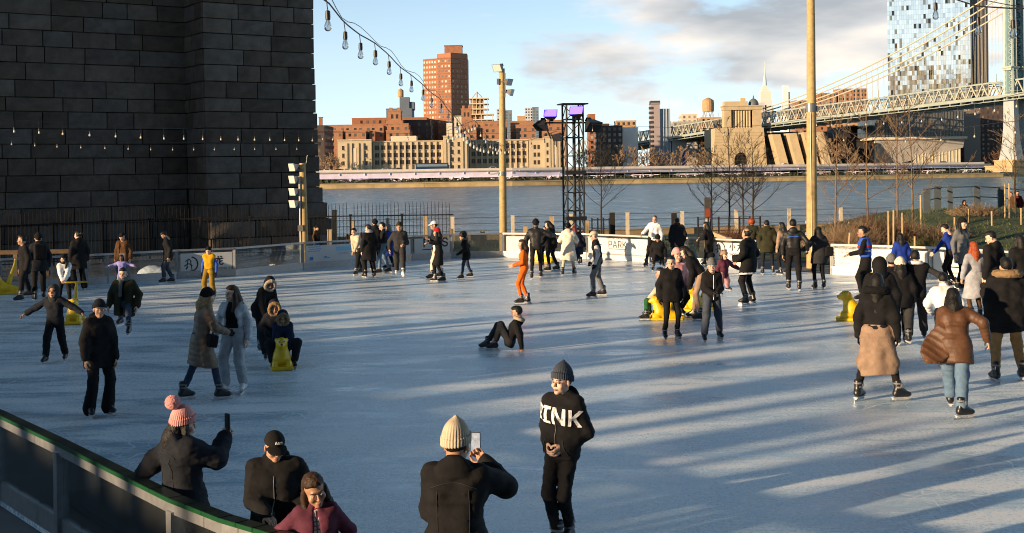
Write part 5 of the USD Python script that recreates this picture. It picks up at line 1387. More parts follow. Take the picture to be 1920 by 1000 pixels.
for (z0, z1, l, w) in ((-3.4, 2.2, 48, 17), (2.2, 5.0, 40, 12)):
    obj('course', MB().box(TWR + [0, 0, (z0 + z1) / 2], (l, w, z1 - z0), aa).box(TWR + [0, 0, z1 - .3], (l + .8, w + .8, .6), aa), pst, pr_)
jm = MB()
for z in (-1.6, -.2, 1.1): jm.box(TWR + [0, 0, z], (48.06, 17.06, .09), aa)
obj('joints', jm, mat('pier_joint', (.16, .11, .06), .9), pr_)
# the stone anchorage with its arch and colonnade, then the raking buttresses
sand = mat('anchorage_stone', (.42, .33, .20), .9, .14, .25, .25, 2.5)
an = thing('bridge_anchorage', 'sandstone bridge anchorage with an arched opening and colonnade on top', 'anchorage')
def Ap(x, y, z): return np.array([x, y, z])
x0, x1 = W(1341, 250, 800)[0], W(1432, 250, 800)[0]
zb2, zk = W(1390, 240, 800)[2], W(1390, 206, 800)[2]
arch_w, arch_h = 8.5, 12.5
from shapely.geometry import Polygon as _P
xm = W(1390, 300, 800)[0]
ar = [(xm - arch_w / 2, -1.2)] + [(xm + arch_w / 2 * math.cos(a), arch_h - arch_w / 2 + arch_w / 2 * math.sin(a)) for a in np.linspace(PI, 0, 12)] + [(xm + arch_w / 2, -1.2)]
front = _P([(x0 - 2.2, -1.2), (x1 + 2.2, -1.2), (x1, zb2), (x0, zb2)]).difference(_P(ar))
def upright(poly, y, thick):
    e = trimesh.creation.extrude_polygon(poly, thick, engine='earcut'); v = np.array(e.vertices)
    return trimesh.Trimesh(np.stack([v[:, 0], y + thick - v[:, 2], v[:, 1]], 1), np.array(e.faces), process=False)
obj('front_wall', upright(front, 800, 4), sand, an)
obj('mass', MB().box(((x0 + x1) / 2, 826, (zb2 - 1.2) / 2), (x1 - x0 - .5, 42, zb2 + 1.0)), sand, an)
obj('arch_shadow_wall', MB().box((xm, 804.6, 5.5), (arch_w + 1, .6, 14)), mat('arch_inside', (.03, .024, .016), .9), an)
jn = MB()
for k in range(1, 14): jn.box(((x0 + x1) / 2, 799.94, -1 + k * (zb2 / 14)), (x1 - x0 + 4.0 * (1 - k / 14), .16, .10))
c0, c1 = W(1358, 206, 800)[0], W(1428, 206, 800)[0]
for k in range(1, 4): jn.box(((c0 + c1) / 2, 799.94, -1.5), (.1, .1, .1))
obj('course_joints', jn, mat('anchorage_joint', (.20, .15, .085), .9), an)
for (xa, xb) in ((c0, c0 + 4.5), (c1 - 5.5, c1)): obj('corner_pier', MB().box(((xa + xb) / 2, 805, (zb2 + zk) / 2), (xb - xa, 9, zk - zb2)), sand, an)
for k in range(7): obj('column', MB().lathe([(.9, zb2), (.75, zb2 + .8), (.7, zk - 1.2), (.95, zk - .6), (.95, zk - .2)], (c0 + 6.2 + k * (c1 - c0 - 13.4) / 6, 802.5, 0), 10), sand, an, smooth=40)
obj('entablature', MB().box(((c0 + c1) / 2, 805, zk + 1.0), (c1 - c0 + 1.2, 10.2, 2.2)).box(((c0 + c1) / 2, 805, zk + 2.4), (c1 - c0 + 2.2, 11.4, .7)), sand, an)
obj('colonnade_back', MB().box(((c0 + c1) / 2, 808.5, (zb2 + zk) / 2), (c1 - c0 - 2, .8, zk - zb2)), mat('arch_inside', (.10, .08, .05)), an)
obj('attic', MB().box((c0 + 8, 806, zk + 4.0), (15, 8, 3)).box((c0 + 13, 806, zk + 6.2), (3, 3, 3)), sand, an)
obj('dome', MB().lathe([(3.4, zk + 2.6), (3.3, zk + 4.2), (2.7, zk + 5.8), (1.4, zk + 7), (.5, zk + 7.4), (.35, zk + 9), (0, zk + 9.6)], (c1 - 4, 806, 0), 14), mat('dome_lead', (.10, .11, .11), .6), an, smooth=40)
for i, (xa, xb) in enumerate(((1447, 1463), (1478, 1493), (1506, 1520), (1530, 1543))):
    Yb = 790 - i * 6
    xt = [W(p, 235, Yb)[0] for p in (xa, xb)]; xl = [W(p + 20, 300, Yb)[0] for p in (xa, xb)]
    zt_ = W(xa, 252 - i * 2, Yb)[2]
    v = [(xl[0], Yb, -1.2), (xl[1], Yb, -1.2), (xl[1], Yb + 14, -1.2), (xl[0], Yb + 14, -1.2), (xt[0] , Yb, zt_), (xt[1], Yb, zt_), (xt[1], Yb + 14, zt_), (xt[0], Yb + 14, zt_)]
    o = obj('raking_buttress', MB().add(v, [(0, 1, 5, 4), (1, 2, 6, 5), (2, 3, 7, 6), (3, 0, 4, 7), (4, 5, 6, 7)]), sand, an)
obj('approach_wall', MB().box((W(1490, 300, 815)[0], 818, 12), (W(1560, 300, 815)[0] - W(1435, 300, 815)[0], 5, 27)), mat('approach_dark', (.05, .045, .04), .9), an)
pp_ = W(1288, 280, 860)[0]
ap = thing('approach_pier', 'stone pier holding the bridge approach left of the arch', 'bridge pier')
obj('shaft', MB().box((pp_, 905, 11), (10, 9, 25)), conc, ap); obj('cap', MB().box((pp_, 905, 23.6), (13, 11, 1.6)), conc, ap)
obj('banner', MB().box((pp_ + 3.8, 900.2, 8), (3, .3, 14)), mat('banner_blue', (.02, .08, .32), .7), ap)
# ---- the glass high-rise, its podium and the dark blocks beside it
def mirror(n, c, r=.05): return graph('curtain_' + n, {'p': ('principled_bsdf', {'metallic': .88, 'roughness': r, 'base_color': c})}, [], 'p.BSDF')
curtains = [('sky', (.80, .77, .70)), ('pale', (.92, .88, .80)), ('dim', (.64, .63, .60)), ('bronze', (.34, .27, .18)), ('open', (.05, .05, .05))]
dark_fin = mat('dark_cladding', (.05, .045, .045), .4, .1, .2)
Yg = 905
g0, g1, g2 = W(1665, 150, Yg)[0], W(1811, 150, Yg)[0], W(1842, 150, Yg)[0]
gt = thing('glass_high_rise', 'tall mirror glass high-rise behind the bridge cables', 'building', (g0, Yg, 0), math.radians(-19))
GL, GZ = g1 - g0, 235
obj('core', MB().box((GL / 2, 14, GZ / 2 - 2), (GL - .2, 27.6, GZ)), dark_fin, gt)
prg = random.Random(5); panes = [MB() for _ in curtains]
npx, npz = 34, 70
for i in range(npx):
    for k in range(npz):
        w = GL / npx; hgt = GZ / npz; z = (k + .5) * hgt
        city = max(0, 1 - z / (95 + 40 * math.sin(i * .55) + 25 * math.sin(i * 1.7)))          # brown city reflection painted into the pane tints, denser on lower floors
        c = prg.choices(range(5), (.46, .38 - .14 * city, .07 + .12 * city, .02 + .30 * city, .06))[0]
        M = rot((0, 0, 1), prg.gauss(0, .011)) @ rot((1, 0, 0), prg.gauss(0, .009))
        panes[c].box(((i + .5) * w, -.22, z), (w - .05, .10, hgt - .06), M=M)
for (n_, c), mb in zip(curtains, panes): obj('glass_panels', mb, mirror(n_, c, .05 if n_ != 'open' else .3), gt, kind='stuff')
sd = MB()
for k in range(9): sd.box((GL + .3, 1.6 + k * 3.05, GZ / 2), (.5, .5, GZ))
obj('side_fins', sd, conc, gt); 
obj('side_wing', MB().box((GL + (g2 - g1) / 2, 16, GZ / 2), (g2 - g1, 20, GZ)), mat('side_glass', (.03, .028, .03), .2, .15, .2), gt)
fn = MB()
for k in range(5): fn.box((GL + (k + .3) * (g2 - g1) / 5, 5.8, GZ / 2), (.9, .5, GZ))
obj('wing_fins', fn, mat('wing_fin', (.10, .09, .085), .6), gt)
A, B, zt = frame_of(1640, 1807, 210, 800, 20)
pd = thing('glass_podium', 'low dark glass block with fins over a sloping concrete base', 'building', (A[0], 800, 0))
L = B[0] - A[0]; zl = W(1720, 257, 800)[2]; zs = W(1720, 278, 800)[2]
obj('glass_box', MB().box((L / 2, 20, (zt + zl) / 2), (L, 40, zt - zl)), mat('podium_glass', (.045, .055, .06), .12, .3, .25), pd)
fn = MB()
for k in range(60): fn.box(((k + .5) * L / 60, -.2, (zt + zl) / 2), (.18, .5, zt - zl))
for k in range(4): fn.box((L / 2, -.1, zl + k * (zt - zl) / 3), (L, .35, .4))
obj('fins', fn, mat('podium_fin', (.14, .14, .135), .5), pd)
obj('terrace', MB().box((L / 2, 19, zl - .8), (L + 2, 44, 1.6)), creamw, pd)
v = [(0, -1, zl - 1.7), (L, -1, zl - 1.7), (L, 2, zs), (0, 6, 0), (0, 40, zl - 1.7), (L, 40, zl - 1.7), (L, 40, zs), (0, 40, 0)]
obj('soffit', MB().add(v, [(0, 3, 2, 1), (3, 7, 6, 2), (0, 1, 5, 4)]), conc, pd)
obj('lobby', MB().box((L * .72, 8, zs / 2 - .4), (L * .52, 10, zs + .6)), mat('lobby_glass', (.42, .38, .28), .3, .15, .5), pd)
lf = MB()
for k in range(14): lf.box((L * .47 + k * L * .5 / 13, 2.8, zs / 2), (.3, .4, zs + .4))
obj('lobby_mullions', lf, creamw, pd)
slab('dark_block', 'dark glass block right of the podium', 1807, 1838, 215, 830, 40, mat('side_glass', (.03, .028, .03)), None)
slab('shaded_estate_block', 'brown apartment block coloured as in shade, rows of windows, left of the steel tower', 1838, 1885, 190, 860, 30, br_shaded, 'all', win_dark, floor=3.1, bay=3.0)
slab('shaded_estate_block', 'apartment block coloured as in shade behind the steel tower', 1886, 1960, 196, 900, 30, br_shaded, 'all', win_dark)
slab('orange_estate_block', 'sunlit orange apartment block under the bridge deck, right of two', 1628, 1665, 225, 900, 25, br_or, 'all', win_dark, floor=4.5, bay=4)
slab('orange_estate_block', 'sunlit orange apartment block under the bridge deck beside the timber pole', 1531, 1551, 237, 900, 25, br_or, 'all', win_dark, floor=4.5, bay=4)
slab('orange_estate_block', 'orange apartment block with a dark arched foreground under the deck', 1551, 1628, 233, 915, 25, br_tan, 'all', win_dark, floor=4.5, bay=4)
b, L, zt = slab('dark_hall', 'dark hall with an arched roof under the bridge deck', 1550, 1630, 262, 830, 40, mat('hall_dark', (.03, .026, .024), .9), None)
e = MB(); a = np.linspace(0, PI, 13)
for p, q in zip(a[:-1], a[1:]): e.bar((L * .62 - L * .36 * math.cos(p), 20, zt + 9 * math.sin(p)), (L * .62 - L * .36 * math.cos(q), 20, zt + 9 * math.sin(q)), 40, .6)
obj('arched_roof', e, mat('hall_dark', (.03, .026, .024)), b)
# ---- far landmarks
Ye = 4900
A = W(1436, 300, Ye)
es = thing('art_deco_skyscraper', 'distant pale stepped skyscraper with a tall spire', 'skyscraper', (A[0], Ye, 0))
lm = mat('hazed_limestone', (.62, .57, .50), .9, .04, .02)  # limestone paled: slight distance haze put into the colour
def tier(w, d, z0, z1): return MB().box((0, 0, (z0 + z1) / 2), (w, d, z1 - z0))
for (w, d, z0, z1) in ((58, 50, -5, 215), (46, 44, 215, 262), (40, 40, 262, 295), (30, 30, 295, 306), (20, 20, 306, 318)): obj('tier', tier(w, d, z0, z1), lm, es)
obj('mast', MB().lathe([(8, 318), (7, 335), (5, 350), (2.2, 365), (1.2, 395), (.6, 412)], n=10), lm, es)
wv = MB()
for k in range(7): wv.box((-24 + k * 8, -25.2, 100), (3.4, .5, 225))
obj('window_strips', wv, mat('far_window', (.34, .33, .32), .5), es)
A = W(1475, 300, 4200)
wt = thing('white_tower', 'distant slim white tower beside the art deco skyscraper', 'skyscraper', (A[0], 4200, 0))
obj('shaft', MB().box((-2, 0, 130), (17, 20, 2 * (W(1474, 161, 4200)[2] - 130))), white_m, wt); obj('side_shaft', MB().box((9, 4, 115), (7, 18, 2 * (W(1474, 173, 4200)[2] - 115))), pale_g, wt)
slab('pale_slab', 'pale slab standing in front of the distant art deco skyscraper', 1420, 1434, 193, 3000, 40, pale_g)
slab('pale_slab', 'small pale slab at the right foot of the art deco skyscraper', 1438, 1449, 197, 3000, 40, lm)
# ------------------------------------------------------------------ trees and shrubs, bare in winter
bark_dark, bark_warm, twig_gold, twig_red = mat('bark_dark', (.030, .024, .020), .9, .3, 12), mat('bark_warm', (.16, .105, .06), .9, .3, 12, .4, 40), mat('twig_gold', (.27, .18, .105), .9, .35, 2), mat('twig_red', (.115, .055, .028), .9, .5, 5)
def bare_tree(name, label, base, H, tr, m, seed, spread=.5, depth=3, n1=16, up=.75, twig_m=None, group=None, first=.28, fine=.004, cat='tree'):
    r = random.Random(seed)
    t = thing(name, label, cat, base, 0, group)
    trunk, br = MB(), MB()
    k = 9
    pts = [np.array([0, 0, 0.])]
    for i in range(k): pts.append(pts[-1] + np.array([r.gauss(0, .012) * H / 4, r.gauss(0, .012) * H / 4, H / k]))
    rad = np.linspace(tr, tr * .12, k + 1)
    trunk.tube(pts, rad, 8)
    def limb(p, d, L, ra, lev):
        q = [p]; n = 4 if lev < 2 else 3
        for i in range(n):
            d = unit(d + np.array([r.gauss(0, .10), r.gauss(0, .10), r.gauss(0, .08) + .05 * up]))
            q.append(q[-1] + d * L / n)
        br.tube(q, np.linspace(ra, max(ra * .35, fine), n + 1), 5 if lev == 0 else 3, cap=False)
        if lev < depth - 1:
            for j in range(r.randint(3, 5) if lev == 0 else r.randint(2, 4)):
                s = r.uniform(.25, .95); i = min(int(s * n), n - 1)
                pp_ = q[i] + (q[i + 1] - q[i]) * (s * n - i)
                side = unit(np.array([r.gauss(0, 1), r.gauss(0, 1), r.gauss(0, .5)])); dd = unit((q[i + 1] - q[i]) / max(np.linalg.norm(q[i + 1] - q[i]), 1e-6) * .8 + side * .55 + np.array([0, 0, .25 * up]))
                limb(pp_, dd, L * r.uniform(.3, .55), max(ra * .5, fine), lev + 1)
    for j in range(n1):
        s = first + (1 - first) * (j + r.random()) / n1
        i = min(int(s * k), k - 1); p = pts[i] + (pts[i + 1] - pts[i]) * (s * k - i)
        a = j * 2.4 + r.uniform(-.4, .4)
        d = unit(np.array([math.cos(a), math.sin(a), up * r.uniform(.7, 1.3)]))
        limb(p, d, H * spread * (1.15 - s) * r.uniform(.7, 1.15) + H * .05, tr * .42 * (1.2 - s), 0)
    obj('trunk', trunk, m, t, smooth=True); obj('crown', br, twig_m or m, t)
    return t
def stake(label, base, h, lean=0.0, m=None):
    t = thing('tree_stake', label, 'stake', base, 0, 'tree stakes')
    obj('stake', MB().tube([(0, 0, -.1), (lean, 0, h)], [.042, .038], 8), m or rail_wood, t, smooth=True)
for i, (px, ytop, Y, lab) in enumerate([(1127, 262, 62, 'dark bare sapling between the truss mast and the white sweater woman'), (1335, 285, 57, 'dark bare sapling just right of the slim information pillar'), (1366, 240, 58, 'dark bare sapling with the tallest leader in the dark clump'), (1393, 265, 60, 'dark bare sapling in the middle of the dark clump'), (1412, 255, 58, 'dark bare sapling at the right of the dark clump')]):
    b = W(px, 318 + 3.5 * F / Y, Y); H = W(px, ytop, Y)[2]
    bare_tree('bare_sapling', lab, (b[0], Y, -.05), H, .055, bark_dark, 20 + i, .40, 3, 20, .8, fine=.006)
for i, (px, ytop, Y, lab) in enumerate([(1568, 215, 49, 'sunlit bare sapling just right of the timber pole'), (1628, 205, 53, 'sunlit bare sapling second right of the timber pole'), (1684, 215, 52, 'sunlit bare sapling with wide branches in the shrubs'), (1711, 190, 51, 'tall sunlit bare sapling at the right of the shrubs'), (1905, 220, 55, 'sunlit bare sapling near the right edge on the mound')]):
    b = W(px, 318 + 3.5 * F / Y, Y); z = float(mound(np.array([b[0]]), np.array([float(Y)]))[0]) if px > 1620 else -.05
    H = W(px, ytop, Y)[2] - z
    bare_tree('bare_sapling', lab, (b[0], Y, z), H, .055, bark_warm, 40 + i, .40, 3, 15, .75, fine=.007)
for i, (px, Y, h, ln) in enumerate([(1587, 44, 1.15, .12), (1666, 47, 1.7, 0), (1675, 47.5, 1.7, .02), (1692, 47, 1.6, 0), (1715, 45, .9, 0), (1727, 50, 1.9, 0), (1885, 54, 1.5, 0), (1893, 54, 1.5, 0), (1860, 52, .6, 0), (1755, 47, .5, 0), (1772, 48, .5, 0), (1790, 52, .5, 0), (1817, 53, .6, 0), (1533, 46, 1.0, 0), (1915, 52, .7, 0)]):
    b = W(px, 430, Y); z = float(mound(np.array([b[0]]), np.array([float(Y)]))[0])
    stake('round timber stake ' + ['right of the timber pole, leaning', 'in the shrubs, left of a pair', 'in the shrubs, right of a pair', 'beside the wide sapling', 'low in front of the mound, square and short', 'thin and tall by the dark rail posts', 'left of two by the right edge sapling', 'right of two by the right edge sapling', 'short on the crest of the mound', 'stubby at the left foot of the mound', 'stubby second at the foot of the mound', 'stubby by the dark seated person', 'stubby right of the dark seated person', 'in the shrub left of the timber pole', 'short at the right picture edge'][i], (b[0], Y, z), h, ln)
def shrub(label, base, rx, ry, h, n, m, seed):
    r = np.random.default_rng(seed)
    t = thing('bare_shrub', label, 'shrub', base)
    mb = MB()
    for k in range(n):
        a, q = r.uniform(0, 2 * PI), math.sqrt(r.random())
        p = np.array([rx * q * math.cos(a) * .75, ry * q * math.sin(a) * .75, 0])
        d = unit(np.array([p[0] / rx * .9 + r.normal(0, .35), p[1] / ry * .9 + r.normal(0, .35), 1.0]))
        L = h * .86 * (1.15 - .55 * q * q) * r.uniform(.55, 1.1)
        pts = [p, p + d * L * .5 + r.normal(0, .03, 3), p + d * L + np.array([r.normal(0, .10), r.normal(0, .10), -.06 * L])]
        mb.tube(pts, [.009, .007, .0035], 3, cap=False)
        for j in range(3):
            s = r.uniform(.35, .95); b = p + d * L * s; e = unit(d + r.normal(0, .55, 3)) * L * .28
            mb.tube([b, b + e], [.0055, .003], 3, cap=False)
        if r.random() < .5:
            b = pts[-1]; mb.add([b, b + r.normal(0, .03, 3), b + r.normal(0, .03, 3)], [(0, 1, 2)])
    obj('twigs', mb, m, t)
for i, (px, Y, rx, h, n, mm, lab) in enumerate([(1385, 55, 1.5, 1.05, 520, twig_red, 'low reddish bare shrub under the dark saplings'), (1420, 56, 1.1, .9, 330, twig_red, 'smaller dark bare shrub right of the reddish one'), (1345, 55, .7, .8, 200, twig_red, 'small bare shrub at the foot of the information pillar'), (1585, 48.5, 1.7, 1.5, 620, twig_gold, 'broad golden bare shrub right of the timber pole'), (1640, 50, 1.7, 1.6, 620, twig_red, 'russet bare shrub in the middle of the hedge'), (1690, 50, 1.3, 1.2, 420, twig_gold, 'golden bare shrub at the right end of the hedge'), (1545, 50, .8, .9, 220, twig_red, 'small bare shrub left of the timber pole'), (1770, 50, 1.3, .7, 300, twig_gold, 'low dry tuft at the left shoulder of the mound'), (1830, 55, 1.4, .6, 260, twig_gold, 'low dry tuft on the crest of the mound'), (1745, 47, 1.2, .75, 300, mat('sedge', (.08, .075, .022), .9, .4, 4), 'green brown tuft in front of the mound')]):
    b = W(px, 420, Y); z = float(mound(np.array([b[0]]), np.array([float(Y)]))[0]) if px > 1500 else -.05
    shrub(lab, (b[0], Y, z), rx, rx * .7, h, n, mm, 70 + i)
# trees on the far bank, along the drive
frng = random.Random(8)
far_t = [(1100, 284), (1121, 286), (1138, 280), (1160, 278), (1186, 280), (1214, 282), (1232, 284), (1258, 288), (1278, 280), (1312, 290), (1325, 286), (625, 292), (612, 296), (1866, 286), (1880, 284), (1560, 268), (1590, 276)]
for i, (px, yt) in enumerate(far_t):
    Y = 590 if px < 1500 else 715
    if px < 700: Y = 560
    b = W(px, 318, Y); H = W(px, yt, Y)[2] + 1
    where = ['first in the golden row right of the mast', 'second in the golden row', 'third in the golden row', 'fourth in the golden row', 'fifth in the golden row', 'sixth in the golden row', 'seventh in the golden row', 'eighth in the golden row', 'ninth in the golden row', 'tenth, beside the approach pier', 'eleventh, left of the arch', 'at the corner of the cream building', 'beside the dark brick block', 'left of the steel tower', 'at the foot of the steel tower', 'before the dark hall', 'right of the dark hall front'][i]
    bare_tree('bare_tree', 'golden bare tree on the far bank, ' + where, (b[0], Y, -1), H, .35, twig_gold if i not in (13, 14) else twig_red, 100 + i, .62, 4, 15, .8, group='bare trees on the far bank', first=.16, fine=.10)
dm = MB()
# ------------------------------------------------------------------ poles, mast and lights
pole_w = mat('timber_pole', (.40, .28, .12), .8, .22, 7, .45, 45)
dkmetal = mat('dark_metal', (.015, .015, .016), .5, .2, 10)
lamp_grey = mat('lamp_housing', (.10, .095, .085), .5, .2, 14)
def flood(t, p, aim, name='floodlight', size=.42, m=None, lens=None, cone_=True):
    a = unit(np.array(aim, float)); x = unit(np.cross(a, (0, 0, 1))); z = np.cross(x, a)
    M = np.stack([x, a, z], 1); p = np.array(p, float)
    def R(v): return np.asarray(v) @ M.T + p
    w, h = size, size * .8
    v = [(-w * .28, -w * .3, -h * .25), (w * .28, -w * .3, -h * .25), (w * .28, -w * .3, h * .25), (-w * .28, -w * .3, h * .25), (-w * .55, w * .28, -h * .5), (w * .55, w * .28, -h * .5), (w * .55, w * .28, h * .5), (-w * .55, w * .28, h * .5)]
    o = obj(name, MB().add(R(v), [(0, 3, 2, 1), (0, 1, 5, 4), (1, 2, 6, 5), (2, 3, 7, 6), (3, 0, 4, 7), (4, 5, 6, 7)]).box(R([(0, -w * .4, 0)])[0], (w * .34, w * .34, h * .34), M=M), m or lamp_grey, t)
    v = [(-w * .5, w * .285, -h * .45), (w * .5, w * .285, -h * .45), (w * .5, w * .285, h * .45), (-w * .5, w * .285, h * .45)]
    obj('lens', MB().add(R(v), [(0, 1, 2, 3)]), lens or mat('lamp_lens', (.5, .5, .46), .15, .05), o)
    return o
def timber(label, px, Y, ztop, r0, r1, lean=0.0):
    b = W(px, 318 + 3.5 * F / Y, Y)
    t = thing('light_pole', label, 'light pole', (b[0], Y, -.06))
    obj('pole', MB().tube([(0, 0, 0), (lean * .5, 0, ztop * .5), (lean, 0, ztop)], [r0, (r0 + r1) / 2, r1], 16), pole_w, t, smooth=50)
    return t
# tall pole left of the mast
Yp = 52; zt = W(946, 126, Yp)[2]
t = timber('tall round timber light pole with three floodlights left of the truss mast', 944, Yp, zt, .165, .125, .03)
flood(t, (-.1, -.15, zt + .05), (-.6, -.7, -.45), size=.42); flood(t, (.28, -.1, zt - .55), (.8, -.5, -.35), size=.36); flood(t, (.36, -.05, zt - .98), (.9, -.3, -.3), size=.36)
obj('bracket', MB().bar((0, -.1, zt - .55), (.3, -.1, zt - .55), .06).bar((0, -.1, zt - 1.0), (.36, -.08, zt - 1.0), .06).box((-.13, -.1, zt - .55), (.10, .12, .24)), steel_g, t)
obj('conduit', MB().tube([(.16, -.1, zt - 1.2), (.17, -.1, zt - .2)], .02, 6), lamp_grey, t)
obj('collar', MB().tube([(0.0, 0, 3.30), (0.0, 0, 3.48)], .17, 16), steel_g, t); obj('side_lamp', MB().bar((-.15, -.1, 3.42), (-.5, -.15, 3.36), .10, .07), rail_white, t)
# tall pole at right, running out of the frame
Yq = 43.5
t = timber('thick tall timber pole with a steel collar at right, running out of the picture', 1523, Yq, 12, .20, .12, .09)
obj('collar', MB().tube([(.03, 0, 5.42), (.03, 0, 5.72)], .19, 16), steel_g, t); obj('collar_bolt', MB().box((.21, -.05, 5.52), (.1, .1, .2)), steel_g, t)
cb_ = MB()
for z in (.6, .9, 1.2, 1.6): cb_.box((-.19, -.05, z), (.07, .07, .10))
cb_.tube([(-.05, -.19, .2), (-.03, -.17, 5.4)], .018, 6)
obj('conduit_clips', cb_, rail_white, t)
# short pole with four white floodlights before the tower
Yr = 47.5; zt = W(566, 303, Yr)[2]
t = timber('short timber pole with four stacked white floodlights in front of the tower', 572, Yr, zt, .15, .12, -.05)
for k in range(4):
    z = zt - .14 - k * .46
    flood(t, (-.36, -.12, z), (-.62, -.55, -.18), size=.36, m=mat('lamp_white', (.52, .50, .44), .5, .1))
    obj('lamp_arm', MB().bar((-.34, -.1, z - .12), (.0, -.1, z - .12), .05), steel_g, t)
obj('conduit', MB().tube([(-.13, -.13, .05), (-.15, -.14, zt - .5)], .035, 8), rail_white, t)
obj('junction_box', MB().box((-.12, -.17, 1.45), (.2, .12, .22)), lamp_grey, t); obj('whip_aerial', MB().tube([(.08, 0, zt - .05), (.14, 0, zt + .3)], .012, 6), rail_white, t)
# the truss mast with its stage lights
Ym = 53.5; bm = W(1077, 318 + 3.5 * F / Ym, Ym); zt = W(1077, 193, Ym)[2]
t = thing('truss_mast', 'black lattice truss mast carrying stage lights behind the rink', 'lighting mast', (bm[0], Ym, -.06), math.radians(12))
hw = .36
for sx in (-1, 1):
    for sy in (-1, 1): obj('leg', MB().tube([(sx * hw, sy * hw, 0), (sx * hw, sy * hw, zt)], .042, 8), dkmetal, t)
obj('centre_pipe', MB().tube([(.02, -.1, 0), (.02, -.1, zt - .4)], .07, 10), dkmetal, t)
br = MB()
z = .2
while z < zt - .2:
    for (a, b) in (((-hw, -hw), (hw, -hw)), ((hw, -hw), (hw, hw)), ((hw, hw), (-hw, hw)), ((-hw, hw), (-hw, -hw))):
        br.bar((*a, z), (*b, z), .045); br.bar((*a, z), (*b, min(z + .78, zt)), .03)
    z += .78
obj('lattice', br, dkmetal, t)
obj('top_plate', MB().box((0, 0, zt), (1.15, .95, .05)), dkmetal, t)
for zz in (1.45, 3.4): obj('cross_plate', MB().box((0, -.3, zz), (.9, .3, .16)), dkmetal, t)
violet = mat('stage_light_violet', (.15, .12, .8), .3, .05, emit=((.16, .09, 1.0), 1.5))
arm = MB(); arm.bar((-1.35, -.2, zt - .8), (.9, -.2, zt - .8), .07).bar((-1.3, -.2, zt - .8), (-1.0, -.2, zt - 1.5), .05)
obj('light_bar', arm, dkmetal, t)
def stage_light(label, off, aim, size, lit=True):
    c, s_ = math.cos(math.radians(12)), math.sin(math.radians(12))
    p = np.array([bm[0] + off[0] * c - off[1] * s_, Ym + off[0] * s_ + off[1] * c, zt + off[2]])
    l = thing('stage_light', label, 'stage light', p)
    flood(l, (0, 0, 0), aim, 'housing', size, dkmetal, violet if lit else mat('lens_dark', (.03, .03, .04), .2))
    obj('yoke', MB().bar((-.05, .05, -.1), (-.05, .1, -.42), .04), dkmetal, l)
stage_light('violet lit stage light on the left arm of the truss mast', (-1.02, -.25, -.55), (-.1, -.75, .65), .52)
stage_light('violet lit stage light at the top of the truss mast', (.06, -.5, -.45), (-.25, -.75, .6), .56)
stage_light('unlit black stage light hanging at the left of the mast', (-1.42, -.25, -.95), (-.3, -.5, -.9), .55, False)
stage_light('unlit black stage light tilted at the upper right of the mast', (.72, -.45, -.95), (.5, -.7, -.75), .66, False)
stage_light('slim unlit black stage light below the left arm', (-.75, -.3, -1.45), (-.5, -.6, -.5), .4, False)
# bollards and the information pillar
b = W(1327, 435, 56)
t = thing('information_pillar', 'slim dark information pillar with red panel beside the saplings', 'sign', (b[0], 56, -.06))
zt = W(1327, 368, 56)[2]
obj('post', MB().box((0, 0, zt / 2), (.26, .12, zt)), mat('pillar_dark', (.05, .045, .04), .6), t)
obj('panel', MB().box((0, -.065, zt - .68), (.22, .012, .38)), mat('pillar_red', (.22, .04, .015), .6, .3, 12), t); obj('white_panel', MB().box((0, -.065, zt - 1.0), (.22, .012, .16)), panel_w, t)
for i, (px, Y, h) in enumerate([(592, 58, .95), (618, 57, .9), (661, 57.5, 1.25), (628, 60, 1.7), (798, 60, 1.35), (846, 56, .9), (905, 57, .75), (1035, 60, 1.25), (1100, 58, 1.1), (985, 62, .7)]):
    b = W(px, 430, Y)
    t = thing('timber_bollard', ['pale timber bollard behind the boards right of the lamp pole', 'dark sided bollard second right of the lamp pole', 'bollard in front of the picket fence left of the dark skaters', 'thin tall timber post inside the picket fence', 'pale post behind the red beanie skater', 'short pale bollard right of the picket fence end', 'stubby bollard left of the tall timber pole', 'pale post right of the shiny black puffer', 'pale post beside the lone dark sapling', 'stub bollard behind the orange skater'][i], 'bollard', (b[0], Y, -.06), 0, 'timber bollards')
    obj('shaft', MB().box((0, 0, h / 2), (.20, .20, h)), rail_wood, t); obj('cap', MB().box((0, 0, h + .02), (.22, .22, .04)), rail_wood, t)
for i, (px, Y, h) in enumerate([(655, 54, .85), (681, 54, .9), (1148, 62, 1.35), (1264, 62, 1.3)]):
    b = W(px, 430, Y)
    t = thing('dark_bollard', ['dark square bollard behind the boards, left of two', 'dark square bollard behind the boards, right of two', 'dark slim post right of the lone sapling', 'dark rail post behind the scarf man'][i], 'bollard', (b[0], Y, -.06))
    obj('shaft', MB().box((0, 0, h / 2), (.26, .26, h)), dkmetal, t); obj('cap', MB().box((0, 0, h + .015), (.28, .28, .03)), lamp_grey, t)
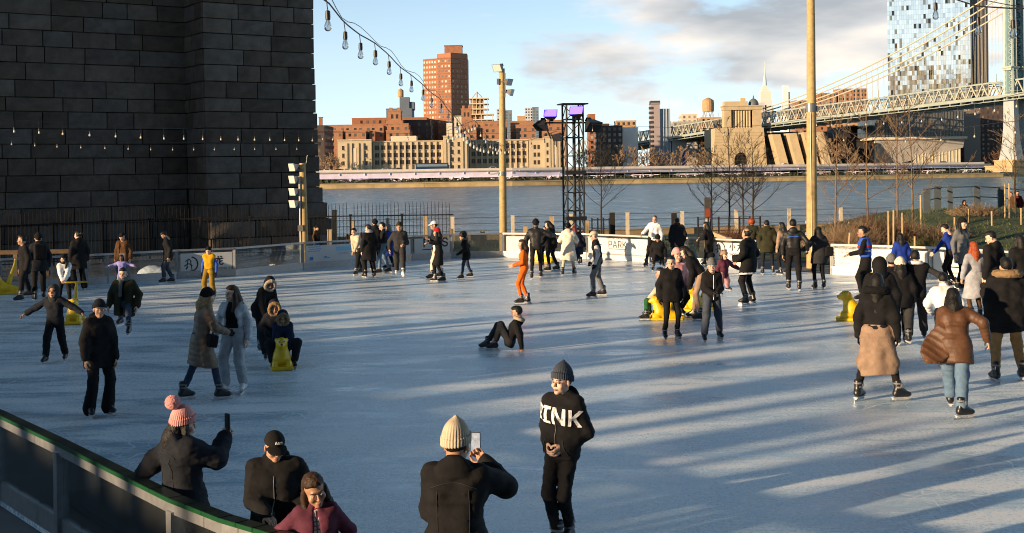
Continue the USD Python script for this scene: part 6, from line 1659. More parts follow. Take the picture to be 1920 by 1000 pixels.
# sapling guard rails, the dark railing on the mound
def guard(label, px, Y, n, w, h, m):
    b = W(px, 430, Y); z = float(mound(np.array([b[0]]), np.array([float(Y)]))[0]) if px > 1600 else -.06
    t = thing('guard_rail', label, 'guard rail', (b[0], Y, z))
    for k in range(n): obj('post', MB().bar((w * k / (n - 1), 0, -.2), (w * k / (n - 1), 0, h), .07), m, t)
    for zz in (h * .55, h * .93): obj('rail', MB().bar((0, 0, zz), (w, 0, zz), .035), m, t)
guard('black guard frame round the lone dark sapling', 1110, 61, 4, .85, 1.15, dkmetal)
guard('black post and rail guard round the dark saplings', 1309, 55.5, 7, 2.75, 1.35, dkmetal)
slate_m = mat('slate_post', (.06, .075, .085), .7, .2, 8)
t = thing('waterfront_railing', 'slate grey post and cable railing behind the mound', 'railing')
prev = None
for px, Y in ((1738, 58), (1758, 60), (1782, 60), (1832, 62), (1878, 63), (1935, 65)):
    b = W(px, 430, Y); z = float(mound(np.array([b[0]]), np.array([float(Y)]))[0])
    p = np.array([b[0], Y, z])
    obj('post', MB().box(p + [0, 0, .5], (.32 if px != 1782 else .22, .14, 1.25)), slate_m, t)
    if prev is not None:
        for zz in (.55, 1.05): obj('rail', MB().bar(prev + [0, 0, zz], p + [0, 0, zz], .05), slate_m, t)
    prev = p
t = thing('timber_barrier', 'pale slanting timber rail in front of the reddish shrub', 'barrier')
a, b = W(1326, 438, 51), W(1366, 450, 50)
obj('post', MB().box((a[0], 51, .5), (.24, .2, 1.1)), rail_wood, t); obj('post', MB().box((b[0], 50, .3), (.22, .2, .75)), rail_wood, t); obj('rail', MB().bar((a[0] + .1, 51, a[2] + .05), (b[0], 50, b[2]), .12, .16), rail_wood, t)
t = thing('timber_bench', 'low brown timber rail beyond the boards at far left', 'bench')
a, b = W(-40, 470, 44), W(140, 464, 44.6)
obj('top_rail', MB().bar((a[0], 44, .82), (b[0], 44.6, .80), .28, .14), mat('old_timber', (.12, .075, .04), .85, .3, 6), t)
for s in (.05, .4, .75): obj('leg', MB().box((a[0] + (b[0] - a[0]) * s, 44.1, .36), (.14, .14, .76)), mat('old_timber', (.12, .075, .04)), t)
b = G(272, 530)
t = thing('snow_heap', 'bluish heap of scraped snow behind the girl in the lilac top', 'snow')
g = nets(lambda P: smin(ell(P, (0, 0, -.1), (1.0, .5, .72)), ell(P, (.7, .0, -.1), (.7, .45, .55)), .2) + .09 * (meshkit.fbm(P * 5, 4) - .5), (-1.4, -1, -.05), (1.9, 1, .9), .05)
g.vertices = np.array(g.vertices) * [.55, .7, .55] + [W(268, 500, 42.5)[0], 43.6, -.02]
obj('heap', g, mat('snow', (.72, .76, .80), .8, .1, 3, .5, 20), t, smooth=True)
# ------------------------------------------------------------------ strings of bulbs
wire_m = mat('wire', (.012, .012, .012), .6, .1)
sock_m = mat('socket', (.012, .012, .013), .45, .1)
bulb_m = graph('bulb_glass', {'t': ('transparent_bsdf', {'color': (.92, .94, .95)}), 'g': ('glossy_bsdf', {'roughness': .02}), 'f': ('fresnel', {'IOR': 1.7}), 'm': ('mix_closure', {}), 'd': ('translucent_bsdf', {'color': (.75, .72, .66)}), 'm2': ('mix_closure', {'fac': .22})},
               [('f.fac', 'm.fac'), ('t.BSDF', 'm.closure1'), ('g.BSDF', 'm.closure2'), ('m.closure', 'm2.closure1'), ('d.BSDF', 'm2.closure2')], 'm2.closure')
glow_m = mat('bulb_lit', (.42, .36, .28), .3, .02, emit=((1.0, .74, .42), .07))
frost = mat('bulb_frosted', (.45, .42, .36), .25, .05)
BS = MB().lathe([(.012, .0), (.019, -.006), (.021, -.05), (.019, -.075), (.0, -.078)], n=10).get()
BG = MB().lathe([(.014, -.076), (.020, -.092), (.031, -.125), (.029, -.148), (.018, -.163), (.0, -.167)], n=12).get()
BF = MB().tube([(0, 0, -.08), (.004, 0, -.11), (-.004, 0, -.135), (0, 0, -.11)], .003, 4).get()
def string(label, pts, spacing=None, at=None, drop=.10, lit=None, scale=1.0, wr=.007, messenger=True):
    t = thing('string_lights', label, 'string lights')
    pts = np.array(pts)
    seg = np.r_[0, np.cumsum(np.linalg.norm(np.diff(pts, axis=0), axis=1))]
    def at_(s): return np.array([np.interp(s, seg, pts[:, k]) for k in range(3)])
    ss = np.linspace(0, seg[-1], max(24, int(seg[-1] / .5)))
    obj('wire', MB().tube([at_(s) for s in ss], wr, 5), wire_m, t)
    if messenger: obj('messenger_wire', MB().tube([at_(s) + [0, 0, .035 * math.sin(s * 2.2) + .05] for s in ss], wr * .55, 4), wire_m, t)
    for s in (at if at is not None else np.arange(.3, seg[-1], spacing)):
        p = at_(s) if np.ndim(s) == 0 else np.asarray(s)
        d = drop
        lead = MB().tube([p, p + [.01, 0, -d]], .004 * scale, 4); lead.add(np.array(BS.vertices) * scale + p + [.01, 0, -d], BS.faces)
        k = obj('socket', lead, sock_m, t, smooth=40)
        b = obj('bulb', MB().add(np.array(BG.vertices) * scale + p + [.01, 0, -d], BG.faces), lit or bulb_m, t, smooth=True)
        if lit is None: obj('filament', MB().add(np.array(BF.vertices) * scale + p + [.01, 0, -d], BF.faces), steel_g, b)
ps = [(540, -45, 9.2), (612, 0, 10.0), (645, 42, 11.5), (674, 65, 12.8), (702, 80, 13.8), (728, 102, 15.2), (750, 126, 16.4), (770, 140, 17.6), (792, 158, 19), (808, 174, 20.4), (826, 186, 22), (840, 206, 24), (856, 222, 26)]
string('big clear bulb string running down from the upper left past the brick high-rise', [W(*p) for p in ps], at=[W(*p) for p in ps[1:]], drop=.085)
ps = [(856, 222, 26), (868, 240, 29), (880, 252, 32), (893, 262, 35), (905, 268, 38), (922, 272, 41), (938, 274, 44), (952, 273, 47), (966, 270, 49), (982, 266, 50.5), (1000, 261, 52), (1020, 255, 53), (1045, 246, 53.2)]
string('sagging far end of the bulb string between timber pole and truss mast', [W(*p) for p in ps], 1.5, drop=.12, lit=frost, scale=1.1)
ps = [(838, 246, 30), (862, 236, 34), (890, 226, 40), (918, 262, 44), (942, 275, 51)]
string('short tangled bulb string left of the tall timber pole', [W(*p) for p in ps], 1.4, drop=.12, lit=frost, scale=1.1)
string('upper bulb string stretched across the dark stone tower', [W(*p) for p in [(-40, 221, 33), (120, 231, 36), (300, 241, 39), (460, 245, 43), (585, 248, 47), (640, 246, 48)]], .95, drop=.20, scale=.9, lit=glow_m, messenger=False)
string('lower dimmer bulb string across the dark stone tower', [W(*p) for p in [(-40, 252, 38), (120, 262, 41), (300, 268, 44), (460, 268, 47), (590, 268, 49)]], .92, drop=.16, scale=.7, lit=frost, messenger=False)
string('thin far bulb string crossing before the cream building to the mast', [W(*p) for p in [(590, 249, 49), (760, 250, 50), (940, 250, 52), (1058, 243, 53)]], 3.4, drop=.14, scale=.9, lit=frost, messenger=False)
string('bulb string from the mast to the right timber pole before the bridge', [W(*p) for p in [(1100, 232, 53), (1210, 238, 51), (1330, 241, 48), (1440, 235, 45.5), (1521, 222, 43.6)]], 2.4, drop=.16, scale=.9, lit=frost, messenger=False)
string('bulb string from the right timber pole towards the steel tower', [W(*p) for p in [(1525, 222, 43.5), (1640, 218, 38), (1760, 208, 33), (1870, 186, 28), (1960, 165, 25)]], 1.5, drop=.16, scale=.7, lit=frost, messenger=False)
string('lower wire with sparse bulbs before the podium at right', [W(*p) for p in [(1525, 246, 43.5), (1640, 252, 38), (1760, 246, 33), (1860, 232, 29), (1960, 222, 26)]], 2.6, drop=.16, scale=.7, lit=frost, messenger=False)
ps = [(1700, -50, 12.6), (1752, -14, 12.2), (1832, 12, 11.6), (1897, 16, 11.0), (1980, 15, 10.4)]
string('near bulb string crossing the upper right corner', [W(*p) for p in ps], at=[W(*p) for p in ps[1:4]], drop=.10, scale=1.0)
# ------------------------------------------------------------------ outside the picture: the bridge deck; a warehouse, block, posts and trees added for shade
wh_brick = mat('warehouse_brick', (.16, .075, .05), .92, .25, 1.2, .2, 12)
dk_ = thing('stone_bridge_deck', 'steel deck of the stone tower bridge passing high over the rink', 'bridge')
def TB(s, n, z): return T(s, n, z)
m = MB(); v = [TB(0, 150, 39), TB(26, 150, 39), TB(26, -160, 39), TB(0, -160, 39)]
v = np.array(v + [q + [0, 0, 1.2] for q in v]); m.add(v, [(0, 3, 2, 1), (4, 5, 6, 7), (0, 1, 5, 4), (1, 2, 6, 5), (2, 3, 7, 6), (3, 0, 4, 7)])
obj('deck', m, mat('deck_underside', (.07, .07, .07), .8), dk_)
m = MB()
for k in range(40): m.bar(TB(0, 145 - k * 7.5, 38.3), TB(26, 145 - k * 7.5, 38.3), .4, 1.3)
for s_ in (0, 6.5, 13, 19.5, 26): m.bar(TB(s_, 150, 41), TB(s_, -160, 41), .6, 4.5)
obj('floor_beams_and_trusses', m, mat('deck_steel', (.12, .11, .10), .7), dk_, kind='stuff')
w_ = thing('added_warehouse', 'unseen brick warehouse added behind the viewing deck to block sky light', 'building', (0, 0, 0))  # unseen; put in to cut the sky light from behind the camera
obj('wall', MB().box((32, -26, 9), (116, 18, 18.2)).box((32, -17.2, 18.3), (117, .8, .8)), wh_brick, w_)
wn_ = MB()
for k in range(30):
    for r in range(5): wn_.box((-24 + k * 3.9, -17.0, 2.0 + r * 3.4), (1.5, .2, 2.1))
obj('shutters', wn_, mat('iron_shutter', (.03, .035, .04), .6, .2), w_, kind='stuff')
# unseen brick block added towards the sun, shaped to shade the ice
PU, PQ = np.array([.843, .537, 0]), np.array([.537, -.843, 0])
def S(t, q, z=0.0): return PU * t + PQ * q + np.array([0, 0, z])
pv = thing('shade_block', 'unseen low brick block added on the sunward side to shade the ice', 'building')
def pblock(t0, t1, q0, q1, z0, z1):
    v = np.array([S(t, q, z) for z in (z0, z1) for t, q in ((t0, q0), (t1, q0), (t1, q1), (t0, q1))])
    return MB().add(v, [(0, 3, 2, 1), (4, 5, 6, 7), (0, 1, 5, 4), (1, 2, 6, 5), (2, 3, 7, 6), (3, 0, 4, 7)])
for (q0, q1, h, t1) in ((-9, 2, 5.5, -33), (-14.5, -9, 5.8, -32), (-19, -14.5, 5.6, -29), (-24, -19, 5.9, -27), (-29.5, -24, 5.2, -25), (-36, -29.5, 5.0, -25), (-46, -36, 5.0, -26)):
    obj('wall', pblock(t1 - 9, t1, q0 + .02, q1 - .02, -.1, h), wh_brick, pv)
    obj('coping', pblock(t1 - 9.1, t1 + .1, q0, q1, h, h + .12), conc, pv)
prng = random.Random(17)
tt = thing('streak_posts', 'timber posts added on the unseen block to streak the sun', 'occluder')  # posts added for the streaked shadows they throw on the ice
for (q, w, h) in ((-6.6, .4, 7.0), (-9.6, .2, 6.6), (-10.75, .3, 7.0), (-11.5, .3, 6.9), (-12.6, .9, 6.6), (-13.6, .4, 7.3), (-15.2, 1.1, 7.2), (-17.2, 1.0, 7.0), (-18.4, .5, 7.6), (-20, 1.4, 7.1), (-22, 1.5, 7.4), (-23.6, .6, 7.0), (-25.6, .8, 6.7), (-27.4, .5, 6.5), (-29, .8, 6.2), (-31, .45, 6.4), (-33, .5, 6.0), (-35.2, .4, 6.3), (-37.5, .6, 6.2), (-40, .7, 6.6), (-43, .8, 6.8)):
    t_ = -33 + prng.uniform(0, 3) if q > -14 else -29 + prng.uniform(-1, 2)
    obj('post', pblock(t_ - .3, t_, q, q + w, 4.5, h), rail_wood, tt)
for i, (t, q, H) in enumerate(((-52, -13, 7.5), (-55, -17, 8.5), (-50, -22, 9), (-56, -28, 8.5), (-52, -36, 8), (-58, -3, 8))):
    p = S(t, q)
    bare_tree('streak_tree', ['first', 'second', 'third', 'fourth', 'fifth', 'sixth'][i] + ' unseen bare tree added towards the sun to streak its light', (p[0], p[1], -.1), H, .2, bark_dark, 300 + i, .42, 3, 12, .8, fine=.015)  # unseen trees put in so their gaps streak the sunlight

# tall blocks of the near borough beyond the warehouse: the mirror tower across the river shows them
for i, (x, y, w, d_, h, mm, lab) in enumerate([(-205, -390, 40, 30, 175, br_tan, 'tan office tower far behind the viewing deck, tallest of its row'), (-265, -420, 36, 30, 140, br_or, 'orange brick tower far behind the viewing deck'), (-150, -430, 44, 30, 125, conc, 'grey concrete tower far behind the viewing deck'), (-95, -400, 34, 30, 150, br_red, 'dark red brick tower far behind the viewing deck'), (-320, -400, 44, 30, 110, creamw, 'cream apartment tower far behind the viewing deck'), (-40, -420, 40, 30, 118, br_tan, 'stepped tan tower far behind the viewing deck')]):
    t = thing('office_tower', lab, 'building', (x, y, 0), 0, 'towers behind the viewing deck')
    obj('wall', MB().box((0, 0, h / 2), (w, d_, h)).box((0, 0, h + 6), (w * .5, d_ * .5, 14)), mm, t)
    wn_ = WinSet()
    for k in range(int(w / 4)):
        for r in range(int(h / 4)): wn_.box((-w / 2 + 2 + k * 4, d_ / 2, 3 + r * 4), (2.0, .3, 2.2)); 
    put_windows(wn_, 'window_glass', t)
# ------------------------------------------------------------------ yellow seal skating aids
yel = mat('seal_yellow', (.68, .43, .006), .42, .22, 9, .15, 60, coat=.1, detail=6)
black_m = mat('seal_black', (.012, .011, .010), .3, .1)
def _seal(P):
    X = np.abs(P[:, 0]); Q = np.stack([X, P[:, 1], P[:, 2]], 1)
    d = cone(P, (0, -.34, .10), (0, .10, .20), .10, .165)
    d = smin(d, cone(P, (0, .08, .22), (0, .17, .44), .155, .105), .06)
    d = smin(d, ell(P, (0, .20, .50), (.105, .12, .10)), .03)
    d = smin(d, cone(P, (0, .27, .475), (0, .325, .465), .062, .048), .03)
    d = smin(d, ell(Q, (.10, .17, .545), (.03, .018, .042)), .015)
    d = smin(d, ell(Q, (.13, .20, .09), (.055, .12, .10)), .04)
    d = smin(d, ell(Q, (.10, -.45, .07), (.06, .10, .035)), .03)
    base = np.linalg.norm(np.maximum(np.abs(P - np.array([0, -.04, .035])) - (.19, .43, .012), 0), axis=1) - .018
    return smin(d, base, .03)
SEAL = nets(_seal, (-.3, -.62, -.01), (.3, .46, .68), .016)
HANDLE = nets(lambda P: smin(smin(cone(P, (0, -.12, .24), (0, -.30, .80), .075, .036), cone(P, (0, -.30, .80), (0, -.32, .93), .036, .03), .03), cone(P, (-.24, -.32, .94), (.24, -.32, .94), .022, .022), .02), (-.3, -.42, .15), (.3, 0, 1.0), .014)
def seal(label, px, py, face, scale=1.0, handle=True):
    p = G(px, py)
    t = thing('skating_aid', label, 'skating aid', p, -math.radians(face), 'yellow animal skating aids')
    k = lambda m: trimesh.Trimesh(np.array(m.vertices) * scale, m.faces, process=False)
    b = obj('body', k(SEAL), yel, t, smooth=True)
    if handle: obj('push_handle', k(HANDLE), yel, t, smooth=True)
    ic = trimesh.creation.icosphere(2)
    for sx in (-1, 1):
        obj('eye', k(MB().add(np.array(ic.vertices) * (.02, .012, .02) + (sx * .05, .298, .535), ic.faces).get()), mat('seal_white', (.7, .7, .68), .3), t, smooth=True)
        obj('pupil', k(MB().add(np.array(ic.vertices) * (.011, .010, .013) + (sx * .048, .307, .535), ic.faces).get()), black_m, t, smooth=True)
    obj('nose', k(MB().add(np.array(ic.vertices) * (.022, .014, .015) + (0, .366, .485), ic.faces).get()), black_m, t, smooth=True)
    obj('runner', k(MB().box((-.14, -.04, .008), (.03, .8, .014)).box((.14, -.04, .008), (.03, .8, .014)).get()), black_m, t)
seal('yellow seal skating aid pushed by the woman in the white puffer', 140, 606, 170)
seal('yellow seal skating aid ridden by the child with the fur hood', 528, 690, 168, .95, False)
seal('yellow seal skating aid alone on the ice beside the black hooded skater', 1606, 601, 282, 1.12)
seal('yellow seal skating aid behind the boy in black, ridden by the child in green trousers', 1244, 600, 275, .92)
seal('yellow seal skating aid before the dark skaters near the truss mast', 1018, 492, 300)
seal('yellow seal skating aid cut off by the left picture edge', 6, 552, 250, 1.1)
seal('second yellow seal skating aid behind the leaning woman in black', 1310, 582, 240)

# ------------------------------------------------------------------ the skaters
J = lambda c, **k: ('jacket', c, k)
C_ = lambda c, **k: ('coat', c, {'hem': .5, 'skirt': .02, **k})
TR = lambda c, f='reg': ('trousers', c, f)
P = person
# --- far left
P('bearded man in black jacket at far left, looking left', [(38, 576), (58, 566)], 440, 235, layers=[J('black', hem=.2, loose=.04, collar=True)], legs=TR('black'), arms=('down', 'down'), hair=('short', 'black'), skn='mid', hyaw=20, wide=1.05)
P('dark hooded skater close behind the bearded man at far left', [(66, 566), (82, 562)], 437, 330, layers=[J('ink', hem=.2, hood=True, loose=.05)], hat=('beanie', 'black'), extras=[backpack('black')])
P('woman in a white puffer jacket pushing the yellow seal', [(112, 584), (132, 584)], 477, 165, fem=True, hyaw=35, lean=12, layers=[J('white', hem=.08, puff=.09, loose=.03)], arms=((.02, .42, -.45), (.02, .42, -.45)), hands=('grip', 'grip'), hat=('earhat', 'black'), hair=('long', 'black'), legs=TR('black', 'slim'), skn='light', extras=[scarf('black', False)])
P('figure in a long black coat and wide trousers with her back turned', [(140, 545), (158, 544)], 433, 320, fem=True, layers=[C_('black', hem=.35, loose=.05, hood=True)], legs=TR('black', 'flare'), hair=('bun', 'black'), skn='light', hyaw=-25)
P('boy in a grey hood with both arms spread, skating forwards', [(86, 682), (123, 676)], 534, 180, layers=[J('ink', hem=.16, loose=.05)], arms=('wide', 'wide'), hat=('hood', 'charcoal'), hair=None, legs=TR('black', 'loose'), kid=.16, lean=8, skn='mid', hpitch=-8)
P('man in brown jacket over tan sweater, standing by the left boards', [(222, 536), (242, 536)], 436, 185, layers=[('sweater', 'rust', dict(loose=.0)), J('brown', hem=.22, open=.08, loose=.03, hood=True)], legs=TR('grey'), hat=('cap', 'black'), skn='tan', hyaw=10)
P('small girl in a lilac hooded top with her arms out', [(222, 547), (237, 547)], 478, 180, fem=True, layers=[J('lilac', hem=.12, loose=.05, hood=True)], arms=('out', 'out'), hair=('bob', 'black'), kid=.22, legs=TR('lilac'), skn='dark')
P('bearded man in an open olive jacket and jeans, gliding forwards', [(243, 676), (228, 640)], 502, 182, layers=[J('black', hem=.10, loose=.01), J('olive', hem=.24, loose=.05, hood=True, open=.04)], legs=('jeans', 'darkdenim', 'slim'), hair=('short', 'black'), skn='light', extras=[scarf('grey')], arms=('easy', 'easy'), lift=(0, .05), wide=1.05)
P('woman in black jacket and flared black trousers at left, turned right', [(168, 783), (203, 779)], 563, 140, fem=True, layers=[J('black', hem=.22, loose=.05, hood=True)], legs=TR('black', 'flare'), arms=((.20, .14, -.58), (.25, .16, -.56)), hair=('bun', 'black'), hat=('beanie', 'ink'), hyaw=15, skn='tan')
P('man in a dark jacket and grey trousers looking down at the left boards', [(308, 532), (324, 531)], 434, 240, layers=[J('black', hem=.2, loose=.05)], legs=TR('slate'), hpitch=28, lean=10, skn='mid')
P('rink marshal in a yellow vest with blue sleeves', [(385, 560), (402, 560)], 463, 190, layers=[('shirt', 'royal', dict(loose=.01)), ('vest', 'mustard', dict(sleeves=False, hem=.12, loose=.035))], legs=TR('ochre', 'loose'), hat=('beanie', 'black'), skn='light', arms=('down', 'down'), gloves='black', hyaw=-10)
P('woman in a long shiny brown quilted coat and black hat, striding', [(343, 751), (411, 751)], 541, 62, fem=True, lean=10, layers=[C_('goldbrown', hem=.42, puff=.085, loose=.03)], legs=('jeans', 'darkdenim', 'slim'), arms=((.20, .32, -.30), (.10, .38, -.36)), gloves='black', hat=('beanie', 'black'), hair=('long', 'blonde'), skn='light', toes=(5, 5), extras=[bag('black', (.24, .12, -.50), (.16, .06, .10))], hyaw=-8)
P('laughing woman in a silver jacket, black top and pale sweatpants', [(424, 738), (457, 737)], 535, 190, fem=True, layers=[('top', 'black', dict(loose=.0)), J('silver', hem=.10, open=.10, loose=.025, puff=.11)], legs=TR('lightgrey', 'loose'), shoes='white', hair=('long', 'brown'), hyaw=35, arms=('down', (.28, .05, -.50)), skn='light', )
P('adult in black with a pale fur hood, bending to push a seal', [(488, 664), (500, 655)], 520, 130, lean=34, layers=[J('black', hem=.2, loose=.05)], hat=('furhood', 'black', 'palefur'), hair=None, arms=('push', 'push'), hpitch=20, skn='tan', hipfwd=-.08, hyaw=25)
P('child in a dark blue snowsuit and fur hood, riding the yellow seal', [(512, 692), (552, 690)], 583, 168, seat=.40, hipfwd=-.42, kid=.14, layers=[J('navy', hem=.14, loose=.06)], hat=('furhood', 'navy', 'fur'), hair=None, legs=TR('ink', 'snow'), arms=('knee', 'knee'), hpitch=20, lean=14, skn='tan', gloves='ink', knee_out=.5)
P('second child with a brown fur hood, squeezed behind the first on the seal', [(499, 676), (534, 672)], 563, 165, seat=.42, hipfwd=-.30, kid=.14, layers=[J('ink', hem=.14, loose=.06)], hat=('furhood', 'ink', 'fur'), hair=None, legs=TR('ink', 'snow'), arms=('bent', 'bent'), lean=10, gloves='ink', knee_out=.4, hpitch=15)
# --- middle left group
P('person in a cream sweater stooping at the left of the dark group', [(668, 520), (678, 516)], 428, 215, lean=22, layers=[J('beige', hem=.1, loose=.03)], hair=('short', 'black'), legs=TR('black'), arms=('push', 'down'), skn='light')
P('man in black with a patterned pale scarf, seen from behind', [(685, 522), (702, 521)], 421, 330, layers=[C_('black', hem=.4, loose=.04)], hair=('short', 'black'), legs=TR('black', 'loose'), extras=[scarf('lightgrey', False)], hyaw=-30, skn='light')
P('tallest skater of the dark group, black hat and coat', [(697, 507), (712, 506)], 411, 350, layers=[J('black', hem=.25, loose=.05, hood=True)], hat=('beanie', 'black'), legs=TR('black'), wide=1.05)
P('man in a black jacket and light blue jeans looking left', [(712, 515), (731, 513)], 417, 262, layers=[J('black', hem=.12, loose=.03)], legs=('jeans', 'denim', 'slim'), hair=('short', 'black'), arms=((.15, .25, -.36), 'down'), skn='light', toes=(12, 12))
P('skater in a long blue coat half hidden behind the man in jeans', [(726, 505), (738, 504)], 420, 300, fem=True, layers=[C_('blue', hem=.45)], hair=('bob', 'grey'), legs=TR('ink'))
P('man in grey tracksuit and green hat with white topped skates', [(744, 523), (756, 529)], 417, 172, layers=[J('charcoal', hem=.10, loose=.04)], legs=TR('charcoal', 'loose'), hat=('beanie', 'olive'), shoes='white', arms=((.10, .24, -.36), (.30, .06, -.52)), skn='tan', hair=('short', 'black'), hyaw=15, hands=('relaxed', 'relaxed'))
P('skater in a white cap and cream trousers, half hidden', [(810, 526), (828, 522)], 414, 255, layers=[J('ink', hem=.14, loose=.04)], hat=('cap', 'white'), legs=TR('cream'), hair=('short', 'black'), skn='tan')
P('skater in a long black coat and red hat stretching an arm to the left', [(816, 529), (832, 530)], 428, 275, fem=True, layers=[C_('black', hem=.42)], hat=('beanie', 'red'), hair=('long', 'black'), legs=TR('black', 'slim'), arms=((.52, .20, -.16), (.18, .28, -.10)), skn='tan')
P('child in a dark hooded jacket and jeans skating left', [(866, 527), (884, 523)], 436, 262, lean=10, layers=[J('black', hem=.22, loose=.05, hood=True)], legs=('jeans', 'darkdenim', 'slim'), hair=('afro', 'black'), kid=.10, arms=((.20, .25, -.42), (.26, .0, -.48)), gloves='black', extras=[fur_collar('grey', .95)])
# --- middle
P('woman in an all orange outfit with long brown hair, facing left', [(978, 572), (990, 570)], 449, 275, fem=True, layers=[('top', 'orange', dict(hem=.06, loose=.012))], legs=TR('orange', 'slim'), hair=('verylong', 'brown'), arms=((.18, .26, -.40), (.10, .26, -.40)), skn='tan', lean=2)
P('man in a shiny black puffer seen from behind, arm stretched right', [(997, 525), (1014, 522)], 411, 8, layers=[J('black', hem=.12, puff=.09, loose=.035)], hair=('short', 'black'), legs=TR('black', 'slim'), arms=('easy', (.52, .24, -.20)), skn='dark', hat=('beanie', 'black'))
P('skater in a brown jacket holding up a phone behind the puffer man', [(1018, 500), (1029, 500)], 424, 200, layers=[J('rust', hem=.12), ('bib', 'black', dict(sleeves=False, hem=.14, loose=.03))], hair=('short', 'black'), arms=('phone', 'down'))
P('skater in black bending over by the seal near the truss mast', [(1030, 510), (1046, 508)], 414, 280, lean=16, layers=[J('black', hem=.2, loose=.04)], hair=('long', 'black'), fem=True, legs=TR('ink', 'slim'), arms=('push', 'push'), skn='light', hpitch=15)
P('skater in long cream padded coat, hood down, seen from behind', [(1055, 518), (1076, 516)], 418, 14, fem=True, layers=[C_('cream', hem=.46, loose=.05, hood=True, skirt=.03)], legs=TR('beige', 'slim'), hair=('bun', 'black'), hat=('beanie', 'black'), toes=(14, 14), arms=('bent', 'bent'))
P('skater in dark blue leaning right beside the cream coat', [(1078, 505), (1094, 514)], 424, 345, fem=True, tilt=-12, layers=[C_('ink', hem=.32), ], legs=TR('navy', 'slim'), hair=('bob', 'maroon'), arms=('bent', 'down'), lean=12)
P('elderly man in a beige cap, black vest and checked sleeves', [(1113, 560), (1132, 556)], 433, 272, layers=[('checked_shirt', 'lightgrey', dict(loose=.012)), ('vest', 'black', dict(sleeves=False, hem=.10, loose=.03))], legs=TR('grey'), hat=('cap', 'beige'), hair=('buzz', 'grey'), gloves='black', skn='light', lean=8, arms=((.22, .10, -.56), (.22, .16, -.52)), hpitch=10)
# --- right of centre, by the boards
P('woman in white sweater and black trousers leaning back on the boards', [(1212, 503), (1240, 500)], 404, 205, fem=True, layers=[J('white', hem=.04, loose=.04)], legs=TR('black', 'slim'), hair=('buzz', 'black'), skn='tan', arms=('down', (.38, .0, -.40)), tilt=-8, hpitch=12, extras=[bag('white', (.05, .22, -.36), (.05, .03, .06))])
P('boy in a black hooded coat stepping down, looking at the ice', [(1220, 533), (1249, 520)], 440, 190, layers=[J('black', hem=.2, loose=.05, hood=True)], legs=TR('black', 'slim'), hat=('beanie', 'black'), kid=.05, lean=20, hpitch=30, arms=('down', 'down'), skn='tan', lift=(0, .04))
P('man with a brown scarf over a dark coat, back turned, by the boards', [(1262, 499), (1280, 499)], 408, 355, layers=[J('ink', hem=.28, loose=.06)], hair=('short', 'black'), legs=TR('ink'), extras=[scarf('brown', False)], skn='dark', wide=1.05)
P('skater in a long black coat leaning left by the boards with a bag', [(1322, 499), (1338, 500)], 416, 310, fem=True, tilt=-10, layers=[C_('black', hem=.42, loose=.04)], hair=('verylong', 'black'), legs=TR('ink', 'slim'), arms=('bent', 'down'), skn='tan')
P('small child in a pink knitted hat and patterned pale jacket on the seal', [(1262, 592), (1276, 592)], 466, 165, fem=True, kid=.22, seat=.62, layers=[J('pink', hem=.12, loose=.05)], hat=('beanie', 'pink'), hair=('bob', 'brown'), skn='light')
P('long haired woman in black and beige trousers bending left over the seal', [(1302, 598), (1314, 603)], 462, 285, fem=True, lean=38, layers=[J('black', hem=.14, loose=.04)], legs=TR('tan', 'slim'), hair=('verylong', 'black'), arms=((.12, .30, -.48), (.12, .30, -.48)), gloves='black', hpitch=10, hipfwd=-.10, skn='light')
P('boy in plain black jacket and gloves left of the boy in the grey hat', [(1247, 637), (1270, 635)], 480, 172, layers=[J('black', hem=.18, loose=.045, collar=True)], legs=TR('black', 'slim'), hair=('short', 'black'), skn='light', gloves='black', kid=.05, hyaw=20, extras=[badge('I', .03, 'green', up=.13)])
P('boy in a grey bobble hat with hands clasped and grey sweatpants', [(1321, 642), (1349, 636)], 487, 175, layers=[J('black', hem=.14, loose=.045, hood=True)], legs=TR('slate', 'loose'), hat=('pombeanie', 'grey', 'black'), arms=('belly', 'belly'), gloves='charcoal', skn='light', kid=.06, hyaw=12, extras=[lambda I: obj('zip', MB().tube([I['s'] * (I['chs'] + .165 * I['Fd'] + .13 * I['U']), I['s'] * (I['chs'] + .178 * I['Fd']), I['s'] * (I['wst'] + .165 * I['Fd'] - .05 * I['U']), I['s'] * (I['pel'] + .168 * I['Fd'] - .06 * I['U'])], .008, 6), cloth('white'), I['x'])])
P('small child in pink and a bear eared hat behind the bobble hat boy', [(1347, 572), (1366, 560)], 470, 150, fem=True, kid=.22, layers=[J('rose', hem=.14, loose=.06)], hat=('bearhat', 'tan'), hair=('bob', 'brown'), legs=TR('pink', 'snow'), skn='light', arms=('wide', 'down'), lift=(0, .05))
P('child in green trousers and a pale top sitting on the seal, facing left', [(1212, 602), (1218, 594)], 502, 280, seat=.42, hipfwd=-.40, kid=.14, layers=[J('beige', hem=.10, loose=.04)], legs=TR('green'), hair=('short', 'black'), arms=('knee', 'knee'), hands=('grip', 'grip'), lean=4)
P('woman in a black jacket with white hem and pale ear muffs, turned away', [(1399, 573), (1412, 570)], 428, 318, fem=True, layers=[J('black', hem=.26, loose=.05, bands=[('white_hem', -.27, -.22, 'white')])], legs=TR('black'), hat=('earmuffs', 'palefur'), hair=('bun', 'black'), arms=((.30, .10, -.44), (.16, .20, -.40)), extras=[bag('black', (-.20, .16, -.40), (.14, .07, .09))])
P('red haired person in a khaki top leaning over the boards', [(1402, 500), (1416, 499)], 412, 20, fem=True, lean=18, layers=[J('olive', hem=.14, loose=.04)], hair=('afro', 'copper'), legs=TR('black'), arms=('bent', 'bent'), skn='light')
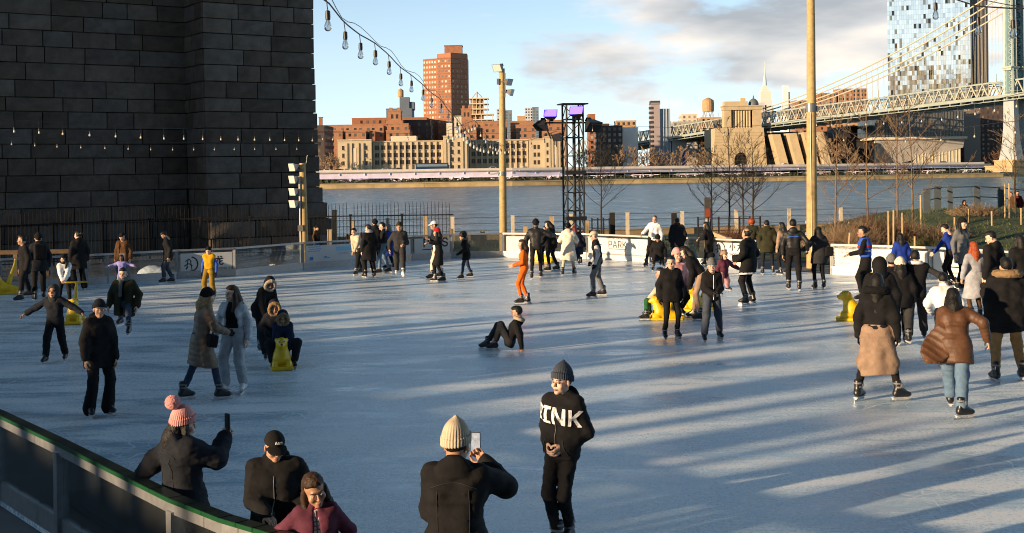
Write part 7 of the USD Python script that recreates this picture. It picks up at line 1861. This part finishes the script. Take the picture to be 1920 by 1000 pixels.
P('man in a dark green padded coat standing at the gate, back turned', [(1430, 516), (1450, 515)], 413, 5, layers=[J('olive', hem=.26, loose=.06, hood=True)], legs=TR('ink', 'slim'), hair=('short', 'black'), lean=12, wide=1.05)
P('woman with long dark curly hair in a brown jacket at the gate', [(1464, 517), (1476, 515)], 417, 330, fem=True, layers=[J('tan', hem=.16, loose=.03)], hair=('verylong', 'black'), legs=TR('black', 'slim'))
P('man in a black quilted jacket with a green and blue back stripe', [(1479, 545), (1499, 547)], 411, 8, layers=[J('black', hem=.10, puff=.07, loose=.02, hood=True, bands=[('green_stripe', .375, .41, 'green'), ('blue_stripe', .325, .365, 'royal')])], legs=TR('black'), hair=('short', 'black'), arms=('down', (.34, .10, -.46)), wide=1.02)
P('woman with a black backpack holding on to the striped jacket man', [(1529, 544), (1545, 543)], 425, 355, fem=True, layers=[J('charcoal', hem=.24, loose=.045, hood=True)], legs=TR('black', 'slim'), hat=('cap', 'black'), hair=('long', 'black'), arms=((.42, .08, -.36), 'down'), extras=[bag('black', (.24, -.08, -.42), (.13, .08, .14), False)])
# --- right side
def hivis(I):
    P_ = lambda P, r: np.minimum(*[smin(cone(P, I['pel'] + sg * .058 * I['Rg'] + .08 * I['U'], I['chs'] + sg * .07 * I['Rg'], .135, .142), cone(P, I['chs'] + sg * .07 * I['Rg'], I['nb'] - .06 * I['U'] + sg * .09 * I['Rg'], .14, .10), .05) for sg in (-1, 1)])
    for nm, z0, z1, c in (('vest', .06, .50, 'royal'), ('vest_band', .27, .33, 'red'), ('vest_band', .17, .22, 'silver')):
        I['put'](nm, lambda P, z0=z0, z1=z1, c=c: np.maximum(np.maximum(P_(P, 0) - (.006 if c != 'royal' else 0), z0 - (P - I['pel']) @ I['U']), (P - I['pel']) @ I['U'] - z1), I['pel'] - .35, I['nb'] + .3, I['h0'], cloth(c))
P('rink steward in a blue hi-vis vest over black, looking left', [(1617, 566), (1632, 564)], 424, 282, layers=[C_('black', hem=.34)], legs=TR('black'), hair=('bun', 'black'), skn='mid', arms=((.20, .34, -.34), 'down'), extras=[hivis])
P('woman with big black hair in a bright blue coat by the right boards', [(1684, 548), (1698, 548)], 437, 355, fem=True, layers=[C_('blue', hem=.36, loose=.05)], legs=TR('black', 'slim'), hair=('verylong', 'black'))
P('skater in a black hooded top and pale trousers, half hidden by the tan coat', [(1644, 690), (1662, 688)], 482, 0, fem=True, layers=[J('black', hem=.30, loose=.06)], hat=('hood', 'black'), hair=None, legs=TR('lightgrey', 'loose'))
P('woman in a long tan fleece coat and black shawl, skating away right', [(1609, 752), (1684, 753)], 512, 22, fem=True, layers=[C_('tan', hem=.60, loose=.012, skirt=.012, kind='fur'), ('shawl', 'black', dict(hem=-.10, loose=.04, collar=False))], legs=('leggings', 'black', 'slim'), hair=('verylong', 'black'), arms=('down', 'down'), toes=(-18, 55), gloves='black', extras=[fur_collar('black', 1.15)])
P('child in a grey knitted hat between two taller skaters', [(1668, 640), (1682, 640)], 477, 5, layers=[J('black', hem=.2, loose=.05)], hat=('beanie', 'grey'), hair=('short', 'black'), kid=.1)
P('child in a white knitted hat in front of the child in grey', [(1684, 648), (1698, 646)], 483, 5, fem=True, layers=[J('black', hem=.22, loose=.05)], hat=('beanie', 'cream'), hair=('long', 'black'), kid=.1)
P('man in a black vest with white collar reaching his arm to the right', [(1704, 650), (1733, 640)], 469, 8, layers=[('shirt', 'charcoal', dict(loose=.02)), ('vest', 'black', dict(sleeves=False, hem=.10, loose=.045))], legs=TR('charcoal', 'loose'), hair=('short', 'black'), arms=('down', (.62, .12, -.24)), gloves='black', extras=[fur_collar('white', .85)], wide=1.06)
P('skater in a white puffer jacket bending beside the brown quilted coat', [(1765, 690), (1782, 686)], 511, 12, lean=26, layers=[J('white', hem=.10, puff=.10, loose=.04)], legs=TR('black'), hair=('short', 'black'), arms=('bent', 'bent'), skn='tan')
P('woman in a flying brown quilted jacket and blue jeans, skating away', [(1782, 770), (1803, 787)], 540, 14, fem=True, lean=28, layers=[J('rust', hem=.26, loose=.035, skirt=.02, puff=.06)], legs=('jeans', 'denim', 'loose'), hair=('long', 'black'), arms=('push', (.40, .10, -.40)), toes=(0, 60), hipfwd=-.10, skn='light', extras=[flap('rust', (-.20, -.05, -.02), (.20, .045, .36), .62)])
P('woman with long red hair in a belted grey coat, seen from behind', [(1822, 602), (1838, 600)], 453, 355, fem=True, layers=[C_('dove', hem=.46, skirt=.04, loose=.03, bands=[('belt', .10, .15, 'dove')])], hair=('verylong', 'copper'), legs=TR('brown', 'slim'), arms=((.28, .04, -.52), 'down'), extras=[bag('black', (.26, .02, -.52), (.11, .05, .09))])
P('man in a long black coat looking down to the left, right of the red hair', [(1856, 606), (1876, 604)], 433, 325, layers=[C_('black', hem=.30, loose=.05, hood=True)], hair=('short', 'black'), legs=TR('black'), hyaw=-35, hpitch=20, skn='light', wide=1.08)
P('dark haired skater in black cut by the right picture edge', [(1908, 606), (1926, 605)], 440, 350, layers=[J('black', hem=.2, loose=.05)], hair=('bob', 'black'), legs=TR('black'))
P('big man in a black parka with fur hood and khaki trousers at lower right', [(1868, 718), (1916, 714)], 482, 4, layers=[J('black', hem=.26, loose=.065, hood=True)], legs=TR('khaki', 'reg'), hair=('short', 'black'), extras=[fur_collar('fur', 1.25)], arms=('down', 'down'), gloves='black', wide=1.15)
P('man in a blue jacket looking down, beside the black hat and grey coat', [(1778, 540), (1790, 540)], 420, 300, lean=12, layers=[J('blue', hem=.12)], hair=('short', 'black'), legs=TR('black', 'slim'), hpitch=20, arms=('push', 'down'), skn='light')
P('smiling person in a black knitted hat and grey coat by the right boards', [(1796, 545), (1808, 545)], 409, 150, fem=True, layers=[C_('grey', hem=.30, hood=True)], hat=('beanie', 'black'), hair=('long', 'black'), legs=TR('black', 'slim'), skn='light')
P('boy in a dark jacket sitting back on the ice on both hands', [(914, 656), (928, 658)], 586, 275, fixed=.92, kid=.10, seat=.07, hipfwd=-.40, lean=-20, layers=[J('black', hem=.08, loose=.03, hood=True)], legs=TR('charcoal', 'reg'), hair=('short', 'black'), arms=((.20, -.36, -.60), (.20, -.30, -.60)), hands=('open', 'open'), skn='tan', hpitch=20, extras=[fur_collar('beige', .9)])
# --- beyond the boards
def stand_at(px, Y, z=0.0, dx=.1):
    b = W(px, 430, Y)
    return [(b[0] - dx, Y, 0), (b[0] + dx, Y, 0)]
def mz(px, Y):
    b = W(px, 430, Y); return float(mound(np.array([b[0]]), np.array([float(Y)]))[0])
P('dark seated looking figure on the crest of the mound', stand_at(1808, 57), 0, 180, fixed=.80, ground=mz(1808, 57) - .85, layers=[J('black', hem=.2, loose=.05)], hat=('hood', 'black'), hair=None)
P('first of two walkers behind the mound near the right edge', stand_at(1898, 60), 0, 250, fixed=.90, ground=mz(1898, 60) - .75, layers=[J('brown', hem=.2)], hair=('short', 'auburn'))
P('second of two walkers behind the mound, right of the first', stand_at(1909, 60.5), 0, 200, fixed=.92, ground=mz(1909, 60) - .75, layers=[J('maroon', hem=.2)], hair=('short', 'brown'))
P('passer-by behind the boards right of the white floodlights', stand_at(593, 52), 0, 120, fixed=.74, layers=[J('brown', hem=.15)], hat=('beanie', 'black'), skn='tan')
# ------------------------------------------------------------------ the people in front
def near_at(px, Y, dx=.13): return stand_at(px, Y, 0, dx)
F_ = P('woman in a pink bobble hat leaning on the near boards with a phone', [(-2.86, 10.22, 0), (-2.62, 10.42, 0)], 768, 50, fem=True, lean=-2, layers=[J('ink', hem=.24, loose=.085, hood=True)], legs=('jeans', 'slate', 'slim'), hat=('pombeanie', 'pink', 'pink'), hair=('long', 'black'), arms=((.58, -.16, -.42), (.05, .40, -.05)), hands=(('grip', (0, 0, -1)), 'hold'), skn='light', htilt=4, hpitch=6, hyaw=10, extras=[phone(1, (.0, .015, .075), 'dark phone held up by the woman in the pink hat')])
P('man in a black cap and hooded jacket looking down at the girl', near_at(512, 9.75), 809, 176, layers=[J('black', hem=.2, loose=.065, hood=True)], legs=TR('black'), hat=('cap', 'black'), hair=('buzz', 'black'), skn='tan', hpitch=16, hyaw=-20, arms=((.22, .14, -.42), (.05, .30, -.38)), wide=1.08, lean=6, extras=[lambda I: obj('cap_lettering', (lambda m: fitted(trimesh.Trimesh(np.stack([-(np.array(m.vertices)[:, 0] - .036) * .9 - .012, .0915 + np.array(m.vertices)[:, 2] - ((np.array(m.vertices)[:, 0] - .036) ** 2) * 5 - np.array(m.vertices)[:, 1] * .25, .068 + np.array(m.vertices)[:, 1] - np.array(m.vertices)[:, 0] * .0], 1), m.faces, process=False), I['hR'], I['hc'], I['s']))(meshkit.text_mesh('Aero', .024, .004)), cloth('white'), I['x'])])
P('girl with long wavy dark hair in a mauve jacket, looking at us', near_at(592, 8.95, .1), 886, 168, fem=True, kid=.2, layers=[('striped_top', 'white', dict(loose=.0, bands=[('stripe', .30 + .035 * k, .315 + .035 * k, 'red') for k in range(6)])), J('rose', hem=.16, loose=.03, open=.04)], hair=('verylong', 'brown'), legs=TR('ink'), skn='mid', htilt=10, hpitch=14, hyaw=-14, tilt=5, arms=((.30, .10, -.50), (.40, .12, -.36)))
P('man in a cream knitted hat seen from behind, filming with a phone', near_at(848, 8.55, .14), 797, 6, layers=[J('black', hem=.2, loose=.055, hood=True)], legs=TR('black'), hat=('slouch', 'beige'), hair=('buzz', 'black'), skn='mid', arms=((.06, .32, -.24), (.16, .36, -.04)), hands=('hold', ('hold', (-.6, -.3, .2))), hyaw=16, hpitch=4, wide=.98, extras=[phone(1, (-.03, .01, .085), 'phone with a lit screen held up by the man in the cream hat', mat('phone_screen', (.2, .22, .25), .1, .6, 40, emit=((.35, .38, .42), .35)))])
P('woman in a grey slouch hat and black hooded sweatshirt posing in front', [(1046, 1032), (1068, 1025)], 689, 214, fem=True, layers=[('hooded_sweatshirt', 'black', dict(hem=.10, loose=.055, hood=True))], legs=('leggings', 'black', 'slim'), hat=('slouch', 'slate'), hair=('short', 'brown'), arms=((.09, .11, -.46), (.09, .11, -.46)), skn='light', hyaw=8, lean=-3, toes=(10, 10), extras=[badge('PINK', .15, 'white', up=-.02, lat=-.02, skew=-.10)])
